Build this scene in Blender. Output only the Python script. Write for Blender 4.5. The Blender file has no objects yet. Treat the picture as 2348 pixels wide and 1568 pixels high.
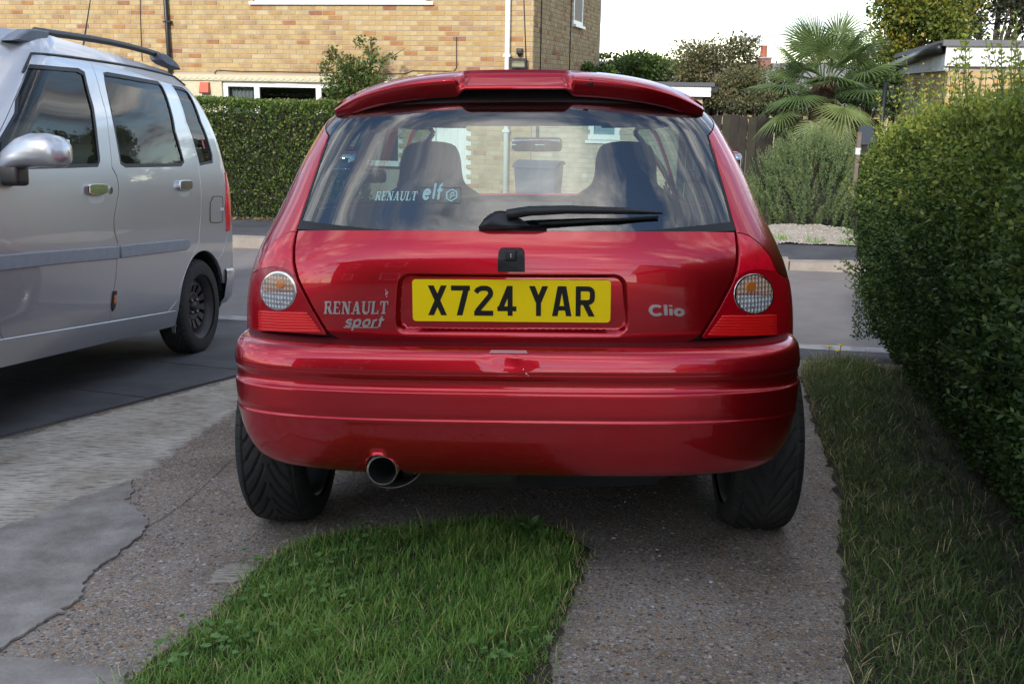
import bpy, bmesh, math, random
import numpy as np
from math import radians, sin, cos, tan, pi, atan2, hypot
from mathutils import Vector, Matrix, geometry
random.seed(7); RNG = np.random.default_rng(11)
S = bpy.context.scene
COL = S.collection

# ---------------------------------------------------------------- camera, sky, sun, exposure
FPX, CX, CY = 2348.0, 1174.0, 784.0          # focal length and centre for a 2348 x 1568 view of the photograph
CAMZ = 1.16
c0 = Vector((0, 0, CAMZ))
# the drive falls away towards the street: everything parked on it is placed in this tilted frame
DRIVE = Matrix.Translation(c0) @ Matrix.Rotation(radians(-4.12), 4, 'X') @ Matrix.Rotation(radians(-0.9), 4, 'Y') @ Matrix.Translation(-c0)
CAMD = Matrix.Translation(c0) @ Matrix.Rotation(radians(90 - 10.3), 4, 'X')
cam_data = bpy.data.cameras.new('camera'); cam = bpy.data.objects.new('camera', cam_data); COL.objects.link(cam)
cam_data.sensor_width = 36; cam_data.sensor_fit = 'HORIZONTAL'; cam_data.lens = 36.0
cam_data.clip_start = 0.05; cam_data.clip_end = 2000
cam.matrix_world = DRIVE @ CAMD
S.camera = cam

SUN_EL, SUN_AZ = 26, 200      # azimuth measured from +Y (view direction), clockwise from above: behind the camera, to the left
w = bpy.data.worlds.new('World'); S.world = w; w.use_nodes = True
nt = w.node_tree; nt.nodes.clear()
def WN(t, **k):
    n = nt.nodes.new(t)
    for a, b in k.items(): setattr(n, a, b)
    return n
out = WN('ShaderNodeOutputWorld'); bg = WN('ShaderNodeBackground'); bg.inputs['Strength'].default_value = 0.15
sky = WN('ShaderNodeTexSky', sky_type='NISHITA', sun_disc=False)
sky.sun_elevation = radians(SUN_EL); sky.sun_rotation = radians(SUN_AZ); sky.altitude = 50; sky.air_density = 1.0; sky.dust_density = 0.3; sky.ozone_density = 1.6
tc = WN('ShaderNodeTexCoord'); sep = WN('ShaderNodeSeparateXYZ')
nt.links.new(tc.outputs['Generated'], sep.inputs[0])
zz = WN('ShaderNodeMath', operation='ADD'); zz.inputs[1].default_value = 0.34
mx = WN('ShaderNodeMath', operation='MAXIMUM'); mx.inputs[1].default_value = 0.03
nt.links.new(sep.outputs['Z'], mx.inputs[0]); nt.links.new(mx.outputs[0], zz.inputs[0])
dx = WN('ShaderNodeMath', operation='DIVIDE'); dy = WN('ShaderNodeMath', operation='DIVIDE')
nt.links.new(sep.outputs['X'], dx.inputs[0]); nt.links.new(zz.outputs[0], dx.inputs[1])
nt.links.new(sep.outputs['Y'], dy.inputs[0]); nt.links.new(zz.outputs[0], dy.inputs[1])
cmb = WN('ShaderNodeCombineXYZ'); nt.links.new(dx.outputs[0], cmb.inputs[0]); nt.links.new(dy.outputs[0], cmb.inputs[1])
nz = WN('ShaderNodeTexNoise'); nz.inputs['Scale'].default_value = 3.6; nz.inputs['Detail'].default_value = 9; nz.inputs['Roughness'].default_value = 0.58
nz.inputs['Distortion'].default_value = 0.35
mp = WN('ShaderNodeMapping'); mp.inputs['Scale'].default_value = (0.75, 1.25, 1); mp.inputs['Location'].default_value = (5.5, 9.1, 0)
nt.links.new(cmb.outputs[0], mp.inputs[0]); nt.links.new(mp.outputs[0], nz.inputs['Vector'])
cov = WN('ShaderNodeValToRGB'); cov.color_ramp.elements[0].position = 0.45; cov.color_ramp.elements[1].position = 0.61
nt.links.new(nz.outputs['Fac'], cov.inputs[0])
nz2 = WN('ShaderNodeTexNoise'); nz2.inputs['Scale'].default_value = 3.4; nz2.inputs['Detail'].default_value = 8; nz2.inputs['Roughness'].default_value = 0.6
mp2 = WN('ShaderNodeMapping'); mp2.inputs['Location'].default_value = (9.5, 11.1, 0); mp2.inputs['Scale'].default_value = (0.7, 1.5, 1)
nt.links.new(cmb.outputs[0], mp2.inputs[0]); nt.links.new(mp2.outputs[0], nz2.inputs['Vector'])
ccol = WN('ShaderNodeValToRGB')
ccol.color_ramp.elements[0].position = 0.44; ccol.color_ramp.elements[0].color = (2.3, 2.6, 3.15, 1)
ccol.color_ramp.elements[1].position = 0.64; ccol.color_ramp.elements[1].color = (10.8, 10.5, 10.0, 1)
nt.links.new(nz2.outputs['Fac'], ccol.inputs[0])
mixw = WN('ShaderNodeMix', data_type='RGBA')
nt.links.new(cov.outputs['Color'], mixw.inputs['Factor']); nt.links.new(sky.outputs[0], mixw.inputs['A']); nt.links.new(ccol.outputs['Color'], mixw.inputs['B'])
nt.links.new(mixw.outputs['Result'], bg.inputs['Color']); nt.links.new(bg.outputs[0], out.inputs['Surface'])

sl = bpy.data.lights.new('sun', 'SUN'); sl.energy = 2.1; sl.angle = radians(5); sl.color = (1.0, 0.95, 0.86)
so = bpy.data.objects.new('sun', sl); COL.objects.link(so)
az, el = radians(SUN_AZ), radians(SUN_EL)
sdir = Vector((sin(az) * cos(el), cos(az) * cos(el), sin(el)))      # towards the sun
so.rotation_euler = sdir.to_track_quat('Z', 'Y').to_euler(); so.location = sdir * 60
S.view_settings.view_transform = 'Standard'; S.view_settings.look = 'None'; S.view_settings.exposure = 0.95; S.view_settings.gamma = 1
S.cycles.max_bounces = 8; S.cycles.transparent_max_bounces = 16; S.cycles.caustics_reflective = False; S.cycles.caustics_refractive = False
S.cycles.use_denoising = True

# ---------------------------------------------------------------- pixel rays (used to survey where things stand)
MW = cam.matrix_world.copy(); ROT = MW.to_3x3()
def ray_w(px, py):
    return MW.translation.copy(), (ROT @ Vector(((px - CX) / FPX, -(py - CY) / FPX, -1))).normalized()
def ray_d(px, py):
    return c0.copy(), (CAMD.to_3x3() @ Vector(((px - CX) / FPX, -(py - CY) / FPX, -1))).normalized()
def on_z(px, py, z):                  # world point at height z
    o, d = ray_w(px, py); return o + d * ((z - o.z) / d.z)
def on_y(px, py, y):                  # world point at distance y
    o, d = ray_w(px, py); return o + d * ((y - o.y) / d.y)
def dr(px, py, z=0.0):                # point on the drive, drive coordinates
    o, d = ray_d(px, py); return o + d * ((z - o.z) / d.z)

# ---------------------------------------------------------------- objects
def tag(o, label=None, cat=None, group=None, kind=None):
    if label: o['label'] = label
    if cat: o['category'] = cat
    if group: o['group'] = group
    if kind: o['kind'] = kind
    return o
def empty(name, mw=None, label=None, cat=None, group=None, parent=None):
    o = bpy.data.objects.new(name, None); COL.objects.link(o); o.empty_display_size = 0.1
    if mw is not None: o.matrix_world = mw
    if parent: o.parent = parent
    return tag(o, label, cat, group)
def link(name, me, mat=None, parent=None, mw=None):
    if mat is not None and len(me.materials) == 0: me.materials.append(mat)
    o = bpy.data.objects.new(name, me); COL.objects.link(o)
    if parent: o.parent = parent
    if mw is not None: o.matrix_world = mw
    return o
def npmesh(name, V, F, smooth=False, attrs=None, normals=None):
    """V (n,3), F (m,k) array of one k, or list of arrays"""
    me = bpy.data.meshes.new(name)
    Fs = F if isinstance(F, (list, tuple)) else [F]
    Fs = [np.asarray(f, np.int32) for f in Fs if len(f)]
    V = np.asarray(V, np.float32)
    nl = sum(f.size for f in Fs); nf = sum(len(f) for f in Fs)
    me.vertices.add(len(V)); me.vertices.foreach_set('co', V.ravel())
    me.loops.add(nl); me.polygons.add(nf)
    me.loops.foreach_set('vertex_index', np.concatenate([f.ravel() for f in Fs]))
    st = []; s = 0
    for f in Fs:
        st.append(s + np.arange(len(f)) * f.shape[1]); s += f.size
    me.polygons.foreach_set('loop_start', np.concatenate(st).astype(np.int32))
    me.polygons.foreach_set('use_smooth', np.full(nf, smooth, bool))
    me.update(calc_edges=True); me.validate()
    if attrs:
        for k, a in attrs.items():
            at = me.attributes.new(k, 'FLOAT', 'POINT'); at.data.foreach_set('value', np.asarray(a, np.float32))
    if normals is not None:
        me.normals_split_custom_set_from_vertices([tuple(n) for n in normals])
    return me
class MB:
    """collects simple solids into ONE mesh"""
    def __init__(s): s.v = []; s.f = []; s.sm = []
    def add(s, vs, fs, smooth=False):
        b = len(s.v); s.v += [tuple(v) for v in vs]; s.f += [tuple(i + b for i in f) for f in fs]; s.sm += [smooth] * len(fs); return s
    def box(s, a, b, m=None):
        (x0, y0, z0), (x1, y1, z1) = a, b
        vs = [(x0,y0,z0),(x1,y0,z0),(x1,y1,z0),(x0,y1,z0),(x0,y0,z1),(x1,y0,z1),(x1,y1,z1),(x0,y1,z1)]
        if m is not None: vs = [m @ Vector(v) for v in vs]
        return s.add(vs, [(0,3,2,1),(4,5,6,7),(0,1,5,4),(1,2,6,5),(2,3,7,6),(3,0,4,7)])
    def rbox(s, a, b, r, m=None, seg=3):
        """box with rounded edges (bevelled)"""
        bm = bmesh.new(); bmesh.ops.create_cube(bm, size=1)
        a, b = Vector(a), Vector(b); c = (a + b) / 2; d = b - a
        for v in bm.verts: v.co = Vector((v.co.x * d.x, v.co.y * d.y, v.co.z * d.z)) + c
        bmesh.ops.bevel(bm, geom=bm.edges[:], offset=r, segments=seg, profile=0.6, affect='EDGES')
        bm.verts.ensure_lookup_table()
        vs = [(m @ v.co) if m is not None else v.co.copy() for v in bm.verts]
        fs = [tuple(v.index for v in f.verts) for f in bm.faces]; bm.free()
        return s.add(vs, fs, True)
    def tube(s, pts, r, n=8, cap=True, smooth=True):
        pts = [Vector(p) for p in pts]; rs = r if isinstance(r, (list, tuple)) else [r] * len(pts)
        t0 = (pts[1] - pts[0]).normalized(); up = Vector((0, 0, 1)) if abs(t0.z) < 0.9 else Vector((1, 0, 0))
        nrm = (up - t0 * up.dot(t0)).normalized(); vs = []
        for i, p in enumerate(pts):
            t = (pts[min(i + 1, len(pts) - 1)] - pts[max(i - 1, 0)]).normalized()
            nrm = (nrm - t * nrm.dot(t)).normalized(); bn = t.cross(nrm)
            for k in range(n):
                a = 2 * pi * k / n; vs.append(p + (nrm * cos(a) + bn * sin(a)) * rs[i])
        fs = [(i*n+k, i*n+(k+1)%n, (i+1)*n+(k+1)%n, (i+1)*n+k) for i in range(len(pts)-1) for k in range(n)]
        if cap: fs += [tuple(range(n))[::-1], tuple(range((len(pts)-1)*n, len(pts)*n))]
        return s.add(vs, fs, smooth)
    def prism(s, poly, z0, z1, m=None):
        """poly: list of 2D points, ccw, extruded along z"""
        n = len(poly); vs = [(p[0], p[1], z0) for p in poly] + [(p[0], p[1], z1) for p in poly]
        if m is not None: vs = [m @ Vector(v) for v in vs]
        return s.add(vs, [tuple(range(n))[::-1], tuple(range(n, 2*n))] + [(i, (i+1)%n, n+(i+1)%n, n+i) for i in range(n)])
    def lathe(s, prof, axis='X', c=(0,0,0), n=48, smooth=True, closed=False):
        """prof: list of (along axis, radius)"""
        vs = []
        for a, r in prof:
            for k in range(n):
                t = 2*pi*k/n
                p = {'X': (a, r*cos(t), r*sin(t)), 'Y': (r*cos(t), a, r*sin(t)), 'Z': (r*cos(t), r*sin(t), a)}[axis]
                vs.append((p[0]+c[0], p[1]+c[1], p[2]+c[2]))
        m = len(prof); fs = [(i*n+k, i*n+(k+1)%n, ((i+1)%m)*n+(k+1)%n, ((i+1)%m)*n+k) for i in range(m if closed else m-1) for k in range(n)]
        return s.add(vs, fs, smooth)
    def build(s, name, mat, parent=None, mw=None, fix=True):
        me = bpy.data.meshes.new(name); me.from_pydata(s.v, [], s.f)
        me.polygons.foreach_set('use_smooth', s.sm); me.update()
        if fix:
            bm = bmesh.new(); bm.from_mesh(me); bmesh.ops.recalc_face_normals(bm, faces=bm.faces); bm.to_mesh(me); bm.free()
        return link(name, me, mat, parent, mw)

# ---------------------------------------------------------------- materials
def nodes_of(m): return m.node_tree.nodes, m.node_tree.links
def pm(name, col, rough=0.5, metal=0.0, coat=0.0, spec=0.5, var=None, bump=None, coords='Object', coat_rough=0.03):
    """principled material; var=(scale, other colour, detail) mottles the colour, bump=(scale, strength, distance)"""
    m = bpy.data.materials.new(name); m.use_nodes = True; N, L = nodes_of(m); b = N['Principled BSDF']
    b.inputs['Base Color'].default_value = (*col, 1); b.inputs['Roughness'].default_value = rough; b.inputs['Metallic'].default_value = metal
    b.inputs['Coat Weight'].default_value = coat; b.inputs['Coat Roughness'].default_value = coat_rough; b.inputs['Specular IOR Level'].default_value = spec
    if var or bump: t = N.new('ShaderNodeTexCoord')
    if var:
        n = N.new('ShaderNodeTexNoise'); n.inputs['Scale'].default_value = var[0]; n.inputs['Detail'].default_value = var[2] if len(var) > 2 else 6; n.inputs['Roughness'].default_value = 0.65
        L.new(t.outputs[coords], n.inputs['Vector'])
        r = N.new('ShaderNodeValToRGB'); r.color_ramp.elements[0].position = 0.35; r.color_ramp.elements[1].position = 0.68
        r.color_ramp.elements[0].color = (*col, 1); r.color_ramp.elements[1].color = (*var[1], 1)
        L.new(n.outputs['Fac'], r.inputs[0]); L.new(r.outputs[0], b.inputs['Base Color'])
    if bump:
        n = N.new('ShaderNodeTexNoise'); n.inputs['Scale'].default_value = bump[0]; n.inputs['Detail'].default_value = 8
        L.new(t.outputs[coords], n.inputs['Vector'])
        bp = N.new('ShaderNodeBump'); bp.inputs['Strength'].default_value = bump[1]; bp.inputs['Distance'].default_value = bump[2]
        L.new(n.outputs['Fac'], bp.inputs['Height']); L.new(bp.outputs[0], b.inputs['Normal'])
    return m
def glassmat(name, tint, ior=1.55, rough=0.0):
    """thin sheet of glass: what is not reflected passes straight through, tinted"""
    m = bpy.data.materials.new(name); m.use_nodes = True; N, L = nodes_of(m); N.clear()
    o = N.new('ShaderNodeOutputMaterial'); mi = N.new('ShaderNodeMixShader'); t = N.new('ShaderNodeBsdfTransparent'); g = N.new('ShaderNodeBsdfGlossy'); f = N.new('ShaderNodeFresnel')
    ge = N.new('ShaderNodeNewGeometry'); mr = N.new('ShaderNodeMapRange'); mr.inputs['To Min'].default_value = ior; mr.inputs['To Max'].default_value = 1/ior   # same reflectance from both sides of the sheet
    L.new(ge.outputs['Backfacing'], mr.inputs['Value']); L.new(mr.outputs[0], f.inputs['IOR'])
    t.inputs[0].default_value = (*tint, 1); g.inputs['Roughness'].default_value = rough
    L.new(f.outputs[0], mi.inputs[0]); L.new(t.outputs[0], mi.inputs[1]); L.new(g.outputs[0], mi.inputs[2]); L.new(mi.outputs[0], o.inputs[0])
    return m
def leafmat(name, cols, rough=0.45, transl=0.3, spec=0.35):
    """foliage: colour picked per leaf from the 'tone' attribute"""
    m = bpy.data.materials.new(name); m.use_nodes = True; N, L = nodes_of(m); b = N['Principled BSDF']; o = N['Material Output']
    a = N.new('ShaderNodeAttribute'); a.attribute_name = 'tone'
    r = N.new('ShaderNodeValToRGB'); r.color_ramp.elements.remove(r.color_ramp.elements[1])
    for i, c in enumerate(cols):
        e = r.color_ramp.elements[0] if i == 0 else r.color_ramp.elements.new(i / (len(cols) - 1))
        e.position = i / (len(cols) - 1); e.color = (*c, 1)
    L.new(a.outputs['Fac'], r.inputs[0]); L.new(r.outputs[0], b.inputs['Base Color'])
    b.inputs['Roughness'].default_value = rough; b.inputs['Specular IOR Level'].default_value = spec
    t = N.new('ShaderNodeBsdfTranslucent'); mi = N.new('ShaderNodeMixShader'); mi.inputs[0].default_value = transl
    L.new(r.outputs[0], t.inputs[0]); L.new(b.outputs[0], mi.inputs[1]); L.new(t.outputs[0], mi.inputs[2]); L.new(mi.outputs[0], o.inputs[0])
    return m

class Spl:
    """natural cubic spline"""
    def __init__(s, pts):
        s.x = np.array([p[0] for p in pts], float); s.y = np.array([p[1] for p in pts], float)
        n = len(pts); h = np.diff(s.x); A = np.eye(n); b = np.zeros(n)
        for i in range(1, n-1):
            A[i, i-1], A[i, i], A[i, i+1] = h[i-1], 2*(h[i-1]+h[i]), h[i]
            b[i] = 6*((s.y[i+1]-s.y[i])/h[i] - (s.y[i]-s.y[i-1])/h[i-1])
        s.m = np.linalg.solve(A, b); s.h = h
    def __call__(s, t):
        t = np.clip(np.asarray(t, float), s.x[0], s.x[-1])
        i = np.clip(np.searchsorted(s.x, t) - 1, 0, len(s.x) - 2); h = s.h[i]; a = s.x[i+1] - t; b = t - s.x[i]
        return s.m[i]*a**3/(6*h) + s.m[i+1]*b**3/(6*h) + (s.y[i]/h - s.m[i]*h/6)*a + (s.y[i+1]/h - s.m[i+1]*h/6)*b

def in_poly(P, poly):
    P = np.asarray(P); x, y = P[:, 0], P[:, 1]; poly = np.asarray(poly); n = len(poly); r = np.zeros(len(P), bool)
    for i in range(n):
        (x0, y0), (x1, y1) = poly[i], poly[(i+1) % n]
        c = ((y0 > y) != (y1 > y)) & (x < (x1-x0)*(y-y0)/((y1-y0) if y1 != y0 else 1e-12) + x0); r ^= c
    return r
def resample(poly, step, closed=True):
    out = []; n = len(poly)
    for i in range(n if closed else n-1):
        a, b = np.array(poly[i], float), np.array(poly[(i+1) % n], float); k = max(1, int(np.ceil(np.linalg.norm(b-a)/step)))
        out += [a + (b-a)*j/k for j in range(k)]
    if not closed: out.append(np.array(poly[-1], float))
    return np.array(out)
def chaikin(poly, it=2, closed=True):
    P = [np.array(p, float) for p in poly]
    for _ in range(it):
        Q = []
        n = len(P)
        for i in range(n if closed else n-1):
            a, b = P[i], P[(i+1) % n]; Q += [a*.75+b*.25, a*.25+b*.75]
        if not closed: Q = [P[0]] + Q + [P[-1]]
        P = Q
    return [tuple(p) for p in P]
def dist_poly(P, poly):
    P = np.asarray(P, float); poly = np.asarray(poly, float); d = np.full(len(P), 1e9)
    for i in range(len(poly)):
        a, b = poly[i], poly[(i+1) % len(poly)]; ab = b-a; t = np.clip(((P-a)@ab)/max(ab@ab, 1e-12), 0, 1)
        d = np.minimum(d, np.linalg.norm(P-(a+t[:, None]*ab), axis=1))
    return d
def offset_poly(poly, d):
    """move every vertex along its mean normal (positive = outwards for ccw)"""
    P = np.asarray(poly, float); e = np.roll(P, -1, 0)-P; e /= np.maximum(np.linalg.norm(e, axis=1), 1e-9)[:, None]
    n = np.stack([e[:, 1], -e[:, 0]], 1); m = n+np.roll(n, 1, 0); m /= np.maximum(np.linalg.norm(m, axis=1), 1e-9)[:, None]
    return P+m*d
def area2(poly):
    P = np.asarray(poly); return 0.5*np.sum(P[:, 0]*np.roll(P[:, 1], -1)-np.roll(P[:, 0], -1)*P[:, 1])
def cdt_mesh(outer, holes, grid, extra=None, step=None):
    """triangulate a 2D region with an inner grid: returns points, triangles, boundary loops (index lists)"""
    step = step or grid; loops = [resample(p, step) for p in [outer]+list(holes)]
    pts = []; edges = []; b = 0
    for l in loops:
        pts += [tuple(p) for p in l]; edges += [(b+i, b+(i+1) % len(l)) for i in range(len(l))]; b += len(l)
    lo, hi = loops[0].min(0), loops[0].max(0)
    gx = np.arange(lo[0]+grid/2, hi[0], grid); gy = np.arange(lo[1]+grid/2, hi[1], grid)
    G = np.stack(np.meshgrid(gx, gy), -1).reshape(-1, 2)
    G[:, 0] += (np.round((G[:, 1]-lo[1])/grid-.5).astype(int) % 2)*grid*.5
    if extra is not None and len(extra): G = np.vstack([G, extra]); 
    k = in_poly(G, loops[0])
    for h in loops[1:]: k &= ~in_poly(G, h)
    G = G[k]
    near = np.full(len(G), 1e9)
    for l in loops: near = np.minimum(near, dist_poly(G, l))
    G = G[near > min(step, grid)*0.35]
    pts += [tuple(p) for p in G]
    vo, eo, fo, ov, oe, of = geometry.delaunay_2d_cdt([Vector(p) for p in pts], edges, [], 0, 1e-6)
    V = np.array([tuple(v) for v in vo]); F = np.array([f for f in fo if len(f) == 3])
    C = V[F].mean(1); k = in_poly(C, loops[0])
    for h in loops[1:]: k &= ~in_poly(C, h)
    F = F[k]
    o2n = {}
    for i, src in enumerate(ov):
        for s_ in src: o2n[s_] = i
    bl = []; b = 0
    for l in loops: bl.append([o2n[b+i] for i in range(len(l))]); b += len(l)
    return V, F, bl

class Loft:
    """a vehicle body as horizontal sections: half width w(z), rear end r(z), front end f(z), corner depths c(z), cf(z)
       U runs (in about metres) from the middle of the rear (0) round the corner (LR), along the side (LR..LR+LS) to the middle of the front"""
    def __init__(s, w, r, f, c, cf, n=2.5, LR=0.95, LS=2.8, LF=0.95, bulge=0.02, nf=2.4):
        s.w, s.r, s.f, s.c, s.cf = map(Spl, (w, r, f, c, cf)); s.LR, s.LS, s.LF = LR, LS, LF; s.bulge = bulge
        def plan(n, asp):
            t = np.linspace(-pi/2, pi/2, 801); x = np.sign(np.sin(t))*np.abs(np.sin(t))**(2/n); y = 1-np.cos(t)**(2/n)
            L = np.concatenate([[0], np.cumsum(np.hypot(np.diff(x), np.diff(y)*asp))]); L = L/L[-1]*2-1
            q = np.linspace(-1, 1, 33); return Spl(list(zip(q, np.interp(q, L, x)))), Spl(list(zip(q, np.interp(q, L, y))))
        s.px, s.py = plan(n, 0.55); s.fx, s.fy = plan(nf, 0.8)
    def __call__(s, U, z, off=0.0):
        U = np.asarray(U, float); z = np.asarray(z, float); U, z = np.broadcast_arrays(U, z)
        p = s._p(U, z)
        if np.any(off): p = p+s.normal(U, z)*np.asarray(off)[..., None]
        return p
    def _p(s, U, z):
        T = s.LR+s.LS+s.LF
        U = np.where(U > T, U-2*T, np.where(U < -T, U+2*T, U))
        a = np.abs(U); sg = np.sign(U); w, r, f, c, cf = s.w(z), s.r(z), s.f(z), s.c(z), s.cf(z)
        u1 = np.clip(a/s.LR, 0, 1); t = np.clip((a-s.LR)/s.LS, 0, 1); u3 = np.clip((a-s.LR-s.LS)/s.LF, 0, 1)
        x = np.where(a <= s.LR, s.px(u1), np.where(a <= s.LR+s.LS, 1+s.bulge*np.sin(pi*t)**2, s.fx(1-u3)))
        y = np.where(a <= s.LR, r+c*s.py(u1), np.where(a <= s.LR+s.LS, (r+c)+t*((f-cf)-(r+c)), f-cf*s.fy(1-u3)))
        return np.stack([w*x*np.where(sg == 0, 1, sg), y, z], -1)
    def normal(s, U, z):
        e = 1e-3; a = s._p(U+e, z)-s._p(U-e, z); b = s._p(U, z+e)-s._p(U, z-e); n = np.cross(a, b)
        return n/np.maximum(np.linalg.norm(n, axis=-1), 1e-9)[..., None]
    def U_of_y(s, y, z, sg=1):
        lo = np.zeros_like(np.asarray(y, float)); hi = np.full_like(lo, s.LR+s.LS+s.LF)
        for _ in range(50):
            m = (lo+hi)/2; g = s._p(m, np.asarray(z, float))[..., 1] > y; hi = np.where(g, m, hi); lo = np.where(g, lo, m)
        return sg*(lo+hi)/2
    def yz(s, pts, sg=1):
        P = np.asarray(pts, float); return [tuple(q) for q in np.stack([s.U_of_y(P[:, 0], P[:, 1], sg), P[:, 1]], 1)]
    def survey(s, M, box):
        """prepares pixel look-up: M body -> drive matrix, box = (U0,U1,z0,z1)"""
        U, Z = np.meshgrid(np.linspace(box[0], box[1], 500), np.linspace(box[2], box[3], 260)); s.Mi = M
        s.sU, s.sZ = U, Z; s.sp = s.project(s._p(U, Z))
    def project(s, P):
        A = np.array(CAMD.inverted() @ s.Mi); q = P@A[:3, :3].T+A[:3, 3]
        return np.stack([CX+FPX*q[..., 0]/-q[..., 2], CY-FPX*q[..., 1]/-q[..., 2]], -1)
    def px2(s, pts):
        out = []
        for p in pts:
            d = np.sum((s.sp-np.array(p))**2, -1); i = np.unravel_index(np.argmin(d), d.shape); u, z = s.sU[i], s.sZ[i]
            best = (d[i], u, z)
            for _ in range(8):
                e = 1e-4; q = s.project(s._p(np.array(u), np.array(z))); r = np.array(p)-q
                if r@r <= best[0]: best = (r@r, u, z)
                J = np.stack([(s.project(s._p(np.array(u+e), np.array(z)))-q)/e, (s.project(s._p(np.array(u), np.array(z+e)))-q)/e], 1)
                try: dd = np.linalg.solve(J, r)
                except Exception: break
                dd = np.clip(dd, -.02, .02); u += dd[0]; z += dd[1]
            out.append((float(best[1]), float(best[2])))
        return out
    def patch(s, name, poly, mat, parent, off=0.0, grid=0.025, rim=0.02, holes=(), disp=None, extra=None, step=None, chamfer=0.0025, flip=False):
        """a panel on the body: outline poly in (U, z), edges turned inwards"""
        poly = [tuple(p) for p in poly]
        if area2(poly) < 0: poly = poly[::-1]
        holes = [h if area2(h) > 0 else h[::-1] for h in holes]
        V2, F, bl = cdt_mesh(poly, holes, grid, extra, step)
        # orient ccw
        a = V2[F]; ar = (a[:, 1, 0]-a[:, 0, 0])*(a[:, 2, 1]-a[:, 0, 1])-(a[:, 2, 0]-a[:, 0, 0])*(a[:, 1, 1]-a[:, 0, 1]); F[ar < 0] = F[ar < 0][:, ::-1]
        U, Z = V2[:, 0], V2[:, 1]
        def surf(U, Z):
            p = s._p(U, Z); n = s.normal(U, Z); o = np.full(U.shape, off, float)
            if disp is not None: o = o+disp(U, Z)
            return p+n*o[..., None]
        P = surf(U, Z); e = 8e-4
        A = surf(U+e, Z)-surf(U-e, Z); B = surf(U, Z+e)-surf(U, Z-e); Nn = np.cross(A, B); Nn /= np.maximum(np.linalg.norm(Nn, axis=1), 1e-9)[:, None]
        sn = s.normal(U, Z); VV = [P]; NN = [Nn]; FF = [F]; quads = []; b = len(P)
        for li, L in enumerate(bl):
            L = np.array(L); n = len(L)
            p2 = V2[L]; o2 = offset_poly(p2, -1e-3 if li == 0 else 1e-3)     # a little inside the region
            inw = surf(o2[:, 0], o2[:, 1])-P[L]; inw /= np.maximum(np.linalg.norm(inw, axis=1), 1e-9)[:, None]
            nn = sn[L]; inw = inw-nn*np.sum(inw*nn, 1)[:, None]; outw = -inw
            if chamfer:
                r1 = P[L]; r2 = P[L]+outw*chamfer*0.7-nn*chamfer; r3 = r2-nn*max(rim-chamfer, 0.001)
                rings = [(r1, Nn[L]), (r2, outw*.8+nn*.6), (r2, outw), (r3, outw)]
            else: rings = [(P[L], outw), (P[L]-nn*rim, outw)]
            base = b
            for r_, n_ in rings: VV.append(r_); NN.append(n_)
            b += n*len(rings)
            idx = np.arange(n); nx = (idx+1) % n
            pairs = [(0, 1), (2, 3)] if chamfer else [(0, 1)]
            for i0, i1 in pairs:
                q = np.stack([base+i0*n+idx, base+i1*n+idx, base+i1*n+nx, base+i0*n+nx], 1)
                quads.append(q if li == 0 else q[:, ::-1])
        V = np.vstack(VV); Nn = np.vstack(NN)
        if s.mir(V, F): F2 = [F[:, ::-1]]+[q[:, ::-1] for q in quads]
        else: F2 = [F]+quads
        me = npmesh(name, V, F2, True, normals=Nn)
        return link(name, me, mat, parent)
    def mir(s, V, F): return False

# ================================================================ materials shared by vehicles
def paintmat(name, col, metal=0.9, rough=0.36, flake=900):
    m = pm(name, col, rough, metal, coat=1.0, coat_rough=0.02); N, L = nodes_of(m); b = N['Principled BSDF']; b.inputs['Coat IOR'].default_value = 1.65
    t = N.new('ShaderNodeTexCoord'); v = N.new('ShaderNodeTexNoise'); v.inputs['Scale'].default_value = flake; v.inputs['Detail'].default_value = 1
    L.new(t.outputs['Object'], v.inputs['Vector'])
    r = N.new('ShaderNodeValToRGB'); r.color_ramp.elements[0].position = .3; r.color_ramp.elements[1].position = .75
    r.color_ramp.elements[0].color = (*[c*.86 for c in col], 1); r.color_ramp.elements[1].color = (*[min(1, c*1.16) for c in col], 1)
    L.new(v.outputs['Fac'], r.inputs[0]); L.new(r.outputs[0], b.inputs['Base Color'])
    # thin film of road dust dulls the coat in patches
    d = N.new('ShaderNodeTexNoise'); d.inputs['Scale'].default_value = 5; d.inputs['Detail'].default_value = 9; d.inputs['Roughness'].default_value = .7
    L.new(t.outputs['Object'], d.inputs['Vector'])
    rr = N.new('ShaderNodeMapRange'); rr.inputs['From Min'].default_value = .4; rr.inputs['From Max'].default_value = .75; rr.inputs['To Min'].default_value = .008; rr.inputs['To Max'].default_value = .05
    L.new(d.outputs['Fac'], rr.inputs['Value']); L.new(rr.outputs[0], b.inputs['Coat Roughness'])
    return m
RED = paintmat('red_metallic_paint', (0.58, 0.004, 0.016))
SILVER = paintmat('silver_metallic_paint', (0.52, 0.53, 0.565), 0.8, 0.36)
BLACKP = pm('black_plastic', (0.018, 0.018, 0.02), 0.42, bump=(900, .12, .0008))
GREYP = pm('grey_blue_plastic', (0.10, 0.12, 0.16), 0.55, var=(14, (0.14, 0.16, 0.2)))
RUBBER = pm('tyre_rubber', (0.012, 0.012, 0.012), 0.8, var=(5, (0.034, 0.031, 0.027)), bump=(160, .2, .001))
SEAL = pm('window_rubber', (0.012, 0.012, 0.013), 0.5)
DARK = pm('underbody_black', (0.012, 0.012, 0.012), 0.85)
TRIM = pm('dark_interior_trim', (0.022, 0.023, 0.026), 0.85, bump=(300, .2, .001))
FABRIC = pm('charcoal_seat_fabric', (0.012, 0.0125, 0.015), 0.95, var=(160, (0.020, 0.021, 0.025)))
CHROME = pm('chrome', (0.72, 0.73, 0.75), 0.12, 1.0)
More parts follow.
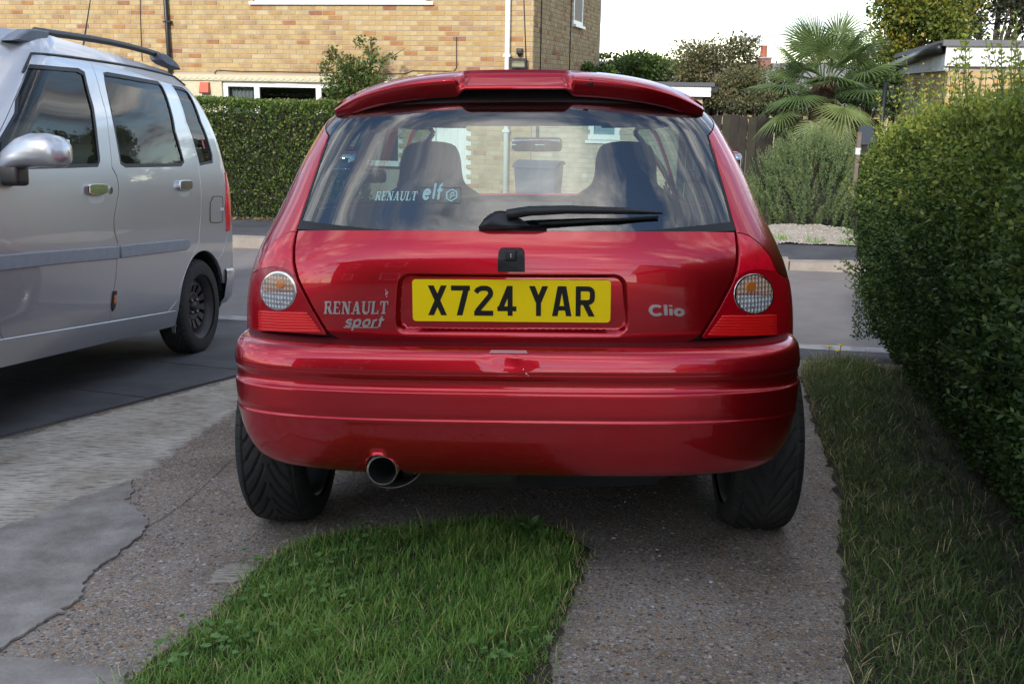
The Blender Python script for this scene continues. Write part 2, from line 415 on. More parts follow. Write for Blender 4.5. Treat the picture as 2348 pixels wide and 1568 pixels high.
BADGE = pm('brushed_badge_metal', (0.62, 0.62, 0.63), 0.34, .85)
STEEL = pm('dark_wheel_steel', (0.045, 0.045, 0.05), 0.55, 0.4, var=(30, (0.08, 0.06, 0.05)))
ALLOY = pm('alloy_wheel', (0.35, 0.36, 0.38), 0.35, 0.8)
GLASS = glassmat('car_window_glass', (0.52, 0.66, 0.64), 2.35)
GLASSV = glassmat('van_window_glass', (0.84, 0.90, 0.89), 1.4)
GLASSF = glassmat('windscreen_glass', (0.88, 0.94, 0.92), 1.3)
EXH = pm('stained_exhaust_steel', (0.34, 0.31, 0.28), 0.32, 0.9, var=(40, (0.16, 0.12, 0.09)))
SOOT = pm('soot', (0.006, 0.006, 0.006), 0.9)
YPLATE = pm('yellow_number_plate', (1.0, 0.70, 0.0), 0.5, spec=.2)
PLATEK = pm('number_plate_black', (0.010, 0.009, 0.008), 0.5, spec=.25)
LENSR = pm('red_lamp_lens', (0.85, 0.0, 0.02), 0.3, coat=.6, spec=.2)
LENSR.node_tree.nodes['Principled BSDF'].inputs['Subsurface Weight'].default_value = 0.0
LENSD = pm('dark_red_lamp_lens', (0.42, 0.0, 0.008), 0.25, coat=.6, spec=.2)
LENSS = pm('bright_red_reflex', (1.0, 0.012, 0.012), 0.3, coat=.6)
def ribmat(name, col, alt, scale):
    m = pm(name, col, 0.3, 0.0, coat=1.0); N, L = nodes_of(m); b = N['Principled BSDF']; t = N.new('ShaderNodeTexCoord')
    wv = N.new('ShaderNodeTexWave'); wv.inputs['Scale'].default_value = scale; wv.bands_direction = 'X'; L.new(t.outputs['Object'], wv.inputs['Vector'])
    bp = N.new('ShaderNodeBump'); bp.inputs['Strength'].default_value = 1; bp.inputs['Distance'].default_value = .004; L.new(wv.outputs['Fac'], bp.inputs['Height']); L.new(bp.outputs[0], b.inputs['Normal'])
    wz = N.new('ShaderNodeTexWave'); wz.inputs['Scale'].default_value = 24; wz.bands_direction = 'Z'; L.new(t.outputs['Object'], wz.inputs['Vector'])
    mu = N.new('ShaderNodeMath'); mu.operation = 'MULTIPLY'; L.new(wz.outputs['Fac'], mu.inputs[0]); L.new(wv.outputs['Fac'], mu.inputs[1])
    r = N.new('ShaderNodeValToRGB'); r.color_ramp.elements[0].position = .04; r.color_ramp.elements[1].position = .55; r.color_ramp.elements[0].color = (*alt, 1); r.color_ramp.elements[1].color = (*col, 1)
    L.new(mu.outputs[0], r.inputs[0]); L.new(r.outputs[0], b.inputs['Base Color'])
    return m
LENSC = ribmat('clear_ribbed_reflector', (0.92, 0.92, 0.92), (0.34, 0.33, 0.33), 30)
LENSA = ribmat('amber_ribbed_reflector', (0.86, 0.64, 0.50), (0.44, 0.24, 0.15), 30)
LENSR = pm('red_lamp_lens_upper', (1.0, 0.003, 0.028), 0.22, coat=.8, spec=.3, var=(22, (0.62, 0.0, 0.012), 3))
AMBER = pm('amber_bulb', (0.62, 0.17, 0.02), 0.25, coat=1)
STICK = pm('pale_sticker', (0.40, 0.60, 0.58), 0.6)

# ---------------------------------------------------------------- lettering made of strokes
def ribbon(pl, wd):
    P = [np.array(p, float) for p in pl]; P = [p for i, p in enumerate(P) if i == 0 or np.linalg.norm(p-P[i-1]) > 1e-5]; out = []
    for i, p in enumerate(P):
        a = P[i]-P[i-1] if i > 0 else P[1]-P[0]; b = P[i+1]-P[i] if i < len(P)-1 else P[-1]-P[-2]
        a = a/np.linalg.norm(a); b = b/np.linalg.norm(b); na = np.array([-a[1], a[0]]); nb = np.array([-b[1], b[0]]); m = na+nb; m /= max(m@m/2, .5)
        out.append((p+m*wd/2, p-m*wd/2))
    return [[tuple(out[i][1]), tuple(out[i+1][1]), tuple(out[i+1][0]), tuple(out[i][0])] for i in range(len(out)-1)]
def arc(cx, cy, rx, ry, a0, a1, n=10):
    return [(cx+rx*cos(radians(a0+(a1-a0)*i/n)), cy+ry*sin(radians(a0+(a1-a0)*i/n))) for i in range(n+1)]
def para(x0, y0, x1, y1, hw):       # slanted bar with level ends
    q = [(x0-hw/2, y0), (x0+hw/2, y0), (x1+hw/2, y1), (x1-hw/2, y1)]
    return q
def decal(loft, polys, mapf, off, h, name, mat, parent):
    mb = MB()
    for i, q in enumerate(polys):
        if area2(q) < 0: q = q[::-1]
        uz = np.array([mapf(p) for p in q]); a = loft(uz[:, 0], uz[:, 1], off); b = loft(uz[:, 0], uz[:, 1], off+h+i*4e-5); n = len(q)
        mb.add(list(a)+list(b), [tuple(range(n))[::-1], tuple(range(n, 2*n))]+[(k, (k+1) % n, n+(k+1) % n, n+k) for k in range(n)])
    return mb.build(name, mat, parent, fix=False)
def slab_glyph(ch):
    V, H, T = .21, .085, .10; sb = lambda x, y, wd=.36: ribbon([(x-wd/2, y), (x+wd/2, y)], H)
    b, t = H/2, 1-H/2
    if ch == 'R': return .92, ribbon([(.2, 0), (.2, 1)], V)+sb(.2, b)+ribbon([(.02, t), (.52, t)]+arc(.52, .74, .17, .215, 90, -90, 6)+[(.2, .52)], T)+ribbon([(.66, .6), (.66, .9)], .12)+[para(.5, .5, .76, 0, .24)]+sb(.8, b, .24)
    if ch == 'E': return .80, ribbon([(.2, 0), (.2, 1)], V)+ribbon([(.02, b), (.72, b)], H)+ribbon([(.02, t), (.68, t)], H)+ribbon([(.2, .52), (.55, .52)], H)+ribbon([(.69, 0), (.69, .28)], .09)+ribbon([(.65, 1), (.65, .74)], .09)
    if ch == 'N': return .96, ribbon([(.2, 0), (.2, 1)], .11)+ribbon([(.78, 0), (.78, 1)], .11)+[para(.22, 1, .76, 0, .24)]+sb(.2, b, .32)+sb(.12, t, .26)+sb(.8, t, .32)
    if ch == 'A': return .96, [para(.2, 0, .48, 1, .11), para(.76, 0, .5, 1, .24)]+ribbon([(.28, .3), (.66, .3)], H)+sb(.2, b, .32)+sb(.76, b, .38)
    if ch == 'U': return .92, ribbon([(.22, 1), (.22, .3)]+arc(.48, .3, .26, .24, 180, 300, 6), V*.9)+ribbon([(.76, 1), (.76, .3)]+arc(.48, .3, .28, .24, 0, -70, 5), .11)+sb(.22, t, .38)+sb(.76, t, .3)
    if ch == 'L': return .78, ribbon([(.2, 0), (.2, 1)], V)+ribbon([(.02, b), (.72, b)], H)+ribbon([(.69, 0), (.69, .3)], .09)+sb(.2, t, .38)
    if ch == 'T': return .84, ribbon([(.42, 0), (.42, 1)], V)+ribbon([(.04, t), (.8, t)], H)+ribbon([(.08, 1), (.08, .72)], .09)+ribbon([(.76, 1), (.76, .72)], .09)+sb(.42, b, .4)
def round_glyph(ch, W):
    o = lambda cx, cy, rx, ry: ribbon(arc(cx, cy, rx, ry, 0, 360, 16), W)
    if ch == 's': return .62, ribbon(arc(.32, .47, .2, .14, 20, 200, 7)[0:]+arc(.32, .20, .2, .14, 90, -160, 8), W)
    if ch == 'p': return .78, o(.4, .33, .25, .27)+ribbon([(.14, .6), (.14, -.3)], W)
    if ch == 'o': return .76, o(.38, .33, .26, .27)
    if ch == 'r': return .5, ribbon([(.14, .6), (.14, 0)], W)+ribbon(arc(.34, .36, .2, .22, 170, 70, 5), W)
    if ch == 't': return .5, ribbon([(.2, .9), (.2, 0)], W)+ribbon([(.02, .6), (.46, .6)], W)
    if ch == 'C': return .95, ribbon(arc(.5, .5, .4, .42, 45, 320, 16), W)
    if ch == 'l': return .34, ribbon([(.16, 1.02), (.16, .05)], W)
    if ch == 'i': return .34, ribbon([(.16, .66), (.16, .05)], W)+ribbon([(.16, .84), (.16, .98)], W)
    if ch == 'e': return .82, ribbon([(.12, .36), (.66, .36)], W)+ribbon(arc(.39, .33, .27, .27, 5, 320, 14), W)
    if ch == 'f': return .6, ribbon([(.22, 0), (.22, .74)]+arc(.42, .74, .2, .2, 180, 80, 5), W)+ribbon([(.02, .58), (.5, .58)], W)
def layout(text, glyph, space=.04, shear=0.0):
    x = 0; out = []
    for ch in text:
        wd, ps = glyph(ch); out += [[(p[0]+x+shear*p[1], p[1]) for p in q] for q in ps]; x += wd+space
    return x-space, out
def plate_glyph(ch):
    """0.050 x 0.079 characters in metres, stroke 0.0132"""
    W, H, s, hw = .050, .079, .0132, .0155
    if ch == 'X': return [para(hw/2, H, W-hw/2, 0, hw), para(hw/2, 0, W-hw/2, H, hw)]
    if ch == '7': return ribbon([(0, H-s/2), (W, H-s/2)], s)+[para(W-hw/2, H, .0145+hw/2, 0, hw)]
    if ch == '2': return ribbon([(.0045, H*.77), (.0095, H-.011)]+arc(.022, H-.0066-.011, .012, .011, 120, 90, 2)+arc(W-.0066-.013, H-.0066-.013, .013, .013, 90, -25, 7)+[(.0075, .0115)], s)+ribbon([(0, s/2), (W, s/2)], s)+[[(0, 0), (.016, 0), (.016, .018), (0, .012)]]
    if ch == '4': return [para(.033, H, .0075, .0175, .0150)]+ribbon([(0, .0185), (W, .0185)], .0128)+ribbon([(.0335, 0), (.0335, H)], s)
    if ch == 'Y': return [para(hw/2, H, W/2, .036, hw), para(W-hw/2, H, W/2, .036, hw)]+ribbon([(W/2, 0), (W/2, .042)], s)
    if ch == 'A': return [para(hw/2-.001, 0, W/2-.004, H, .0145), para(W-hw/2+.001, 0, W/2+.004, H, .0145)]+ribbon([(.011, .021), (W-.011, .021)], .012)
    if ch == 'R': return ribbon([(s/2, 0), (s/2, H)], s)+ribbon([(s, H-s/2), (W-.022, H-s/2)]+arc(W-.0185, H-s/2-.012, .012, .012, 90, 0, 5)+[(W-.0065, .053)]+arc(W-.0185, .050-.0015, .012, .012, 0, -90, 5)+[(s, .0365)], s)+[para(.024, .036, W-hw/2, 0, hw)]

# ================================================================ wheels
def tyre_mesh(R, W, rr, tread=True, nth=520):
    """tyre lying on the X axis, outer side +X"""
    t = np.concatenate([np.linspace(-1, 1, 45)]); xs = t*W*.5*.93; hs = R-.012*np.abs(t)**4-.006*np.clip(np.abs(t)-.85, 0, 1)/.15
    side_r = np.linspace(R-.03, rr, 7); sx = W*.5*(1+.03*np.sin(np.linspace(0, pi, 7)))
    prof = [(-x, r, 2) for x, r in zip(sx[::-1], side_r[::-1])]+[(x, h, tt) for x, h, tt in zip(xs, hs, t)]+[(x, r, 2) for x, r in zip(sx, side_r)]
    th = np.arange(nth)/nth*2*pi; X = np.array([p[0] for p in prof]); Rr = np.array([p[1] for p in prof]); T = np.array([p[2] for p in prof])
    TH, TT = np.meshgrid(th, T); RR = np.repeat(Rr[:, None], nth, 1)
    if tread:
        k = 30; a = np.abs(TT)
        f1 = (k*TH/(2*pi)+3.2*np.clip(a, 0, 1)**.6) % 1
        g = ((f1 < .24) & (a > .05) & (a < .74)) | ((np.abs(a-.78) < .03)) | (((k*1.5*TH/(2*pi)) % 1 < .12) & (a > .84) & (a <= 1))
        RR = RR-np.where(g & (TT <= 1), .0065, 0)
    V = np.stack([np.repeat(X[:, None], nth, 1), RR*np.cos(TH), RR*np.sin(TH)], -1).reshape(-1, 3)
    m = len(prof); i, j = np.meshgrid(np.arange(m-1), np.arange(nth), indexing='ij'); j2 = (j+1) % nth
    F = np.stack([i*nth+j, (i+1)*nth+j, (i+1)*nth+j2, i*nth+j2], -1).reshape(-1, 4)[:, ::-1]
    me = npmesh('tyre', V, F, True); me.materials.append(RUBBER); return me
def alloy_mesh(rr, W):
    mb = MB(); w2 = W/2
    mb.lathe([(-w2*.9, rr), (-w2*.75, rr-.012), (-w2*.2, rr-.03), (w2*.5, rr-.03), (w2*.85, rr-.012), (w2*.98, rr+.004), (w2*.9, rr+.004), (-w2*.9, rr+.006)], n=64, closed=True)
    mb.lathe([(w2*.4, .001), (w2*.4, .075), (w2*.2, .075), (w2*.2, .001)], n=32)
    for k in range(10):
        a = 2*pi*k/10; m = Matrix.Rotation(a, 4, 'X'); mb.box((w2*.35, -.014, .05), (w2*.62, .014, rr-.02), m)
    me = mb.build('tmp', ALLOY).data; o = bpy.data.objects[-1] if False else None
    return me
def steel_mesh(rr, W):
    mb = MB(); w2 = W/2
    mb.lathe([(-w2*.9, rr), (-w2*.5, rr-.03), (w2*.3, rr-.03), (w2*.7, rr-.018), (w2*.82, rr-.002), (w2*.95, rr+.006), (w2*.88, rr+.008), (-w2*.9, rr+.008)], n=64, closed=True)
    n = 96; rs = [.03, .055, .075, .085, .128, .134, rr-.03]; xo = [.30, .30, .36, .34, .50, .48, .30]
    vs = []; fs = []
    for r, x in zip(rs, xo):
        for k in range(n): a = 2*pi*k/n; vs.append((w2*x, r*cos(a), r*sin(a)))
    for i in range(len(rs)-1):
        for k in range(n):
            if i == 3 and (k % 8) in (1, 2, 3): continue          # ventilation holes
            fs.append((i*n+k, (i+1)*n+k, (i+1)*n+(k+1) % n, i*n+(k+1) % n))
    mb.add(vs, fs, False)
    mb.lathe([(w2*.3, .03), (w2*.5, .028), (w2*.55, .001)], n=24)
    return mb.build('tmp', STEEL).data
def drop_tmp():
    for o in [o for o in bpy.data.objects if o.name.startswith('tmp')]: bpy.data.objects.remove(o)
def wheel(parent, name, pos, outer, tyre, rim, bolts=None):
    e = empty(name, None, parent=parent); e.location = pos; e.rotation_euler = (0, 0, 0 if outer > 0 else pi)
    link('tyre', tyre, None, e); link('rim', rim, None, e)
    if bolts:
        for k in range(4):
            b = link('wheel_bolt', bolts, None, e); a = pi/4+k*pi/2; b.location = (.03, .05*cos(a), .05*sin(a))
    return e

# ================================================================ the red hatchback
YAW = radians(2.9)
CARM = Matrix.Translation((-.005, 2.59, 0)) @ Matrix.Rotation(-YAW, 4, 'Z')
car = empty('red_hatchback', DRIVE @ CARM, 'red three-door hatchback seen from behind, parked in the middle of the drive', 'car')
B = Loft(w=[(.12,.70),(.3,.785),(.45,.806),(.6,.812),(.7,.806),(.8,.790),(.87,.768),(.93,.742),(.98,.718),(1.05,.686),(1.13,.653),(1.2,.616),(1.28,.560),(1.345,.475)],
         r=[(.12,.30),(.3,.2),(.45,.125),(.6,.088),(.7,.070),(.8,.060),(.87,.062),(.92,.076),(.965,.100),(1.05,.145),(1.13,.188),(1.2,.225),(1.28,.268),(1.345,.31)],
         f=[(.12,3.5),(.3,3.66),(.5,3.70),(.62,3.66),(.70,3.55),(.78,3.28),(.84,3.0),(.9,2.80),(.97,2.62),(1.13,2.33),(1.28,2.05),(1.345,1.93)],
         c=[(.12,.42),(.7,.42),(1.0,.40),(1.345,.33)], cf=[(.12,.75),(.7,.75),(.9,.55),(1.345,.36)], n=2.8)
B.survey(CARM, (-1.05, 1.05, .55, 1.345))
LRm = B.LR
def both(poly): return [(-u, z) for u, z in poly][::-1]
# outlines read off the photograph for the right half, mirrored for the left
lamp_px = [(1608.5,775.9),(1634.5,732.4),(1662.8,682.8),(1681.7,645),(1692,607),(1693.5,569.4),(1688.8,534),(1701,535.5),(1716,540),(1743,560),(1766.8,588.3),(1783,626),(1792,673),(1796,720),(1797,768),(1750,771),(1680,774)]
lamp = B.px2(lamp_px)
gate_r = B.px2([(1174,792),(1400,791.5),(1540,791),(1568,788.5),(1588,781),(1601,772),(1627,731),(1655.8,681),(1674.7,644),(1685.5,606),(1687,570),(1683.5,533),(1600,531.5),(1400,530.5),(1176,530)])
z_top = .966
gate = [(0, gate_r[0][1])]+[(u, z) for u, z in gate_r[1:-1]]+[(0, gate_r[-1][1])]
gate_full = gate+[(-u, z) for u, z in gate[1:-1]][::-1]
gl_r = B.px2([(1688,529),(1667,452),(1645.5,380),(1625,312),(1606,252)])
glass = [(u, z) for u, z in gl_r]; glass_zb = glass[0][1]
ut, zt = glass[-1]
glass_full = [(0, glass_zb)]+glass+[(ut*.7, zt+.018), (0, 1.326)]+[(-ut*.7, zt+.018)]+[(-u, z) for u, z in glass][::-1]
# side windows (y, z) and wheel arches
q_win = [(.95,.985),(1.30,.975),(1.33,1.01),(1.26,1.27),(1.20,1.29),(1.02,1.285),(.86,1.16),(.80,1.03),(.84,.99)]
d_win = [(1.40,.97),(2.30,.945),(2.36,.965),(2.20,1.10),(1.98,1.265),(1.90,1.295),(1.40,1.30),(1.36,1.28),(1.375,.99)]
def circ(y, z, r, a0, a1, n=24): return [(y+r*cos(radians(a0+(a1-a0)*i/n)), z+r*sin(radians(a0+(a1-a0)*i/n))) for i in range(n+1)]
AX, FAX = .59, 3.06
arch_r = circ(AX, .30, .335, 0, 180)+[(AX-.335, .16), (AX+.335, .16)]
arch_f = circ(FAX, .30, .335, 0, 180)+[(FAX-.335, .16), (FAX+.335, .16)]
def clipz(poly, lo): return [(u, max(z, lo)) for u, z in poly]
holes = []
TT = B.LR+B.LS+B.LF
for sg in (1, -1):
    for pl in (q_win, d_win, arch_r, arch_f):
        holes.append(B.yz(pl, sg))
    holes.append([(u*sg, z) for u, z in lamp] if sg > 0 else both(lamp))
ws = [(TT, .985), (TT-.55, .985), (TT-.66, .985), (TT-.70, 1.02), (TT-.66, 1.28), (TT-.60, 1.30), (TT, 1.318)]
def grow(poly, d):
    p = poly if area2(poly) > 0 else poly[::-1]; return [tuple(q) for q in offset_poly(p, d)]
opening = grow(gate_full, .004)
# body panels in one shell per side plus roof; the tailgate opening, lamps, windows and bumper recess are cut out
zb_ = .668
def body_outline(sg):
    # from rear pillar edge down, under the lamp to the bumper joint, along the sill, up the front, back along the roof edge
    pil = [(ut+.004, 1.345), (ut+.004, zt)]+[(u+.004, z) for u, z in glass[::-1][1:]]
    lampi = [(u-.0, z) for u, z in lamp[:7]][::-1]
    pts = pil+lampi+[(lamp[0][0], zb_), (.985, zb_), (1.0, .18), (TT, .18), (TT, .975), (TT-.66, .975), (TT-.71, 1.02), (TT-.67, 1.29), (TT-.60, 1.315), (TT, 1.33), (TT, 1.345)]
    return pts if sg > 0 else both(pts)
for sg in (1, -1):
    ol = body_outline(sg); hs = [B.yz(q_win, sg), B.yz(d_win, sg), B.yz(circ(FAX, .30, .335, -18, 198), sg)]
    # lamp hole touches the outline, so the outline follows its outer side instead
    L_ = lamp if sg > 0 else both(lamp)
    pil = [(ut+.004, 1.345), (ut+.004, zt)]+[(u+.004, z) for u, z in glass[::-1][1:]]
    outer = lamp[6:15]                       # top, round the outside to the bottom
    ar = circ(AX, .30, .335, 178, -18); ar = [p for p in ar if p[0] > AX-.30 or p[1] > .5]
    pts = pil+[(u+.003, z+.002) for u, z in outer]+[(outer[-1][0]+.003, zb_)]
    arU = B.yz([p for p in circ(AX, .30, .335, 150, -18)], 1)
    pts += [(arU[0][0]-.10, zb_-.002), (arU[0][0]-.05, arU[0][1])]+arU+[(arU[-1][0]+.01, .17), (TT, .17), (TT, .975), (TT-.66, .975), (TT-.71, 1.02), (TT-.67, 1.29), (TT-.60, 1.315), (TT, 1.33), (TT, 1.345)]
    B.patch('body_side', pts if sg > 0 else both(pts), RED, car, grid=.034, rim=.02, holes=hs, step=.02)
# dark inner shell behind every joint, pierced where there is glass
def shell(loft, off, U0, U1, z0, z1, nu, nz_, holes, name, mat, parent):
    U, Z = np.meshgrid(np.linspace(U0, U1, nu), np.linspace(z0, z1, nz_)); P = loft(U, Z, np.full(U.shape, off))
    i, j = np.meshgrid(np.arange(nz_-1), np.arange(nu-1), indexing='ij'); F = np.stack([i*nu+j, i*nu+j+1, (i+1)*nu+j+1, (i+1)*nu+j], -1).reshape(-1, 4)
    c = np.stack([U.ravel(), Z.ravel()], 1)[F].mean(1); k = np.zeros(len(F), bool)
    for h in holes: k |= in_poly(c, h)
    return link(name, npmesh(name, P.reshape(-1, 3), F[~k], True), mat, parent)
hw = [grow(glass_full, -.022)]+[grow(B.yz(p, s_), -.006) for p in (q_win, d_win) for s_ in (1, -1)]+[B.yz(p, s_) for p in (circ(AX, .30, .32, -40, 220), circ(FAX, .30, .32, -40, 220)) for s_ in (1, -1)]
ws2 = [(TT-.64, .99), (TT+.1, .99), (TT+.1, 1.315), (TT-.60, 1.30), (TT-.67, 1.2)]
shell(B, -.026, -TT, TT, .2, 1.345, 560, 130, hw+[ws2, both(ws2)], 'inner_shell', TRIM, car)
# roof: rings shrinking towards the middle of the roof
def roof_mesh(loft, z0, zt, name, mat, parent, off=0, n=160, k=12, yc=None):
    T = loft.LR+loft.LS+loft.LF; U = np.linspace(-T, T, n, endpoint=False); ring = loft(U, np.full(n, z0), np.full(n, off)); c = np.array([0, ring[:, 1].mean() if yc is None else yc, 0]); V = []
    for i in range(k+1):
        s_ = 1-i/k; p = ring.copy(); p[:, 0] *= s_; p[:, 1] = c[1]+(p[:, 1]-c[1])*s_; p[:, 2] = z0+off*.5+(zt-z0)*(1-s_**2.3); V.append(p)
    V = np.vstack(V); i, j = np.meshgrid(np.arange(k), np.arange(n), indexing='ij'); j2 = (j+1) % n
    return link(name, npmesh(name, V, np.stack([i*n+j, i*n+j2, (i+1)*n+j2, (i+1)*n+j], -1).reshape(-1, 4), True), mat, parent)
roof_mesh(B, 1.343, 1.405, 'roof', RED, car)
roof_mesh(B, 1.335, 1.375, 'headlining', TRIM, car, off=-.03)

# tailgate with the pressed recess for the number plate
RX, RZ0, RZ1, RR_ = .279, .688, .858, .03
def sdf(U, Z):
    cx, cz = 0, (RZ0+RZ1)/2; qx = np.abs(U-cx)-(RX-RR_); qz = np.abs(Z-cz)-((RZ1-RZ0)/2-RR_)
    return np.hypot(np.maximum(qx, 0), np.maximum(qz, 0))+np.minimum(np.maximum(qx, qz), 0)-RR_
def sst(t): t = np.clip(t, 0, 1); return t*t*(3-2*t)
def gate_disp(U, Z):
    ramp = .009+.017*sst((.735-Z)/.04); d = -sdf(U, Z)
    o = -.020*sst(d/ramp)
    # the lid rolls gently inwards at its lower edge
    return o-.006*sst((.70-Z)/.03)
rect = [(-RX, RZ0), (RX, RZ0), (RX, RZ1), (-RX, RZ1)]
ex = []
for d in (-.034,-.028,-.022,-.016,-.011,-.008,-.005,-.002,.001,.004):
    a = RX+d; z0_, z1_ = RZ0-d, RZ1+d; rr_ = max(RR_+d, .004); cs = [(a-rr_, z0_+rr_, -90), (a-rr_, z1_-rr_, 0), (-a+rr_, z1_-rr_, 90), (-a+rr_, z0_+rr_, 180)]
    pl = []
    for cx_, cz_, a0 in cs: pl += arc(cx_, cz_, rr_, rr_, a0, a0+90, 6)
    ex += [tuple(p) for p in resample(pl, .008)]
tg = B.patch('tailgate', gate_full, RED, car, grid=.016, step=.010, rim=.03, disp=gate_disp, extra=np.array(ex), chamfer=.003)
# number plate and its characters
zc, yp = .786, .060+.020-.006
plate_poly = []
for cx_, cz_, a0 in [(.25,.0465,0),(-.25,.0465,90),(-.25,-.0465,180),(.25,-.0465,270)]: plate_poly += arc(cx_, cz_, .010, .009, a0, a0+90, 5)
PM = Matrix.Translation((-.001, yp, zc)) @ Matrix.Rotation(radians(90), 4, 'X')
plate = MB().prism(plate_poly, 0, .004, PM).build('number_plate', YPLATE, car)
x = -.219
for ch in 'X724 YAR':
    if ch == ' ': x += .022; continue
    mb = MB()
    for i, q in enumerate(plate_glyph(ch)):
        if area2(q) < 0: q = q[::-1]
        mb.prism([(p[0]+x, p[1]-.0395) for p in q], .0035, .0046+i*4e-5, PM)
    mb.build('plate_character', PLATEK, plate, fix=False); x += .061
# lock housing above the plate
LM = Matrix.Translation((0, .052, .895))
lk = MB()
hp = [(-.037,-.032),(.037,-.032),(.036,.0)]+arc(.022,.014,.013,.016,0,90,5)+arc(-.022,.014,.013,.016,90,180,5)+[(-.036,.0)]
n_ = len(hp); fr = [(x_*.93, -.004-.006*(1-abs(z_)/.04), z_*.95) for x_, z_ in hp]; bk = [(x_, .03, z_) for x_, z_ in hp]
lk.add([LM @ Vector(p) for p in fr+bk], [tuple(range(n_))]+[(i, (i+1) % n_, n_+(i+1) % n_, n_+i) for i in range(n_)])
lock = lk.build('tailgate_lock_housing', BLACKP, car)
MB().rbox((-.015, .038, .893), (.015, .05, .923), .006).build('lock_button', BLACKP, lock)
MB().box((-.0015, .0368, .903), (.0015, .0385, .913)).build('key_slot', CHROME, lock)
# badges
def badge(text, glyph, pxl, pxr, pyb, hgt, name, mat, loft=B, off=.0005, h=.003, shear=0.0, parent=None, space=.04, surf_off=None):
    (u0, z0), (u1, z1) = loft.px2([(pxl, pyb), (pxr, pyb)]); wd, _ = layout(text, glyph, space, shear); sc = (u1-u0)/wd; x = 0
    par = parent or empty(name, None, parent=car)
    for ch in text:
        w1, ps = glyph(ch); polys = [[(p[0]+x+shear*p[1], p[1]) for p in q] for q in ps]; x += w1+space
        decal(loft, polys, lambda p: (u0+p[0]*sc, z0+(z1-z0)*p[0]/wd+p[1]*hgt), off, h, 'letter' if not parent else 'sticker_letter', mat, par)
badge('RENAULT', slab_glyph, 743, 890, 719, .034, 'maker_badge', BADGE, shear=.05)
badge('sport', lambda c_: round_glyph(c_, .17), 790, 878, 748.5, .032, 'sport_badge', BADGE, shear=.28)
MB().add(B(*np.array(B.px2([(789,751),(868,751),(868,748.8),(789,748.8)])).T, np.full(4, .003)), [(0,1,2,3)]).build('badge_underline', BADGE, car)
badge('Clio', lambda c_: round_glyph(c_, .23), 1488, 1570, 723.5, .029, 'model_badge', BADGE, space=.0)
# scuffed paint chip above the badge
chip = MB()
for k in range(10):
    u_, z_ = B.px2([(886+random.uniform(-3, 4), 664+random.uniform(0, 18))])[0]; r_ = random.uniform(.0006, .0016)
    pts_ = [(u_+r_*cos(a_)*random.uniform(.6, 1.2), z_+1.4*r_*sin(a_)*random.uniform(.6, 1.2)) for a_ in np.linspace(0, 2*pi, 6, endpoint=False)]
    chip.add(list(B(np.array([p[0] for p in pts_]), np.array([p[1] for p in pts_]), np.full(6, .0012+k*2e-5))), [tuple(range(6))])
chip.build('paint_chip', pm('chipped_paint', (.62, .55, .55), .6), car, fix=False)

# rear window, black border, wiper, sticker
gi = [(u-.007, max(z_, glass_zb+.003)) for u, z_ in glass[:-1]]+[(ut-.010, zt-.012), (ut-.035, zt-.004), (ut*.6, zt+.005), (ut*.3, zt+.010)]
gl_in = chaikin(gi+[(0, zt+.011)]+[(-u, z_) for u, z_ in gi][::-1], 1)
rg = B.patch('rear_window', grow(glass_full, -.004), GLASS, car, off=-.003, grid=.03, rim=.002, chamfer=0)
B.patch('window_border', grow(glass_full, -.001), SEAL, car, off=-.0015, grid=.04, rim=.012, holes=[gl_in], chamfer=.001, step=.02)
wm = MB()
pv = B(*np.array(B.px2([(1175, 522)])[0]), .02); 
wp = [B(*np.array(B.px2([q])[0]), o_) for q, o_ in (((1164,505),.035),((1215,499),.04),((1300,495),.038),((1420,495),.03),((1514,496),.018))]
wm.tube(wp, [.013, .013, .011, .009, .003], 10)
wiper = wm.build('rear_wiper', BLACKP, car)
hb = B.px2([(1098,526)]+[(1098+152*i/12, 526-40*math.sin(pi*min(1, (i/12)*1.25+.0)**.8)*(.95)) for i in range(1, 11)]+[(1254,527)])
cap_ = MB(); n_ = len(hb); a_ = B(np.array([p[0] for p in hb]), np.array([p[1] for p in hb]), np.full(n_, -.004)); b_ = B(np.array([p[0] for p in hb]), np.array([p[1] for p in hb]), np.full(n_, .014)); cc = b_.mean(0); b2 = b_*.7+cc*.3; b2[:, 1] -= .016
cap_.add(list(a_)+list(b_)+list(b2), [(i, (i+1) % n_, n_+(i+1) % n_, n_+i) for i in range(n_)]+[(n_+i, n_+(i+1) % n_, 2*n_+(i+1) % n_, 2*n_+i) for i in range(n_)]+[tuple(range(2*n_, 3*n_))], True)
cap_.build('wiper_pivot_cover', BLACKP, wiper)
bl_ = [B(*np.array(B.px2([q])[0]), .006) for q in ((1236,516),(1330,511),(1420,506),(1508,500))]
MB().tube(bl_, .004, 6).build('wiper_blade', RUBBER, wiper)
badge('RENAULT', slab_glyph, 858, 954, 459.5, .024, 'window_sticker_word', STICK, off=-.0022, h=.0004, parent=rg)
badge('elf', lambda c_: round_glyph(c_, .2), 966, 1014, 457.5, .042, 'window_sticker_logo', STICK, off=-.0022, h=.0004, parent=rg, space=.05)
hexp = [(1024,441),(1037,434),(1047,439),(1047,453),(1034,461),(1024,455)]
hx = [B.px2([p])[0] for p in hexp]; hx.append(hx[0])
decal(B, ribbon(hx, .004), lambda p: p, -.0022, .0004, 'window_sticker_emblem', STICK, rg)
decal(B, ribbon([B.px2([p])[0] for p in ((1033,455),(1034,443),(1040,441),(1041,448),(1035,450))], .0035), lambda p: p, -.0022, .0004, 'window_sticker_emblem', STICK, rg)
fr_ = [B.px2([p])[0] for p in ((961,430),(1056,430),(1056,465),(961,465),(961,430))]
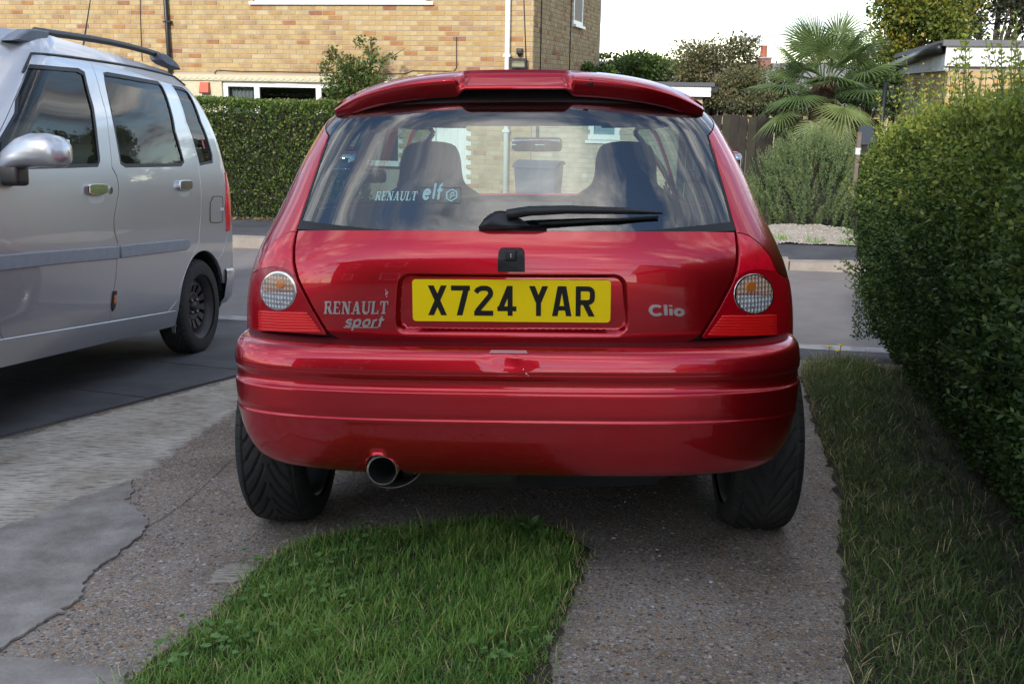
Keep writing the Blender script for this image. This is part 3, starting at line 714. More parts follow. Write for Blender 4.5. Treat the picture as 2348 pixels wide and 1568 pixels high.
decal(B, ribbon(fr_, .0014), lambda p: p, -.0022, .0004, 'window_sticker_frame', pm('clear_sticker_edge', (.10, .16, .17), .5), rg)

# spoiler: sections across the car, each a closed loop
def spoil():
    n = 161; xs = np.linspace(-.528, .528, n); V = []; m = 12
    for x_ in xs:
        a = abs(x_); t = a/.528; ctr = 1-sst((a-.135)/.028)
        ztop = 1.381-.030*t**2-.054*t**4; ytr = .240+.045*t**2+.12*t**5      # trailing upper edge
        yc_, zc_ = ytr, ztop-.007
        low_w = ztop-.060+.016*t**3                                    # wing: lower edge, tucked forwards
        if t > .9: low_w += .012*(t-.9)/.1
        low_c = 1.335
        zl = low_w*(1-ctr)+low_c*ctr; yl = (ytr+.030)*(1-ctr)+(ytr-.004)*ctr
        yt = ytr*(1-ctr)+(ytr+.045)*ctr; zt_ = (ztop-.018+.008*t**4)*(1-ctr)+(ztop-.001)*ctr
        yf = .44+.10*t**3; zf = 1.398-.04*t**2-.055*t**5
        sec = [(yf, zf), (.33+.1*t**3, .6*zf+.4*ztop+.003), (yt+.045, ztop+.002), (yt+.012, zt_*.55+ztop*.45+.002), (yt+.001, zt_+.0015), (yt, zt_-.001), (yt*.75+yl*.25, zt_*.72+zl*.28), (yt*.3+yl*.7, zt_*.28+zl*.72), (yl+.001, zl+.003), (yl+.006, zl), (yl+.06, zl+.004), (yf, zl+.014)]
        V += [(x_, y_, z_) for y_, z_ in sec]
    F = [(i*m+k, i*m+(k+1) % m, (i+1)*m+(k+1) % m, (i+1)*m+k) for i in range(n-1) for k in range(m)]
    V = np.array(V); me = npmesh('spoiler', V, [np.array(F), np.array([list(range(m))]), np.array([list(range((n-1)*m, n*m))[::-1]])], True)
    bm = bmesh.new(); bm.from_mesh(me); bmesh.ops.recalc_face_normals(bm, faces=bm.faces); bm.to_mesh(me); bm.free()
    return link('roof_spoiler', me, RED, car)
sp = spoil()
MB().lathe([(0, .001), (0, .009), (.014, .011), (.02, .009)], 'Y', (.203, .250, 1.354), 16).build('washer_nozzle', BLACKP, sp)
# black strip tucked under the spoiler
MB().box((-.44, .36, 1.312), (.44, .42, 1.33)).build('spoiler_underside', SEAL, sp)
# thin joint line of the brake light cover in the middle of the spoiler
jl = MB()
for sx in (-1, 1): jl.tube([(sx*.125, .28, 1.384), (sx*.136, .268, 1.378), (sx*.138, .250, 1.364), (sx*.135, .238, 1.35)], .0011, 5)
jl.build('brake_light_cover_joint', pm('dark_red_joint', (.10, .004, .008), .5), sp)

# lamps
for sg in (1, -1):
    mp_ = (lambda pl: pl) if sg > 0 else both
    root = B.patch('tail_lamp', mp_(grow(lamp, -.003)), LENSD, car, off=.001, grid=.016, step=.01, rim=.03)
    up = B.px2([(1690,537),(1701,538),(1716,543),(1741,562),(1763,590),(1776,622),(1740,617),(1715,620),(1696,628),(1688,640),(1695,607),(1697,570)])
    B.patch('upper_lens', mp_(up), LENSR, root, off=.0030, grid=.014, step=.01, rim=.004)
    C = np.array((1728., 674.)); 
    full = [tuple(C+42.0*np.array((cos(t), sin(t)))) for t in np.linspace(0, 2*pi, 40, endpoint=False)]
    bigc = [tuple(C+44.8*np.array((cos(t), sin(t)))) for t in np.linspace(0, 2*pi, 40, endpoint=False)]
    B.patch('lens_ring', mp_(B.px2(bigc)), CHROME, root, off=.0032, grid=.02, step=.01, rim=.004, holes=[mp_(B.px2([tuple(C+42.0*np.array((cos(t), sin(t)))) for t in np.linspace(0, 2*pi, 40, endpoint=False)]))])
    lo_ = [(C[0]+41.6*cos(t), C[1]+41.6*sin(t)) for t in np.linspace(.045, pi-.045, 24)]; hi_ = [(C[0]+41.6*cos(t), C[1]+41.6*sin(t)) for t in np.linspace(pi+.01, 2*pi-.01, 24)]
    B.patch('clear_lens', mp_(B.px2([(x_, y_+2) for x_, y_ in lo_])), LENSC, root, off=.0034, grid=.012, step=.008, rim=.004)
    B.patch('amber_lens', mp_(B.px2(hi_)), LENSA, root, off=.0034, grid=.012, step=.008, rim=.004)
    for cpx, r_, mt in (((1720, 657), 10, AMBER), ((1724, 694), 9, LENSC)):
        B.patch('bulb', mp_(B.px2([(cpx[0]+r_*cos(t), cpx[1]+r_*sin(t)) for t in np.linspace(0, 2*pi, 18, endpoint=False)])), mt, root, off=.0065, grid=.01, step=.006, rim=.004)
    for k in range(7):                                                # ribbed reflector, one strip per rib
        y0, y1 = 724+6.6*k, 724+6.6*k+3.6; xl = 1653-5.0*k
        B.patch('reflector_strip', mp_(B.px2([(xl, y1+.5), (1778, y1-2.0), (1778, y0-2.0), (xl+3, y0+.5)])), LENSS, root, off=.0048, grid=.03, step=.02, rim=.003)

# rear bumper
BP = Loft(w=[(.300,.690),(.318,.726),(.35,.753),(.39,.771),(.44,.783),(.48,.789),(.53,.792),(.60,.793),(.64,.791),(.66,.785),(.674,.772)],
          r=[(.300,.085),(.318,.045),(.35,.018),(.39,.008),(.44,.002),(.48,.0),(.53,.0),(.60,.002),(.64,.010),(.66,.026),(.674,.055)],
          f=[(.3,3),(.674,3)], c=[(.3,.31),(.674,.31)], cf=[(.3,.5),(.674,.5)], n=3.4, LR=.95, LS=2.2)
BP.survey(CARM, (-1.2, 1.2, .302, .672))
prof = [(.300,.02),(.305,.006),(.312,0),(.325,0),(.345,0),(.37,0),(.40,0),(.43,0),(.455,0),(.468,-.0008),(.4755,-.0018),(.4775,-.0014),(.479,.0008),(.481,.0014),(.486,.0006),(.50,0),(.52,0),(.54,-.0004),(.548,-.0006),(.5515,.0001),(.5535,.0022),(.5550,.0062),(.5568,.0095),(.566,.0115),(.575,.0112),(.584,.0098),(.589,.0078),(.592,.0056),(.594,.0036),(.597,.0018),(.600,.0024),(.6025,.0018),(.606,.0004),(.612,0),(.62,0),(.63,0),(.64,0),(.648,0),(.655,0),(.661,0),(.666,.001),(.670,.003),(.674,.01)]
arU = BP.yz([(AX-.345, .5)], 1)[0][0]
nu = 320; Us = np.linspace(-1.13, 1.13, nu); Zs = np.array([p[0] for p in prof]); D = np.array([p[1] for p in prof])
UU, ZZ = np.meshgrid(Us, Zs); DD = np.repeat(D[:, None], nu, 1)*(1-.55*sst((np.abs(UU)-.62)/.25))
(ue, ze), = BP.px2([(872, 1060)])
cut = np.clip(.047**2-(UU-ue)**2, 0, None)**.5*1.28                       # notch for the exhaust
ZZ = np.where(ZZ < .40, np.maximum(ZZ, np.minimum(.398, .318+cut)), ZZ)
ZZ = np.where((np.abs(UU) > .52) & (ZZ < .33), ZZ, ZZ)
(ud, zd), = BP.px2([(1163, 836)])
g_ = lambda u, z, su, sz: np.exp(-((UU-u)/su)**2-((ZZ-z)/sz)**2)
DD = DD+.0055*g_(ud, zd+.004, .040, .017)-.0022*g_(ud+.028, zd+.016, .013, .010)+.002*g_(ud-.045, zd+.018, .018, .010)-.0012*g_(ud, zd, .014, .008)
P = BP(UU, ZZ, -DD); i, j = np.meshgrid(np.arange(len(Zs)-1), np.arange(nu-1), indexing='ij')
bumper = link('rear_bumper', npmesh('rear_bumper', P.reshape(-1, 3), np.stack([i*nu+j, i*nu+j+1, (i+1)*nu+j+1, (i+1)*nu+j], -1).reshape(-1, 4), True), RED, car)
# shelf joining the bumper top to the body behind it, and a lining inside
Pt = BP(UU[-1], ZZ[-1], -DD[-1]); Pi = B(Us*.985, np.full(nu, .672), np.full(nu, -.02)); 
link('bumper_shelf', npmesh('bumper_shelf', np.vstack([Pt, Pi]), np.array([(k, k+1, nu+k+1, nu+k) for k in range(nu-1)]), True), pm('dark_red_shelf', (.10, .003, .006), .5), car)
tc_ = BP.px2([(1586,976),(1634,974.5),(1634,1002),(1586,1003.5)])
BP.patch('tow_eye_cover', tc_, RED, car, off=.0012, grid=.02, rim=.003, chamfer=.0012)
for pos_, rr_ in (((1200,846.5),1.6),((1207,856.5),2.2),((1211,861),1.2)):
    BP.patch('paint_chip', BP.px2([(pos_[0]+rr_*cos(t), pos_[1]+rr_*sin(t)) for t in np.linspace(0, 2*pi, 8, endpoint=False)]), bpy.data.materials['chipped_paint'], bumper, off=.001, grid=.01, rim=.001, chamfer=0)
(u_, z_), (u2_, z2_) = BP.px2([(1122, 806), (1210, 806)])
MB().add(list(BP(np.array([u_, u2_, u2_-.004, u_+.004]), np.array([.655, .655, .6615, .6615]), np.full(4, .0012))), [(0,1,2,3)]).build('bumper_sticker', pm('pink_reflective_strip', (.60, .25, .27), .3), bumper, fix=False)

# exhaust
ex_ = empty('exhaust', None, parent=car)
Pe = Vector(BP(ue, .335, 0.0)); ec = Vector((Pe.x+.005, .02, .329))
o1 = MB(); n = 40; ang = [2*pi*k/n for k in range(n)]
def ell(cx, y, cz, rx, rz, sl): return [(cx+rx*cos(a), y+sl*(cos(a)*rx), cz+rz*sin(a)) for a in ang]
ringsA = [ell(ec.x+.030, .26, ec.z-.010, .060, .050, 0), ell(ec.x+.026, .12, ec.z-.010, .064, .054, .25), ell(ec.x+.022, .072, ec.z-.001, .072, .060, .55), ell(ec.x+.022, .068, ec.z-.001, .070, .058, .55), ell(ec.x+.022, .070, ec.z-.001, .067, .055, .55), ell(ec.x+.026, .15, ec.z-.006, .056, .046, .4)]
vs = [v for r in ringsA for v in r]; o1.add(vs, [(i*n+k, i*n+(k+1) % n, (i+1)*n+(k+1) % n, (i+1)*n+k) for i in range(len(ringsA)-1) for k in range(n)], True)
o1.build('exhaust_trim', EXH, ex_)
o2 = MB(); ra = [ell(ec.x-.004, .18, ec.z+.004, .039, .039, 0), ell(ec.x-.005, .022, ec.z+.004, .0405, .0405, 0), ell(ec.x-.005, .022, ec.z+.004, .0365, .0365, 0), ell(ec.x-.006, .17, ec.z+.004, .035, .035, 0)]
o2.add([v for r in ra for v in r], [(i*n+k, i*n+(k+1) % n, (i+1)*n+(k+1) % n, (i+1)*n+k) for i in range(3) for k in range(n)]+[tuple(range(3*n, 4*n))], True)
o2.build('tail_pipe', EXH, ex_)
MB().lathe([(.02, .0355), (.15, .0345), (.16, .001)], 'Y', (ec.x-.006, 0, ec.z+.004), 32).build('pipe_bore', SOOT, ex_)
# silencer barrel curving off to the right under the bumper
MB().lathe([(0, .02), (.0, .07), (.02, .078), (.30, .078), (.32, .07), (.32, .02)], 'X', (ec.x+.03, .20, ec.z-.01), 32).build('silencer', pm('dull_silencer_steel', (.05, .047, .043), .75, .3), ex_)

# wheels
ty = tyre_mesh(.292, .200, .215); alm = alloy_mesh(.213, .20); tyf = tyre_mesh(.292, .200, .215, False, 96); drop_tmp()
for x_, o_ in ((.742, 1), (-.742, -1)):
    wheel(car, 'rear_wheel', (x_, AX, .290), o_, ty, alm); wheel(car, 'front_wheel', (x_, FAX, .290), o_, tyf, alm)
# floor, axle, dashboard, seats
fl = MB(); fl.box((-.66, .95, .225), (.66, 3.4, .25)); fl.box((-.58, .16, .40), (.58, .95, .44)); fl.box((-.56, .56, .25), (.56, .63, .31)); fl.build('underbody', DARK, car)
it = MB(); it.box((-.66, .34, .60), (.66, .40, .86)); it.rbox((-.66, 2.10, .55), (.66, 2.62, .935), .05); it.build('dashboard', TRIM, car)
MB().rbox((-.60, .38, .80), (.60, .70, .845), .012).build('parcel_shelf', TRIM, car)
def seat(xc, yb, name, head=True, wd=.25, h0=.50, top=1.02):
    e = empty(name, None, parent=car); mb = MB()
    mb.rbox((xc-wd, yb, .32), (xc+wd, yb+.52, .50), .06); mb.build('seat_cushion', FABRIC, e)
    m = Matrix.Translation((xc, yb-.02, .435)) @ Matrix.Rotation(radians(14), 4, 'X')
    # one-piece sports backrest narrowing into the headrest
    pf = [(-wd*.92, 0), (wd*.92, 0), (wd*1.0, .18), (wd*1.0, .44), (wd*.95, .54), (wd*.80, .61), (wd*.56, .64), (wd*.50, .68), (wd*.49, .76), (wd*.36, .81), (-wd*.36, .81), (-wd*.49, .76), (-wd*.50, .68), (-wd*.56, .64), (-wd*.80, .61), (-wd*.95, .54), (-wd*1.0, .44), (-wd*1.0, .18)]
    pf = chaikin(pf, 2); n = len(pf); bm_ = MB(); vs = []; 
    for yy, sc in ((0.01, .93), (-.02, .99), (-.06, 1.0), (-.10, .99), (-.13, .93)): vs += [m @ Vector((p[0]*sc, yy+.13*0+.0, .4+(p[1]-.4)*sc)) for p in pf]
    fs = [(i*n+k, i*n+(k+1) % n, (i+1)*n+(k+1) % n, (i+1)*n+k) for i in range(4) for k in range(n)]+[tuple(range(n))[::-1], tuple(range(4*n, 5*n))]
    bm_.add(vs, fs, True); bm_.build('seat_back', FABRIC, e); return e
seat(-.36, 1.50, 'front_seat', wd=.225); seat(.36, 1.50, 'front_seat', wd=.225)
rb = MB(); rb.rbox((-.60, .72, .34), (.60, 1.18, .50), .05); rb.rbox((-.60, .64, .45), (.60, .80, .89), .05, Matrix.Rotation(0, 4, 'X')); rb.build('rear_bench', FABRIC, car)
sw = MB(); sw.lathe([(r_*0+.018*cos(t), .185+.016*sin(t)) for r_, t in zip([0]*12, np.linspace(0, 2*pi, 12, endpoint=False))], 'Y', (0, 0, 0), 32, closed=True)
sw_o = sw.build('steering_wheel', BLACKP, car); sw_o.location = (.36, 2.02, .86); sw_o.rotation_euler = (radians(-25), 0, 0)
# interior mirror
im = MB(); im.rbox((-.112, 2.10, 1.178), (.112, 2.135, 1.240), .022, Matrix.Translation((.012, 0, 0))); im.tube([(.012, 2.135, 1.225), (.012, 2.17, 1.27), (.012, 2.15, 1.31)], .008, 8)
imo = im.build('interior_mirror', BLACKP, car)
MB().rbox((-.102, 2.0985, 1.186), (.114, 2.1005, 1.232), .0009, seg=1).build('mirror_glass', pm('mirror_glass', (.55, .6, .6), .02, 1.0), imo)
# side glass, windscreen, door mirrors, handles, aerial, head lamps, tow points
for sg in (1, -1):
    B.patch('quarter_window', B.yz(q_win, sg), GLASS, car, off=-.004, grid=.05, rim=.002, chamfer=0)
    B.patch('door_window', B.yz(d_win, sg), GLASS, car, off=-.004, grid=.06, rim=.002, chamfer=0)
    for nm, pl in (('quarter_window_seal', q_win), ('door_window_seal', d_win)):
        o_ = B.yz(pl, sg); B.patch(nm, grow(o_, .002), SEAL, car, off=.001, grid=.06, step=.02, rim=.01, holes=[grow(o_, -.014)], chamfer=.001)
    dm = empty('door_mirror', None, parent=car); mb = MB(); mb.rbox((.74, 1.95, 1.085), (.908, 2.05, 1.178), .04, Matrix.Scale(sg, 4, (1, 0, 0)), 4); mb.build('mirror_housing', RED, dm)
    MB().rbox((.765, 1.944, 1.10), (.897, 1.952, 1.167), .004, Matrix.Scale(sg, 4, (1, 0, 0)), 1).build('mirror_glass', bpy.data.materials['mirror_glass'], dm)
    MB().rbox((.66, 1.97, 1.04), (.80, 2.04, 1.10), .02, Matrix.Scale(sg, 4, (1, 0, 0))).build('mirror_foot', BLACKP, dm)
    B.patch('door_handle', B.yz([(1.42, .845), (1.56, .838), (1.56, .868), (1.42, .875)], sg), BLACKP, car, off=.012, grid=.03, rim=.012)
    B.patch('side_moulding', B.yz([(1.05, .50), (2.62, .50), (2.62, .545), (1.05, .545)], sg), RED, car, off=.008, grid=.05, rim=.01)
    ds = [p for p in [(1.345, .30), (1.335, .60), (1.345, .95)]]
    jl = MB(); jl.tube([tuple(B(*B.yz([p], sg)[0], .0015)) for p in resample(ds, .03, False)], .0022, 4); jl.tube([tuple(B(*B.yz([p], sg)[0], .0015)) for p in resample([(2.52, .30), (2.54, .60), (2.45, .90)], .03, False)], .0022, 4); jl.build('door_joint', SEAL, car)
    B.patch('head_lamp', [(u*sg, z_) for u, z_ in [(TT-.80, .60), (TT-.42, .58), (TT-.36, .66), (TT-.55, .72), (TT-.80, .74)]], glassmat('head_lamp_lens', (.8, .82, .82), 1.8), car, off=.004, grid=.04, rim=.01)
    lin = MB(); 
    for ay in (AX, FAX):
        a_ = circ(ay, .30, .34, 8, 150, 24); k_ = len(a_); vs = [(sg*.80, y_, z_) for y_, z_ in a_]+[(sg*.52, y_, z_) for y_, z_ in a_]
        lin.add(vs, [(i, i+1, k_+i+1, k_+i) for i in range(k_-1)], True)
    lin.build('wheel_arch_liner', DARK, car)
B.patch('front_grille', [(TT-.30, .60), (TT+.30, .60), (TT+.34, .66), (TT-.34, .66)], BLACKP, car, off=.005, grid=.04, step=.03, rim=.01)
B.patch('front_intake', [(TT-.55, .28), (TT+.55, .28), (TT+.50, .40), (TT-.50, .40)], BLACKP, car, off=.005, grid=.04, step=.03, rim=.01)
B.patch('windscreen', [(TT-.68, .985), (TT, .99), (TT+.68, .985), (TT+.71, 1.02), (TT+.66, 1.28), (TT, 1.322), (TT-.66, 1.28), (TT-.71, 1.02)], GLASSF, car, off=-.004, grid=.06, rim=.002, chamfer=0)
MB().tube([(-.03, 1.96, 1.39), (-.028, 1.93, 1.45), (-.04, 1.66, 1.98)], [.008, .0035, .002], 6).build('roof_aerial', BLACKP, car)

# ================================================================ the setting
def agg_colour(N, L, t):
    n0 = N.new('ShaderNodeTexNoise'); n0.inputs['Scale'].default_value = 2.2; n0.inputs['Detail'].default_value = 10; n0.inputs['Roughness'].default_value = .72; L.new(t.outputs['Object'], n0.inputs['Vector'])
    r0 = N.new('ShaderNodeValToRGB'); r0.color_ramp.elements[0].position = .33; r0.color_ramp.elements[1].position = .7; r0.color_ramp.elements[0].color = (.18, .147, .118, 1); r0.color_ramp.elements[1].color = (.44, .375, .31, 1)
    L.new(n0.outputs['Fac'], r0.inputs[0]); base = r0.outputs[0]
    for sc, thr, cols in ((270, .55, ((.43,.365,.30),(.18,.138,.11),(.47,.35,.25),(.30,.25,.21),(.55,.50,.45),(.16,.128,.107))), (130, .48, ((.44,.39,.34),(.37,.20,.10),(.31,.255,.21),(.145,.11,.09),(.46,.33,.20),(.22,.18,.158))), (75, .36, ((.50,.46,.42),(.36,.20,.105),(.27,.225,.19),(.13,.10,.085),(.41,.29,.17),(.20,.17,.15)))):
        v = N.new('ShaderNodeTexVoronoi'); v.inputs['Scale'].default_value = sc; v.inputs['Randomness'].default_value = 1; L.new(t.outputs['Object'], v.inputs['Vector'])
        sp_ = N.new('ShaderNodeSeparateColor'); L.new(v.outputs['Color'], sp_.inputs[0])
        cr = N.new('ShaderNodeValToRGB'); cr.color_ramp.interpolation = 'CONSTANT'; cr.color_ramp.elements.remove(cr.color_ramp.elements[1])
        for i, c in enumerate(cols):
            e = cr.color_ramp.elements[0] if i == 0 else cr.color_ramp.elements.new(i/len(cols)); e.position = (0, .16, .3, .52, .72, .84)[i]; e.color = (*c, 1)
        L.new(sp_.outputs['Red'], cr.inputs[0])
        th = N.new('ShaderNodeMath'); th.operation = 'MULTIPLY'; th.inputs[1].default_value = thr*1.5; L.new(sp_.outputs['Green'], th.inputs[0])
        lt = N.new('ShaderNodeMath'); lt.operation = 'LESS_THAN'; L.new(v.outputs['Distance'], lt.inputs[0]); L.new(th.outputs[0], lt.inputs[1])
        mi = N.new('ShaderNodeMix'); mi.data_type = 'RGBA'; L.new(lt.outputs[0], mi.inputs['Factor']); L.new(base, mi.inputs['A']); L.new(cr.outputs[0], mi.inputs['B']); base = mi.outputs['Result']
    # old oil and tyre stains
    n9 = N.new('ShaderNodeTexNoise'); n9.inputs['Scale'].default_value = 1.1; n9.inputs['Detail'].default_value = 7; L.new(t.outputs['Object'], n9.inputs['Vector'])
    r9 = N.new('ShaderNodeValToRGB'); r9.color_ramp.elements[0].position = .36; r9.color_ramp.elements[0].color = (.78, .76, .74, 1); r9.color_ramp.elements[1].position = .56; L.new(n9.outputs['Fac'], r9.inputs[0])
    mm = N.new('ShaderNodeMix'); mm.data_type = 'RGBA'; mm.blend_type = 'MULTIPLY'; mm.inputs['Factor'].default_value = 1; L.new(base, mm.inputs['A']); L.new(r9.outputs[0], mm.inputs['B'])
    return mm.outputs['Result']
def groundmat(name):
    m = bpy.data.materials.new(name); m.use_nodes = True; N, L = nodes_of(m); b = N['Principled BSDF']; b.inputs['Roughness'].default_value = .85; b.inputs['Specular IOR Level'].default_value = .25; t = N.new('ShaderNodeTexCoord')
    return m, N, L, b, t
def aggmat():
    m, N, L, b, t = groundmat('exposed_aggregate'); L.new(agg_colour(N, L, t), b.inputs['Base Color'])
    bp = N.new('ShaderNodeBump'); bp.inputs['Strength'].default_value = .7; bp.inputs['Distance'].default_value = .006
    nn = N.new('ShaderNodeTexNoise'); nn.inputs['Scale'].default_value = 90; nn.inputs['Detail'].default_value = 6; L.new(t.outputs['Object'], nn.inputs['Vector']); L.new(nn.outputs['Fac'], bp.inputs['Height']); L.new(bp.outputs[0], b.inputs['Normal'])
    return m
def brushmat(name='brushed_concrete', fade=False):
    """broom-finished concrete; with fade, blended into the aggregate where the 'wear' attribute rises"""
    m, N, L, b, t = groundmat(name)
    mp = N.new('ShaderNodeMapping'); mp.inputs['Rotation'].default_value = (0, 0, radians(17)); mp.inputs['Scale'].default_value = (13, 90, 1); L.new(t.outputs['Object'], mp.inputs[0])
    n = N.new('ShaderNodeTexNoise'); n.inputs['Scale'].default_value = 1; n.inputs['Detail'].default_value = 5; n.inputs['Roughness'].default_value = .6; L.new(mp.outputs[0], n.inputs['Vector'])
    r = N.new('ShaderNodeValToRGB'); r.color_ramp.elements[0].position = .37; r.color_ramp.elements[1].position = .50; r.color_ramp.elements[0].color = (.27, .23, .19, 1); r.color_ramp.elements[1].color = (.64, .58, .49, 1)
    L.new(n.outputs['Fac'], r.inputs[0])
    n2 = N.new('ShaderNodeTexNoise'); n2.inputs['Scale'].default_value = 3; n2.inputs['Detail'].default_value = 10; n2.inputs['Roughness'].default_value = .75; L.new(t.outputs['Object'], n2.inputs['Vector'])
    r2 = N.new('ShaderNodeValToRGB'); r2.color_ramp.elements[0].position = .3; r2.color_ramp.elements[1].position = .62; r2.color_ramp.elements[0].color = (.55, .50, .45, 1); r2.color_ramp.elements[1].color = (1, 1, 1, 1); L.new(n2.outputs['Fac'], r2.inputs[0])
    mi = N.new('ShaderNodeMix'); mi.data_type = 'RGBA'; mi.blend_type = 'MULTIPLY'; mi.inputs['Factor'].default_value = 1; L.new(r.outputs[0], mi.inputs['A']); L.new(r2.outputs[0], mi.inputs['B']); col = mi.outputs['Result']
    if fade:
        at_ = N.new('ShaderNodeAttribute'); at_.attribute_name = 'agg_blend'; n3 = N.new('ShaderNodeTexNoise'); n3.inputs['Scale'].default_value = 14; n3.inputs['Detail'].default_value = 9; n3.inputs['Roughness'].default_value = .75; L.new(t.outputs['Object'], n3.inputs['Vector'])
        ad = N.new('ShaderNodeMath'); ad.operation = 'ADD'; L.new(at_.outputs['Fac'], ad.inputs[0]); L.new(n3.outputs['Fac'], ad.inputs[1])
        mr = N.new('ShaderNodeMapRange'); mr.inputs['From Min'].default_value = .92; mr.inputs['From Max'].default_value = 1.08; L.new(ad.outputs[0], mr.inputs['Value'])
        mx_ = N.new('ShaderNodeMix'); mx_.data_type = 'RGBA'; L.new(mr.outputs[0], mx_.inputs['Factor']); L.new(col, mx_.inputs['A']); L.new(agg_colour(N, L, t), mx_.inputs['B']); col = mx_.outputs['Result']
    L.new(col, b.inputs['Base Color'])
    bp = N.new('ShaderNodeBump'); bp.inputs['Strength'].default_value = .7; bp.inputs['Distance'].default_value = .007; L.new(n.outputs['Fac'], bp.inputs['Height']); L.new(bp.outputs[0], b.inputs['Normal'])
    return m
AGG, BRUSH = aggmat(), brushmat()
SLAB = pm('dark_worn_concrete', (.075, .075, .079), .7, var=(2.6, (.14, .137, .138), 10), bump=(140, .35, .003), spec=.3)
CEM = pm('smooth_cement_patch', (.235, .20, .172), .8, var=(7, (.42, .375, .33), 12), bump=(70, .9, .006), spec=.3)
ROADM = pm('worn_road_asphalt', (.165, .146, .138), .85, var=(.9, (.25, .225, .21), 12), bump=(120, .6, .006), spec=.25)
PATHM = pm('dark_path_asphalt', (.060, .060, .068), .85, var=(2.5, (.10, .098, .105), 8), bump=(150, .5, .004), spec=.25)
KERBM = pm('pale_kerb_concrete', (.36, .31, .26), .85, var=(5, (.24, .20, .17), 8), bump=(80, .5, .004))
CHAN = pm('pale_channel_concrete', (.42, .40, .37), .85, var=(9, (.22, .20, .19), 8))
SOIL = pm('dry_soil', (.036, .028, .020), .95, var=(12, (.08, .062, .045), 10), bump=(40, .8, .02))
EARTH = pm('garden_earth', (.10, .085, .06), .95, var=(.7, (.07, .10, .035), 8))
RZ = -.53
def sheet(name, poly, mat, mw=None, z=0, thick=None, kind='structure', label=None, cat=None, parent=None):
    mb = MB(); n = len(poly)
    if area2([(p[0], p[1]) for p in poly]) < 0: poly = poly[::-1]
    P = [(p[0], p[1], p[2] if len(p) > 2 else z) for p in poly]
    if thick: mb.add(P+[(p[0], p[1], p[2]-thick) for p in P], [tuple(range(n))]+[(i, n+i, n+(i+1) % n, (i+1) % n) for i in range(n)])
    else: mb.add(P, [tuple(range(n))])
    o = mb.build(name, mat, parent, mw, fix=False)
    if not parent: tag(o, label, cat, kind=kind)
    return o
def rough_edge(pts, amp, step, closed=False, seed=1):
    r = random.Random(seed); P = resample(pts, step, closed); return [(p[0]+r.gauss(0, amp), p[1]+r.gauss(0, amp)) for p in P]
sheet('ground', [(-300, -200), (300, -200), (300, 500), (-300, 500)], EARTH, None, -1.15)
# street lines, all surveyed on the level of the road
nl, nr = on_z(525, 724, RZ), on_z(1950, 800, RZ); fl_, fr_k = on_z(560, 571, RZ), on_z(1900, 622, RZ)
sd = (((nr-nl).normalized()+(fr_k-fl_).normalized())/2).normalized(); sn_ = Vector((-sd.y, sd.x, 0))       # along the street, across it
n0, f0 = (nl+nr)/2, (fl_+fr_k)/2
def along(base, a, b=0, z=0): p = base+sd*a+sn_*b; return (p.x, p.y, p.z+z)
sheet('road', [along(n0, -60, -.2), along(n0, 60, -.2), along(f0, 60, .05), along(f0, -60, .05)], ROADM)
# flush pale channel along the near edge, then the dark footpath, which meets the drive
sheet('road_edge_strip', [along(n0, -30, -.10, .004), along(n0, 30, -.10, .004), along(n0, 30, .03, .004), along(n0, -30, .03, .004)], CHAN)
def dw(x, y, z=0): return DRIVE @ Vector((x, y, z))
pl_, pr_ = dr(525, 757), dr(1950, 830)
pd = (pr_-pl_).normalized()
path_near = [dw(*(pl_+pd*a)) for a in (-12, 0, 4, 12)]; path_far = [Vector(along(n0, a, -.10, .002)) for a in (-14, -2, 2, 14)]
mb = MB(); mb.add([tuple(p+Vector((0, 0, .003))) for p in path_near]+[tuple(p) for p in path_far], [(i, i+1, 5+i, 4+i) for i in range(3)]); tag(mb.build('footpath', PATHM, None, fix=False), kind='structure')
# drive: one tilted sheet of exposed aggregate
sheet('driveway', [(-14, -14), (14, -14), tuple((pl_+pd*12)[:2]), tuple((pl_-pd*12)[:2])], AGG, DRIVE)
# brushed concrete running past the van, smooth dark slabs under the van, cement patches
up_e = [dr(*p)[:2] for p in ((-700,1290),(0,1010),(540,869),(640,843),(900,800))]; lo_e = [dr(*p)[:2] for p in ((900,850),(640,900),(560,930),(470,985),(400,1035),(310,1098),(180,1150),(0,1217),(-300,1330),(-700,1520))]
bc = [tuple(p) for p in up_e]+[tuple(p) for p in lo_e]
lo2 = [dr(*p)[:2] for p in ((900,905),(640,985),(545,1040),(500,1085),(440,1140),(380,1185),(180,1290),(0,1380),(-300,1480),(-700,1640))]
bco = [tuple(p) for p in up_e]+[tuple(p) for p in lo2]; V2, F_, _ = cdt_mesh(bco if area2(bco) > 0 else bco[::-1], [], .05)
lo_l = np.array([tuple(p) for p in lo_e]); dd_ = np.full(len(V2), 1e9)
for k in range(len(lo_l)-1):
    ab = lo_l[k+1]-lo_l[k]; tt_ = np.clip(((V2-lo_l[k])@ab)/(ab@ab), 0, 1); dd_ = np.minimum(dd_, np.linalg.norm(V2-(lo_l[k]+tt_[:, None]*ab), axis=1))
sg_ = np.where(in_poly(V2, bc), -1, 1); agg_blend = .5+np.clip(sg_*dd_/.22, -.5, .55)  # concrete colour gives way to aggregate colour across the lower edge
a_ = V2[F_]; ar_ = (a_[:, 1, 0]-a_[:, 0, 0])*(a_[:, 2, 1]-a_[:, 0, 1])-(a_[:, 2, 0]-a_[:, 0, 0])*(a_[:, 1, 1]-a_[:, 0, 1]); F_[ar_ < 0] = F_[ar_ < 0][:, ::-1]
tag(link('brushed_concrete', npmesh('brushed_concrete', np.column_stack([V2, np.full(len(V2), .002)]), F_, False, {'agg_blend': agg_blend}), brushmat('blended_brushed_concrete', True), None, DRIVE), kind='structure')
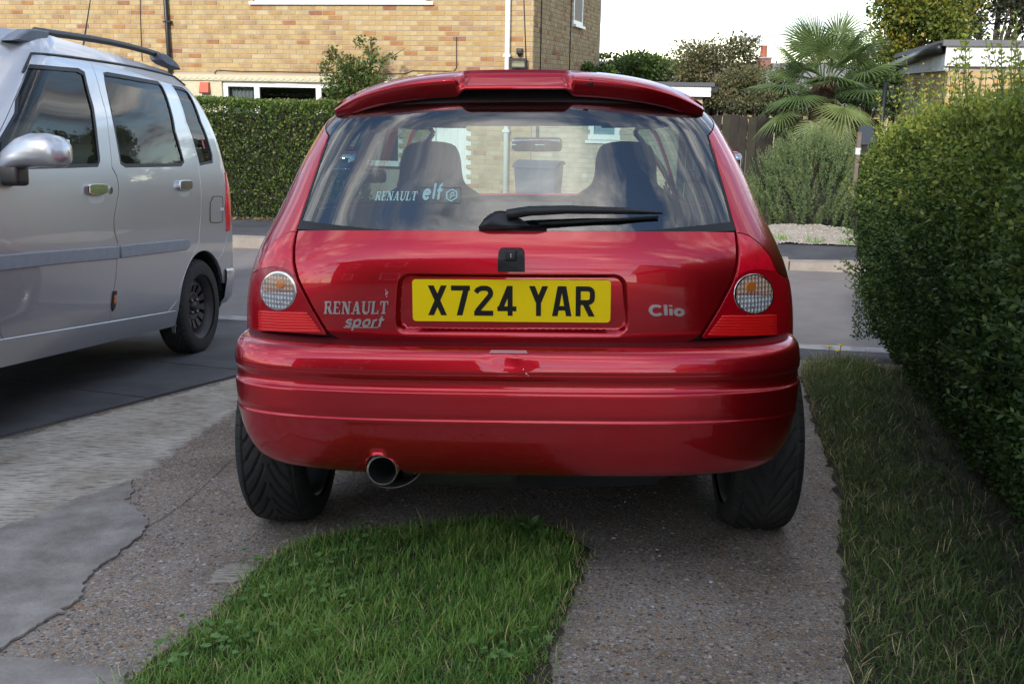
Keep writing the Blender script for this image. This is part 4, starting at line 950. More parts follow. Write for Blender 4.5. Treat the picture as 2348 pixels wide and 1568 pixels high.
# dark slabs: three bays divided by joints
e0, e1 = dr(0, 1005), dr(540, 865); ed = Vector((e1.x-e0.x, e1.y-e0.y, 0)).normalized(); en = Vector((-ed.y, ed.x, 0))
j1 = dr(333, 917); j2 = dr(546, 852); t1 = (j1-e0).dot(ed); t2 = (j2-e0).dot(ed)
slabs = tag(empty('concrete_bay', DRIVE), kind='structure')
jd = (dr(96, 888)-dr(333, 917)); jd = Vector((jd.x, jd.y, 0)).normalized()
edges_t = [-9, t1, t2, t2+2.6]
for a, b in zip(edges_t[:-1], edges_t[1:]):
    p0, p1 = e0+ed*(a+.006), e0+ed*(b-.006); q = [p0, p1, p1+jd*7, p0+jd*7]
    sheet('slab', [(p.x, p.y, .013) for p in q], SLAB, None, 0, .012, parent=slabs)
pa = rough_edge([dr(*p)[:2] for p in ((300,1103),(308,1130),(293,1152),(318,1172),(340,1192),(334,1222),(300,1248),(262,1278),(225,1303),(193,1335),(190,1368),(150,1400),(110,1424),(60,1455),(15,1482),(-60,1520))], .0045, .016, seed=2)+[tuple(dr(*p)[:2]) for p in ((-400,1500),(-400,1360),(0,1217))]+rough_edge([dr(*p)[:2] for p in ((0,1217),(150,1160),(300,1103))], .012, .04, seed=3)
sheet('cement_patch', [(*p[:2], .0085) for p in pa], CEM, DRIVE, 0, .006)
pb = rough_edge([dr(*p)[:2] for p in ((-300,1500),(0,1512),(90,1520),(200,1532),(288,1546),(280,1600),(250,1700),(-300,1800))], .005, .03, True, 5)
sheet('cement_patch', [(*p[:2], .011) for p in pb], CEM, DRIVE, 0, .009)
pc = rough_edge([dr(*p)[:2] for p in ((490,1315),(520,1298),(570,1296),(590,1305),(560,1330),(500,1342),(480,1335))], .006, .02, True, 6)
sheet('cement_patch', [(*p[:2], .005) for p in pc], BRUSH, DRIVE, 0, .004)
# loose and half sunk pebbles
def pebbles(name, pts, sizes, mat, mw, label, tone, hz=.55, parent=None):
    n = len(pts); ico = bmesh.new(); bmesh.ops.create_icosphere(ico, subdivisions=1, radius=1); T = np.array([v.co[:] for v in ico.verts]); TF = np.array([[v.index for v in f.verts] for f in ico.faces]); ico.free()
    s = np.asarray(sizes)[:, None, None]*RNG.uniform(.6, 1.3, (n, 1, 3)); s[..., 2] *= hz
    a = RNG.uniform(0, 2*pi, n); R_ = np.zeros((n, 3, 3)); R_[:, 0, 0] = np.cos(a); R_[:, 0, 1] = -np.sin(a); R_[:, 1, 0] = np.sin(a); R_[:, 1, 1] = np.cos(a); R_[:, 2, 2] = 1
    V = (T[None]*s*RNG.uniform(.82, 1.15, (n, len(T), 1)))@R_.transpose(0, 2, 1)+np.asarray(pts)[:, None, :]
    F = (TF[None]+np.arange(n)[:, None, None]*len(T)).reshape(-1, 3)
    o = link(name, npmesh(name, V.reshape(-1, 3), F, True, {'tone': np.repeat(tone, len(T))}), mat, parent, mw); return tag(o, label, None, kind='stuff')
STONE = leafmat('pebble_colours', [(.09,.075,.065),(.20,.16,.14),(.33,.28,.24),(.44,.28,.15),(.28,.24,.22),(.62,.59,.55),(.38,.17,.09)], .7, 0.0, .3)
n = 5200; xy = np.stack([RNG.uniform(-1.6, 1.35, n), RNG.uniform(1.9, 5.2, n)], 1)
cem_in = in_poly(xy, [p[:2] for p in pa]) | in_poly(xy, [p[:2] for p in pb]) | in_poly(xy, [p[:2] for p in bc]); xy = xy[~cem_in]; n = len(xy)
pebbles('loose_pebbles', np.column_stack([xy, np.full(n, -.0005)]), np.clip(RNG.lognormal(-5.65, .45, n), .0015, .009), STONE, DRIVE, 'small coloured pebbles set in the drive surface', RNG.uniform(0, 1, n), .5)
# a crack across the drive near the bottom edge
# far kerb: one stone after another, dropped towards the right
kerb = tag(empty('kerb'), kind='structure'); L0 = (fl_-f0).dot(sd)
k = 0; a = -14.0
while a < 12:
    h0 = .105 if a < 2.6 else (.05 if a < 3.4 else .03); h1 = .105 if a+.9 < 2.6 else (.05 if a+.9 < 3.4 else .03)
    if 1.2 < a < 2.6: h0, h1 = .075, .10
    p = Vector(along(f0, a+.006)); 
    vs = [along(f0, a+.006, 0, -.1), along(f0, a+.909, 0, -.1), along(f0, a+.909, .14, -.1), along(f0, a+.006, .14, -.1), along(f0, a+.006, .012, h0), along(f0, a+.909, .012, h1), along(f0, a+.909, .14, h1+.004), along(f0, a+.006, .14, h0+.004)]
    MB().add(vs, [(0,3,2,1),(4,5,6,7),(0,1,5,4),(1,2,6,5),(2,3,7,6),(3,0,4,7)]).build('kerb_stone', KERBM, kerb); a += .915; k += 1
sheet('far_footpath', [along(f0, -40, .14, .10), along(f0, 40, .14, .06), along(f0, 40, 1.55, .12), along(f0, -40, 1.55, .12)], PATHM)
sheet('front_garden', [along(f0, -40, 1.55, .10), along(f0, 40, 1.55, .08), along(f0, 40, 4.6, -.42), along(f0, 40, 30, -.5), along(f0, -40, 30, -.5), along(f0, -40, 4.6, -.42)], EARTH)

# ================================================================ the brick house across the street
AL = radians(12.5)
hc = on_y(1222, 90, 16.25)
HM = Matrix.Translation((hc.x, hc.y, 0)) @ Matrix.Rotation(-AL, 4, 'Z')
HMi = HM.inverted()
house = empty('brick_house', HM, 'yellow brick house with white window frames across the street', 'house')
def hf(px, py, y=0.0):               # facade coordinates (x, z) seen at a pixel
    o, d = ray_w(px, py); o2, d2 = HMi @ o, HMi.to_3x3() @ d; t = (y-o2.y)/d2.y; q = o2+d2*t; return q.x, q.z
def hs(px, py, x=0.0):               # side wall coordinates (y, z)
    o, d = ray_w(px, py); o2, d2 = HMi @ o, HMi.to_3x3() @ d; t = (x-o2.x)/d2.x; q = o2+d2*t; return q.y, q.z
ZG, ZE = -1.0, 4.35
def brickcol(name, cols):
    m = leafmat(name, cols, .85, 0.0, .2); N, L = nodes_of(m); b = N['Principled BSDF']; t = N.new('ShaderNodeTexCoord'); n = N.new('ShaderNodeTexNoise'); n.inputs['Scale'].default_value = 25; n.inputs['Detail'].default_value = 6
    L.new(t.outputs['Object'], n.inputs['Vector']); bp = N.new('ShaderNodeBump'); bp.inputs['Strength'].default_value = .35; bp.inputs['Distance'].default_value = .006; L.new(n.outputs['Fac'], bp.inputs['Height']); L.new(bp.outputs[0], b.inputs['Normal']); 
    rp = [x_ for x_ in N if x_.type == 'VALTORGB'][0]; mx_ = N.new('ShaderNodeMix'); mx_.data_type = 'RGBA'; mx_.blend_type = 'MULTIPLY'; mx_.inputs['Factor'].default_value = 1
    r2 = N.new('ShaderNodeValToRGB'); r2.color_ramp.elements[0].position = .3; r2.color_ramp.elements[0].color = (.72, .70, .68, 1); r2.color_ramp.elements[1].position = .6
    n2 = N.new('ShaderNodeTexNoise'); n2.inputs['Scale'].default_value = 6; n2.inputs['Detail'].default_value = 8; L.new(t.outputs['Object'], n2.inputs['Vector']); L.new(n2.outputs['Fac'], r2.inputs[0])
    L.new(rp.outputs[0], mx_.inputs['A']); L.new(r2.outputs[0], mx_.inputs['B']); L.new(mx_.outputs['Result'], b.inputs['Base Color'])
    return m
BRICK = brickcol('yellow_brick', [(.47,.335,.16),(.51,.375,.18),(.45,.295,.125),(.55,.43,.24),(.44,.285,.145),(.52,.37,.17),(.40,.26,.145),(.43,.215,.08),(.33,.15,.09)])
PALEB = brickcol('pale_buff_brick', [(.46,.38,.26),(.50,.42,.30),(.42,.34,.22),(.54,.46,.34),(.44,.33,.21)])
MORT = pm('mortar', (.40, .33, .26), .9, bump=(60, .4, .004))
WHITE = pm('white_upvc', (.78, .78, .76), .35)
CREAM = pm('cream_render', (.60, .54, .38), .85, var=(12, (.52, .46, .31)), bump=(90, .5, .004))
DARKROOM = pm('dark_room', (.012, .012, .013), .9)
CURT = pm('net_curtain', (.42, .42, .42), .9)
BLKM = pm('black_gutter_plastic', (.012, .012, .013), .4)
PANE = glassmat('house_window_glass', (.75, .78, .78), 1.5)
SLATE = pm('grey_roof_tiles', (.09, .08, .075), .8, var=(3, (.14, .12, .11)), bump=(20, .5, .02))
BRK = bpy.data.meshes.new('brick'); 
def bricks(parent, x0, x1, z0, z1, mat, holes=(), axis='x', fixed=0.0, sgn=-1, singles=None, name='brick', seed=3):
    """courses of bricks proud of the mortar wall. axis 'x': along x on the plane y=fixed; 'y': along y on the plane x=fixed. singles(x,z)->bool picks the ones built one by one"""
    r = random.Random(seed); VV = []; TO = []; one = []
    nr_ = int((z1-z0)/.075)
    for k in range(nr_):
        zb = z0+k*.075+.005; zt_ = zb+.065; a = x0-(.1125 if k % 2 else 0)
        while a < x1:
            p0, p1 = max(a+.005, x0), min(a+.220, x1); a += .225
            if p1-p0 < .03: continue
            cx_, cz_ = (p0+p1)/2, (zb+zt_)/2
            if any(h[0] < cx_ < h[1] and h[2] < cz_ < h[3] for h in holes): continue
            d = .006+r.uniform(0, .003); q = r.random(); tone = q*.72 if r.random() < .87 else r.uniform(.7, 1)
            (one if singles and singles(cx_, cz_) else VV).append((p0, p1, zb, zt_, d, tone))
    def verts(p0, p1, zb, zt_, d):
        i = .004
        if axis == 'x': return [(p0, fixed, zb), (p1, fixed, zb), (p1, fixed, zt_), (p0, fixed, zt_), (p0+i, fixed+sgn*d, zb+i), (p1-i, fixed+sgn*d, zb+i), (p1-i, fixed+sgn*d, zt_-i), (p0+i, fixed+sgn*d, zt_-i)]
        return [(fixed, p0, zb), (fixed, p1, zb), (fixed, p1, zt_), (fixed, p0, zt_), (fixed+sgn*d, p0+i, zb+i), (fixed+sgn*d, p1-i, zb+i), (fixed+sgn*d, p1-i, zt_-i), (fixed+sgn*d, p0+i, zt_-i)]
    F8 = np.array([(4,5,6,7),(0,1,5,4),(1,2,6,5),(2,3,7,6),(3,0,4,7)])
    if (axis == 'y') != (sgn > 0 and axis == 'x'): pass
    if VV:
        V = np.array([verts(*v[:5]) for v in VV]).reshape(-1, 3); F = (F8[None]+np.arange(len(VV))[:, None, None]*8).reshape(-1, 4)
        o = link('brickwork', npmesh('brickwork', V, F, False, {'tone': np.repeat([v[5] for v in VV], 8)}), mat, parent); tag(o, kind='stuff')
        bm = bmesh.new(); bm.from_mesh(o.data); bmesh.ops.recalc_face_normals(bm, faces=bm.faces); bm.to_mesh(o.data); bm.free()
    one.sort(key=lambda v: -v[1]); cache = {}
    for v in one[:300]:
        c_ = np.array(verts(*v[:5])); tq = round(v[5]*12)/12; key = (round(v[1]-v[0], 3), tq, round(v[4], 3)); org = c_[0]
        if key not in cache:
            me = npmesh(name, c_-org, F8, False, {'tone': np.full(8, tq)}); cache[key] = me; me.materials.append(mat)
        o = bpy.data.objects.new(name, cache[key]); COL.objects.link(o); o.parent = parent; o.location = org
    if one[300:]: print('more singles', len(one))
# main block
W0 = -15.0; DEP = 7.2
wx0, wz1 = hf(508, 186); wx1, _ = hf(900, 186); bz0, bz1 = hf(600, 187)[1], hf(600, 173)[1]; bx0 = hf(380, 180)[0]; bx1 = hf(921, 180)[0]
ux0, uz0 = hf(580, 4); ux1, _ = hf(988, 4)
dx0, dx1 = hf(989, 400)[0], hf(1079, 400)[0]
wall = MB()
wall.box((W0, 0, ZG-.2), (bx0, .25, ZE)); wall.box((bx0, 0, bz1), (bx1, .25, uz0)); wall.box((bx1, 0, ZG-.2), (dx0, .25, uz0)); wall.box((dx0, 0, 1.05), (dx1, .25, uz0)); wall.box((dx1, 0, ZG-.2), (0, .25, uz0))
wall.box((bx0, 0, uz0), (ux0, .25, ZE)); wall.box((ux1, 0, uz0), (0, .25, ZE)); wall.box((ux0, 0, uz0+1.15), (ux1, .25, ZE)); wall.box((bx0, 0, ZG-.2), (bx1, .25, bz0-1.35))
wall.box((-.25, .25, ZG-.2), (0, DEP, ZE)); wall.box((W0, DEP, ZG-.2), (0, DEP+.25, ZE)); wall.box((W0, .25, ZG-.2), (W0+.25, DEP, ZE))
wall.build('wall', MORT, house)
xr0, xr1 = hf(395, 90)[0], hf(1215, 90)[0]; zr0, zr1 = hf(700, 172)[1], hf(700, 0)[1]
bricks(house, W0, 0, ZG, ZE, BRICK, [(bx0, bx1, ZG-.5+.4-.0, bz1), (ux0, ux1, uz0, uz0+1.15), (dx0, dx1, ZG-.3, 1.05)], 'x', 0, -1, lambda x_, z_: hf(760, 90)[0] < x_ < hf(1215, 90)[0] and zr0 < z_ < zr1+.1)
ys0, ys1 = 0.0, DEP
sw0, sz0 = hs(1313, 55); sw1, _ = hs(1326, 45)
bricks(house, 0, DEP, ZG, ZE, BRICK, [(sw0, sw0+1.1, sz0, sz0+1.1)], 'y', 0, 1, seed=9)
# cream panel and moulded band over the ground floor window
pn = MB(); pn.box((bx0, -.004, bz0-1.35), (wx0, .12, bz0)); pn.build('render_panel', CREAM, house)
MB().box((bx0, -.035, bz0), (bx1, .1, bz1)).build('window_head_band', CREAM, house)
sc_ = MB(); x_ = bx0+.05; r_ = .055
while x_ < bx1-.1: sc_.tube([(x_+r_-r_*cos(t), -.037, bz0+.062-.045*sin(t)) for t in np.linspace(0, pi, 7)], .006, 5); x_ += .11
sc_.build('band_scallops', CREAM, house); house.children[-1]['kind'] = 'stuff'
def window(px_list, x0, x1, z0, z1, parent, y=0.05, fw=.06, name='window', curtain=None):
    e = empty(name, None, parent=parent); mb = MB(); mb.box((x0, y, z0), (x1, y+.05, z0+fw)); mb.box((x0, y, z1-fw), (x1, y+.05, z1))
    xs = [x0]+list(px_list)+[x1]
    for i, x_ in enumerate(xs):
        a = x_ if i == 0 else (x_-fw if i == len(xs)-1 else x_-fw*.55); mb.box((a, y-.003, z0+fw), (a+fw*(1 if i in (0, len(xs)-1) else 1.1), y+.05, z1-fw))
    mb.build('window_frame', WHITE, e)
    for a, b in zip(xs[:-1], xs[1:]): MB().box((a+.01, y+.02, z0+.03), (b-.01, y+.026, z1-.03)).build('pane', PANE, e)
    MB().box((x0, y+.6, z0-.1), (x1, y+.62, z1)).build('dark_interior', DARKROOM, e)
    if curtain:
        a, b = curtain; c_ = MB(); k_ = 30; vs = []
        for i in range(k_+1): xx = a+(b-a)*i/k_; yy = y+.14+.02*sin(i*1.3); vs += [(xx, yy, z0), (xx, yy, z1)]
        c_.add(vs, [(2*i, 2*i+2, 2*i+3, 2*i+1) for i in range(k_)], True); c_.build('curtain', CURT, e)
    return e
gw = window([hf(586, 200)[0], hf(728, 200)[0]], wx0, bx1, bz0-1.3, bz0-.005, house, .04, .085, curtain=(wx0+.05, hf(570, 200)[0]))
(va, vz), (vb, _) = hf(630, 193), hf(680, 193)
MB().box((va, .028, bz0-.058), (vb, .037, bz0-.03)).build('trickle_vent', WHITE, gw)
uw = window([(ux0+ux1)/2], ux0, ux1, uz0, uz0+1.15, house, .05, .08); MB().box((ux0-.05, -.05, uz0-.05), (ux1+.05, .06, uz0-.004)).build('window_sill', WHITE, uw)
# side window, its frame edge and sill
se = empty('window', None, parent=house); MB().box((-.02, sw0, sz0), (.02, sw0+.07, sz0+1.1)).box((-.02, sw0+1.03, sz0), (.02, sw0+1.1, sz0+1.1)).box((-.02, sw0+.07, sz0), (.02, sw0+1.03, sz0+.07)).build('window_frame', WHITE, se)
MB().box((-.016, sw0+.07, sz0+.07), (-.01, sw0+1.03, sz0+1.1)).build('pane', PANE, se); MB().box((-.3, sw0, sz0), (-.28, sw0+1.1, sz0+1.1)).build('dark_interior', DARKROOM, se); MB().box((-.02, sw0-.05, sz0-.05), (.07, sw0+1.15, sz0-.004)).build('window_sill', WHITE, se)
# door behind the red car
de = empty('front_door', None, parent=house); MB().box((dx0+.06, .08, ZG), (dx1-.06, .12, 1.0)).build('door_panel', WHITE, de)
MB().box((dx0, .03, ZG), (dx0+.06, .14, 1.05)).box((dx1-.06, .03, ZG), (dx1, .14, 1.05)).box((dx0+.06, .03, 1.0), (dx1-.06, .14, 1.05)).build('door_frame', WHITE, de)
for i in range(4): xx = dx0+.1+(dx1-dx0-.2)*i/4; MB().box((xx+.02, .072, ZG+.1), (xx+(dx1-dx0-.2)/4-.02, .079, .95)).build('door_board', WHITE, de)
# rainwater pipes
px_, _ = hf(1166, 90); dp = MB(); dp.tube([(px_, -.07, ZE-.1), (px_, -.07, .9), (px_, -.07, ZG)], .040, 12); dpo = dp.build('rainwater_pipe', WHITE, house)
for z_ in (hf(1166, 128)[1], hf(1166, 128)[1]+1.6, hf(1166, 300)[1]): MB().box((px_-.055, -.12, z_-.02), (px_+.055, -.006, z_+.02)).build('pipe_clip', WHITE, dpo)
px_, _ = hf(388, 70); dp = MB(); dp.tube([(px_, -.06, ZE-.1), (px_, -.06, ZG)], .034, 12); bpo = dp.build('rainwater_pipe', BLKM, house); bpo['label'] = 'black rainwater pipe'
z_ = hf(388, 68*.5+17)[1]; MB().box((px_-.05, -.1, z_-.015), (px_+.075, -.006, z_+.015)).build('pipe_clip', BLKM, bpo)
# cables clipped along the wall
CAB = pm('brown_cable', (.06, .035, .025), .6)
cab = [((500+X/1.677)/1.377, Y/1.677/1.377) for X, Y in ((312,410),(300,385),(315,373),(450,380),(600,380),(740,383),(900,385),(1170,392),(1310,391),(1345,377),(1450,377),(1565,379),(1580,360),(1580,280),(1580,197))]
MB().tube([(hf(*q)[0], -.016, hf(*q)[1]) for q in cab], .0075, 5).build('wall_cable', CAB, house)
MB().tube([(hf(*q)[0], -.016, hf(*q)[1]) for q in ((322, -60), (323, 40), (327, 140))], .006, 5).build('wall_cable', CAB, house)
for q0, q1 in (((1241, -40), (1238, 165)), ((1315-6, -20), (1317-8, 165))):
    y_ = hs(*q0)[0]; MB().tube([(.016, y_, ZE-.2), (.016, y_, ZG+.2)], .010, 5).build('wall_cable', CAB, house)
# roof
rf = MB(); mid = DEP/2; rz = ZE+2.3
rf.add([(W0-.3, -.4, ZE-.05), (.3, -.4, ZE-.05), (.3, mid, rz), (W0-.3, mid, rz), (.3, DEP+.6, ZE-.05), (W0-.3, DEP+.6, ZE-.05), (W0-.3, -.4, ZE+.05), (.3, -.4, ZE+.05), (.3, mid, rz+.12), (W0-.3, mid, rz+.12), (.3, DEP+.6, ZE+.05), (W0-.3, DEP+.6, ZE+.05)], [(0,1,2,3),(3,2,4,5),(6,9,8,7),(9,11,10,8),(0,6,7,1),(4,10,11,5),(1,7,8,2),(2,8,10,4),(0,3,9,6),(3,5,11,9)])
rf.build('roof', SLATE, house)
gb = MB(); gb.add([(-.02, 0, ZE), (-.02, DEP, ZE), (-.02, mid, rz-.1), (-.24, 0, ZE), (-.24, DEP, ZE), (-.24, mid, rz-.1)], [(0,1,2),(3,5,4),(0,2,5,3),(1,4,5,2)]); gb.build('gable', MORT, house)
# things fixed to its wall
def wallthing(name, label, cat, px, py, y=0): x_, z_ = hf(px, py); return empty(name, HM @ Matrix.Translation((x_, y, z_)), label, cat)
fld = wallthing('floodlight', 'black security floodlight with clear lens on the brick wall beside the white pipe', 'floodlight', 1191, 148)
MB().box((-.13, -.16, -.045), (-.112, -.06, .075)).box((.112, -.16, -.045), (.13, -.06, .075)).box((-.13, -.17, .055), (.13, -.06, .085)).box((-.13, -.16, -.06), (.13, -.06, -.04)).box((-.112, -.08, -.04), (.112, -.06, .055)).build('lamp_housing', BLKM, fld)
MB().box((-.11, -.15, -.038), (.11, -.146, .053)).build('lamp_glass', glassmat('floodlight_glass', (.8, .8, .75), 1.5), fld); MB().box((-.105, -.082, -.036), (.105, -.0802, .05)).build('reflector', pm('reflector_metal', (.6, .58, .5), .3, .9), fld)
MB().box((-.03, -.08, -.10), (.03, -.006, -.055)).build('wall_bracket', BLKM, fld)
pir = wallthing('motion_sensor', 'small black motion sensor on the brick wall above the floodlight', 'sensor', 1193, 121)
MB().rbox((-.045, -.09, -.03), (.045, -.006, .06), .015).build('sensor_body', BLKM, pir); MB().lathe([(-.06, .001), (-.05, .025), (-.028, .035)], 'Z', (0, -.05, 0), 16).build('sensor_eye', BLKM, pir)
alb = wallthing('alarm_box', 'orange-red alarm box on the cream panel beside the ground floor window', 'alarm box', 472, 202)
ORG = pm('orange_red_plastic', (.50, .085, .03), .45)
MB().add([(-.085, -.006, -.085), (.085, -.006, -.085), (.085, -.006, .09), (-.085, -.006, .09), (-.085, -.09, -.07), (.085, -.09, -.07), (.075, -.05, .09), (-.075, -.05, .09)], [(4,5,6,7),(0,4,7,3),(1,2,6,5),(3,7,6,2),(0,1,5,4)]).build('alarm_cover', ORG, alb); MB().box((-.08, -.085, -.088), (.08, -.008, -.072)).build('alarm_base', pm('dark_red_base', (.12, .02, .015), .5), alb)

# flat roofed garage joined to the house, seen over and through the red car
gar = empty('flat_roof_garage', HM, 'low flat-roofed buff brick garage with white fascia behind the red car', 'garage')
gx1, gz1 = hf(1632, 192); gz0 = hf(1600, 222)[1]
sx0, sz_0 = hf(1347, 322); sx1, sz_1 = sx0+.5, sz_0+.55
MB().box((.01, .0, ZG-.2), (sx0, .2, gz0)).box((sx0, 0, ZG-.2), (sx1, .2, sz_0)).box((sx0, 0, sz_1), (sx1, .2, gz0)).box((sx1, 0, ZG-.2), (gx1-.12, .2, gz0)).box((gx1-.32, .2, ZG-.2), (gx1-.12, 5, gz0)).build('wall', MORT, gar)
bricks(gar, .02, gx1-.12, ZG, gz0-.01, PALEB, [(sx0, sx1, sz_0, sz_1)], 'x', 0, -1, lambda x_, z_: False, seed=5)
bricks(gar, 0, 5, ZG, gz0-.01, PALEB, [], 'y', gx1-.12, 1, seed=6)
MB().box((.01, -.10, gz0), (gx1, -.06, gz1-.05)).box((gx1-.04, -.06, gz0), (gx1, 5.1, gz1-.05)).build('fascia', WHITE, gar)
MB().box((.01, -.13, gz1-.046), (gx1+.05, 5.1, gz1+.01)).build('flat_roof', pm('roof_felt', (.10, .10, .11), .8), gar)
MB().tube([(gx1+.02, .3, gz0-.0), (gx1-.05, .3, gz0-.12), (gx1-.05, .3, ZG)], .035, 8).build('rainwater_pipe', BLKM, gar)
MB().box((gx1, -.1, gz1-.12), (gx1+.10, 5.0, gz1-.045)).build('gutter', BLKM, gar)
ww = empty('window', None, parent=gar); MB().box((sx0, .02, sz_0), (sx0+.09, .08, sz_1)).box((sx1-.09, .02, sz_0), (sx1, .08, sz_1)).box((sx0+.09, .02, sz_0), (sx1-.09, .08, sz_0+.09)).box((sx0-.03, -.04, sz_0-.04), (sx1+.03, .02, sz_0)).build('window_frame', WHITE, ww)
MB().box((sx0+.09, .05, sz_0+.09), (sx1-.09, .056, sz_1)).build('pane', pm('frosted_pane', (.2, .28, .3), .2), ww)
# wheelie bin in front of it
bp_ = HM @ Vector((hf(1285, 440)[0]*.93, -1.6, ZG+.03)); BINM = pm('blue_bin_plastic', (.05, .075, .12), .5)
bn = empty('wheelie_bin', Matrix.Translation((bp_.x, bp_.y, bp_.z)) @ Matrix.Rotation(-AL, 4, 'Z'), 'blue wheelie bin against the buff wall, seen through the red car', 'bin')
MB().add([(-.24,-.27,.06),(.24,-.27,.06),(.24,.27,.06),(-.24,.27,.06),(-.29,-.34,.95),(.29,-.34,.95),(.29,.33,.95),(-.29,.33,.95)], [(0,3,2,1),(4,5,6,7),(0,1,5,4),(1,2,6,5),(2,3,7,6),(3,0,4,7)]).build('bin_body', BINM, bn)
ld = MB(); k_ = 8; vs = []
for i in range(k_+1): t = -1+2*i/k_; vs += [(-.31, t*.37, 1.02-.05*t*t), (.31, t*.37, 1.02-.05*t*t)]
ld.add(vs+[(-.31, -.37, .94), (.31, -.37, .94), (.31, .37, .94), (-.31, .37, .94)], [(2*i, 2*i+1, 2*i+3, 2*i+2) for i in range(k_)]+[(18, 19, 1, 0), (20, 21, 16, 17)]); ld.build('bin_lid', BINM, bn)
for sx in (-1, 1): MB().lathe([(sx*.25, .001), (sx*.25, .1), (sx*.30, .1), (sx*.30, .001)], 'X', (0, .25, .1), 20).build('bin_wheel', RUBBER, bn)

# ================================================================ right-hand side: garage, fence, post, sign, far house
GA = radians(15)
gc = on_y(2169, 108, 11.3); GM = Matrix.Translation((gc.x, gc.y, 0)) @ Matrix.Rotation(-GA, 4, 'Z'); GMi = GM.inverted()
def gf(px, py):
    o, d = ray_w(px, py); o2, d2 = GMi @ o, GMi.to_3x3() @ d; q = o2+d2*(-o2.y/d2.y); return q.x, q.z
rg_ = empty('brick_garage', GM, 'flat-roofed brick garage with white fascia behind the tall right-hand hedge', 'garage')
g1, g2, g3 = gf(2250, 93)[1], gf(2250, 107)[1], gf(2250, 153)[1]
MB().box((.06, 0, -1), (5, .2, g3)).box((.06, .2, -1), (.26, 5.6, g3-.04)).build('wall', MORT, rg_)
YB = brickcol('golden_brick', [(.58,.42,.20),(.52,.34,.16),(.62,.48,.26),(.50,.30,.16),(.60,.38,.12),(.55,.40,.24),(.66,.50,.24)])
bricks(rg_, .06, 5.0, g3-1.4, g3-.002, YB, [], 'x', 0, -1, lambda x_, z_: x_ < 1.3, seed=12)
bricks(rg_, 0, 5.6, g3-1.4, g3-.05, YB, [(1.2, 1.75, g3-1.4, g3-.42), (2.5, 3.0, g3-1.4, g3-.42)], 'y', .06, -1, lambda x_, z_: False, seed=13)
MB().box((0, -.06, g3), (5, -.02, g2)).build('front_fascia', WHITE, rg_)
MB().box((0, -.02, g3-.05), (.05, 5.7, g2-.08)).build('side_fascia', pm('shaded_fascia', (.42, .42, .43), .7, var=(4, (.60, .60, .60))), rg_)  # shade on the side face is put into this greyer white
MB().box((-.04, -.10, g2), (5, 5.7, g1)).build('flat_roof', pm('grey_roof_trim', (.14, .14, .15), .7), rg_)
gt = MB(); gt.tube([(-.06, .02, g2-.02), (-.07, 2, g2-.05), (-.07, 5.7, g2-.12)], .055, 10); gt.build('gutter', BLKM, rg_)
MB().tube([(-.06, 4.9, g2-.12), (-.05, 4.9, g3-.2), (-.05, 4.9, -1)], .045, 10).build('rainwater_pipe', BLKM, rg_)
for y0_ in (1.2, 2.5):
    we = empty('window', None, parent=rg_); MB().box((.045, y0_, g3-.48), (.065, y0_+.5, g3-.40)).box((.045, y0_, g3-1.3), (.065, y0_+.06, g3-.48)).box((.045, y0_+.44, g3-1.3), (.065, y0_+.5, g3-.48)).build('window_frame', pm('grey_frame', (.5, .5, .5), .5), we); MB().box((.058, y0_+.06, g3-1.3), (.062, y0_+.44, g3-.48)).build('pane', pm('dark_pane', (.04, .05, .055), .1), we)
# wooden fence of upright boards
FEN = pm('weathered_fence_wood', (.016, .012, .009), .85, var=(5, (.034, .026, .019), 10), bump=(60, .5, .004)); FENG = pm('mossy_fence_wood', (.040, .038, .020), .85, var=(5, (.025, .02, .015), 10))
fa, fb = on_y(1560, 262, 14.2), on_y(1850, 268, 13.4); fdir = Vector((fb.x-fa.x, fb.y-fa.y, 0)); fln = fdir.length; fdir.normalize(); fence = empty('board_fence', Matrix.Translation((fa.x, fa.y, 0)) @ Matrix.Rotation(atan2(fdir.y, fdir.x), 4, 'Z'), 'dark weathered upright-board fence between the red car and the rosemary bush', 'fence')
n_ = int(fln*1.6/.118); ztop_ = fa.z
fme = [MB().box((0, -.009, -1.0), (.108, .009, ztop_)) for _ in range(1)]
for k in range(n_):
    dz = random.uniform(-.02, .02); o_ = MB().box((0, -.009, -.9), (.104+random.uniform(0, .008), .009, ztop_+dz), Matrix.Translation((k*.118, random.uniform(-.008, .008), 0)) @ Matrix.Rotation(random.uniform(-.006, .006), 4, 'Y')).build('board', FENG if k % 9 in (5, 8) else FEN, fence)
for z_ in (ztop_-.2, -.5): MB().box((0, .014, z_), (n_*.118, .06, z_+.08)).build('rail', FEN, fence)
# stake with a white band, dark board beside it, lantern post
q = on_y(1962, 395, 9.7); st = empty('wooden_stake', Matrix.Translation((q.x, q.y, q.z-.25)), 'thin wooden stake with a white band standing beside the rosemary bush', 'stake')
zt0 = on_y(1962, 303, 9.7).z-(q.z-.25); MB().box((-.017, -.014, 0), (.017, .014, zt0)).build('stake_post', pm('grey_wood', (.20, .16, .12), .85, var=(20, (.12, .09, .07))), st); zz_ = on_y(1962, 347, 9.7).z-(q.z-.25); MB().box((-.019, -.016, zz_-.03), (.019, .016, zz_+.03)).build('white_band', WHITE, st)
q = on_y(1985, 332, 10.4); bo = empty('dark_board', Matrix.Translation((q.x, q.y, q.z-.9)), 'dark grey-blue board on a post behind the wooden stake', 'board'); MB().box((-.085, -.01, .9), (.085, .01, 1.08)).build('board_panel', pm('slate_blue_board', (.05, .06, .075), .4), bo); MB().box((-.02, .012, 0), (.02, .05, 1.0)).build('board_post', FEN, bo)
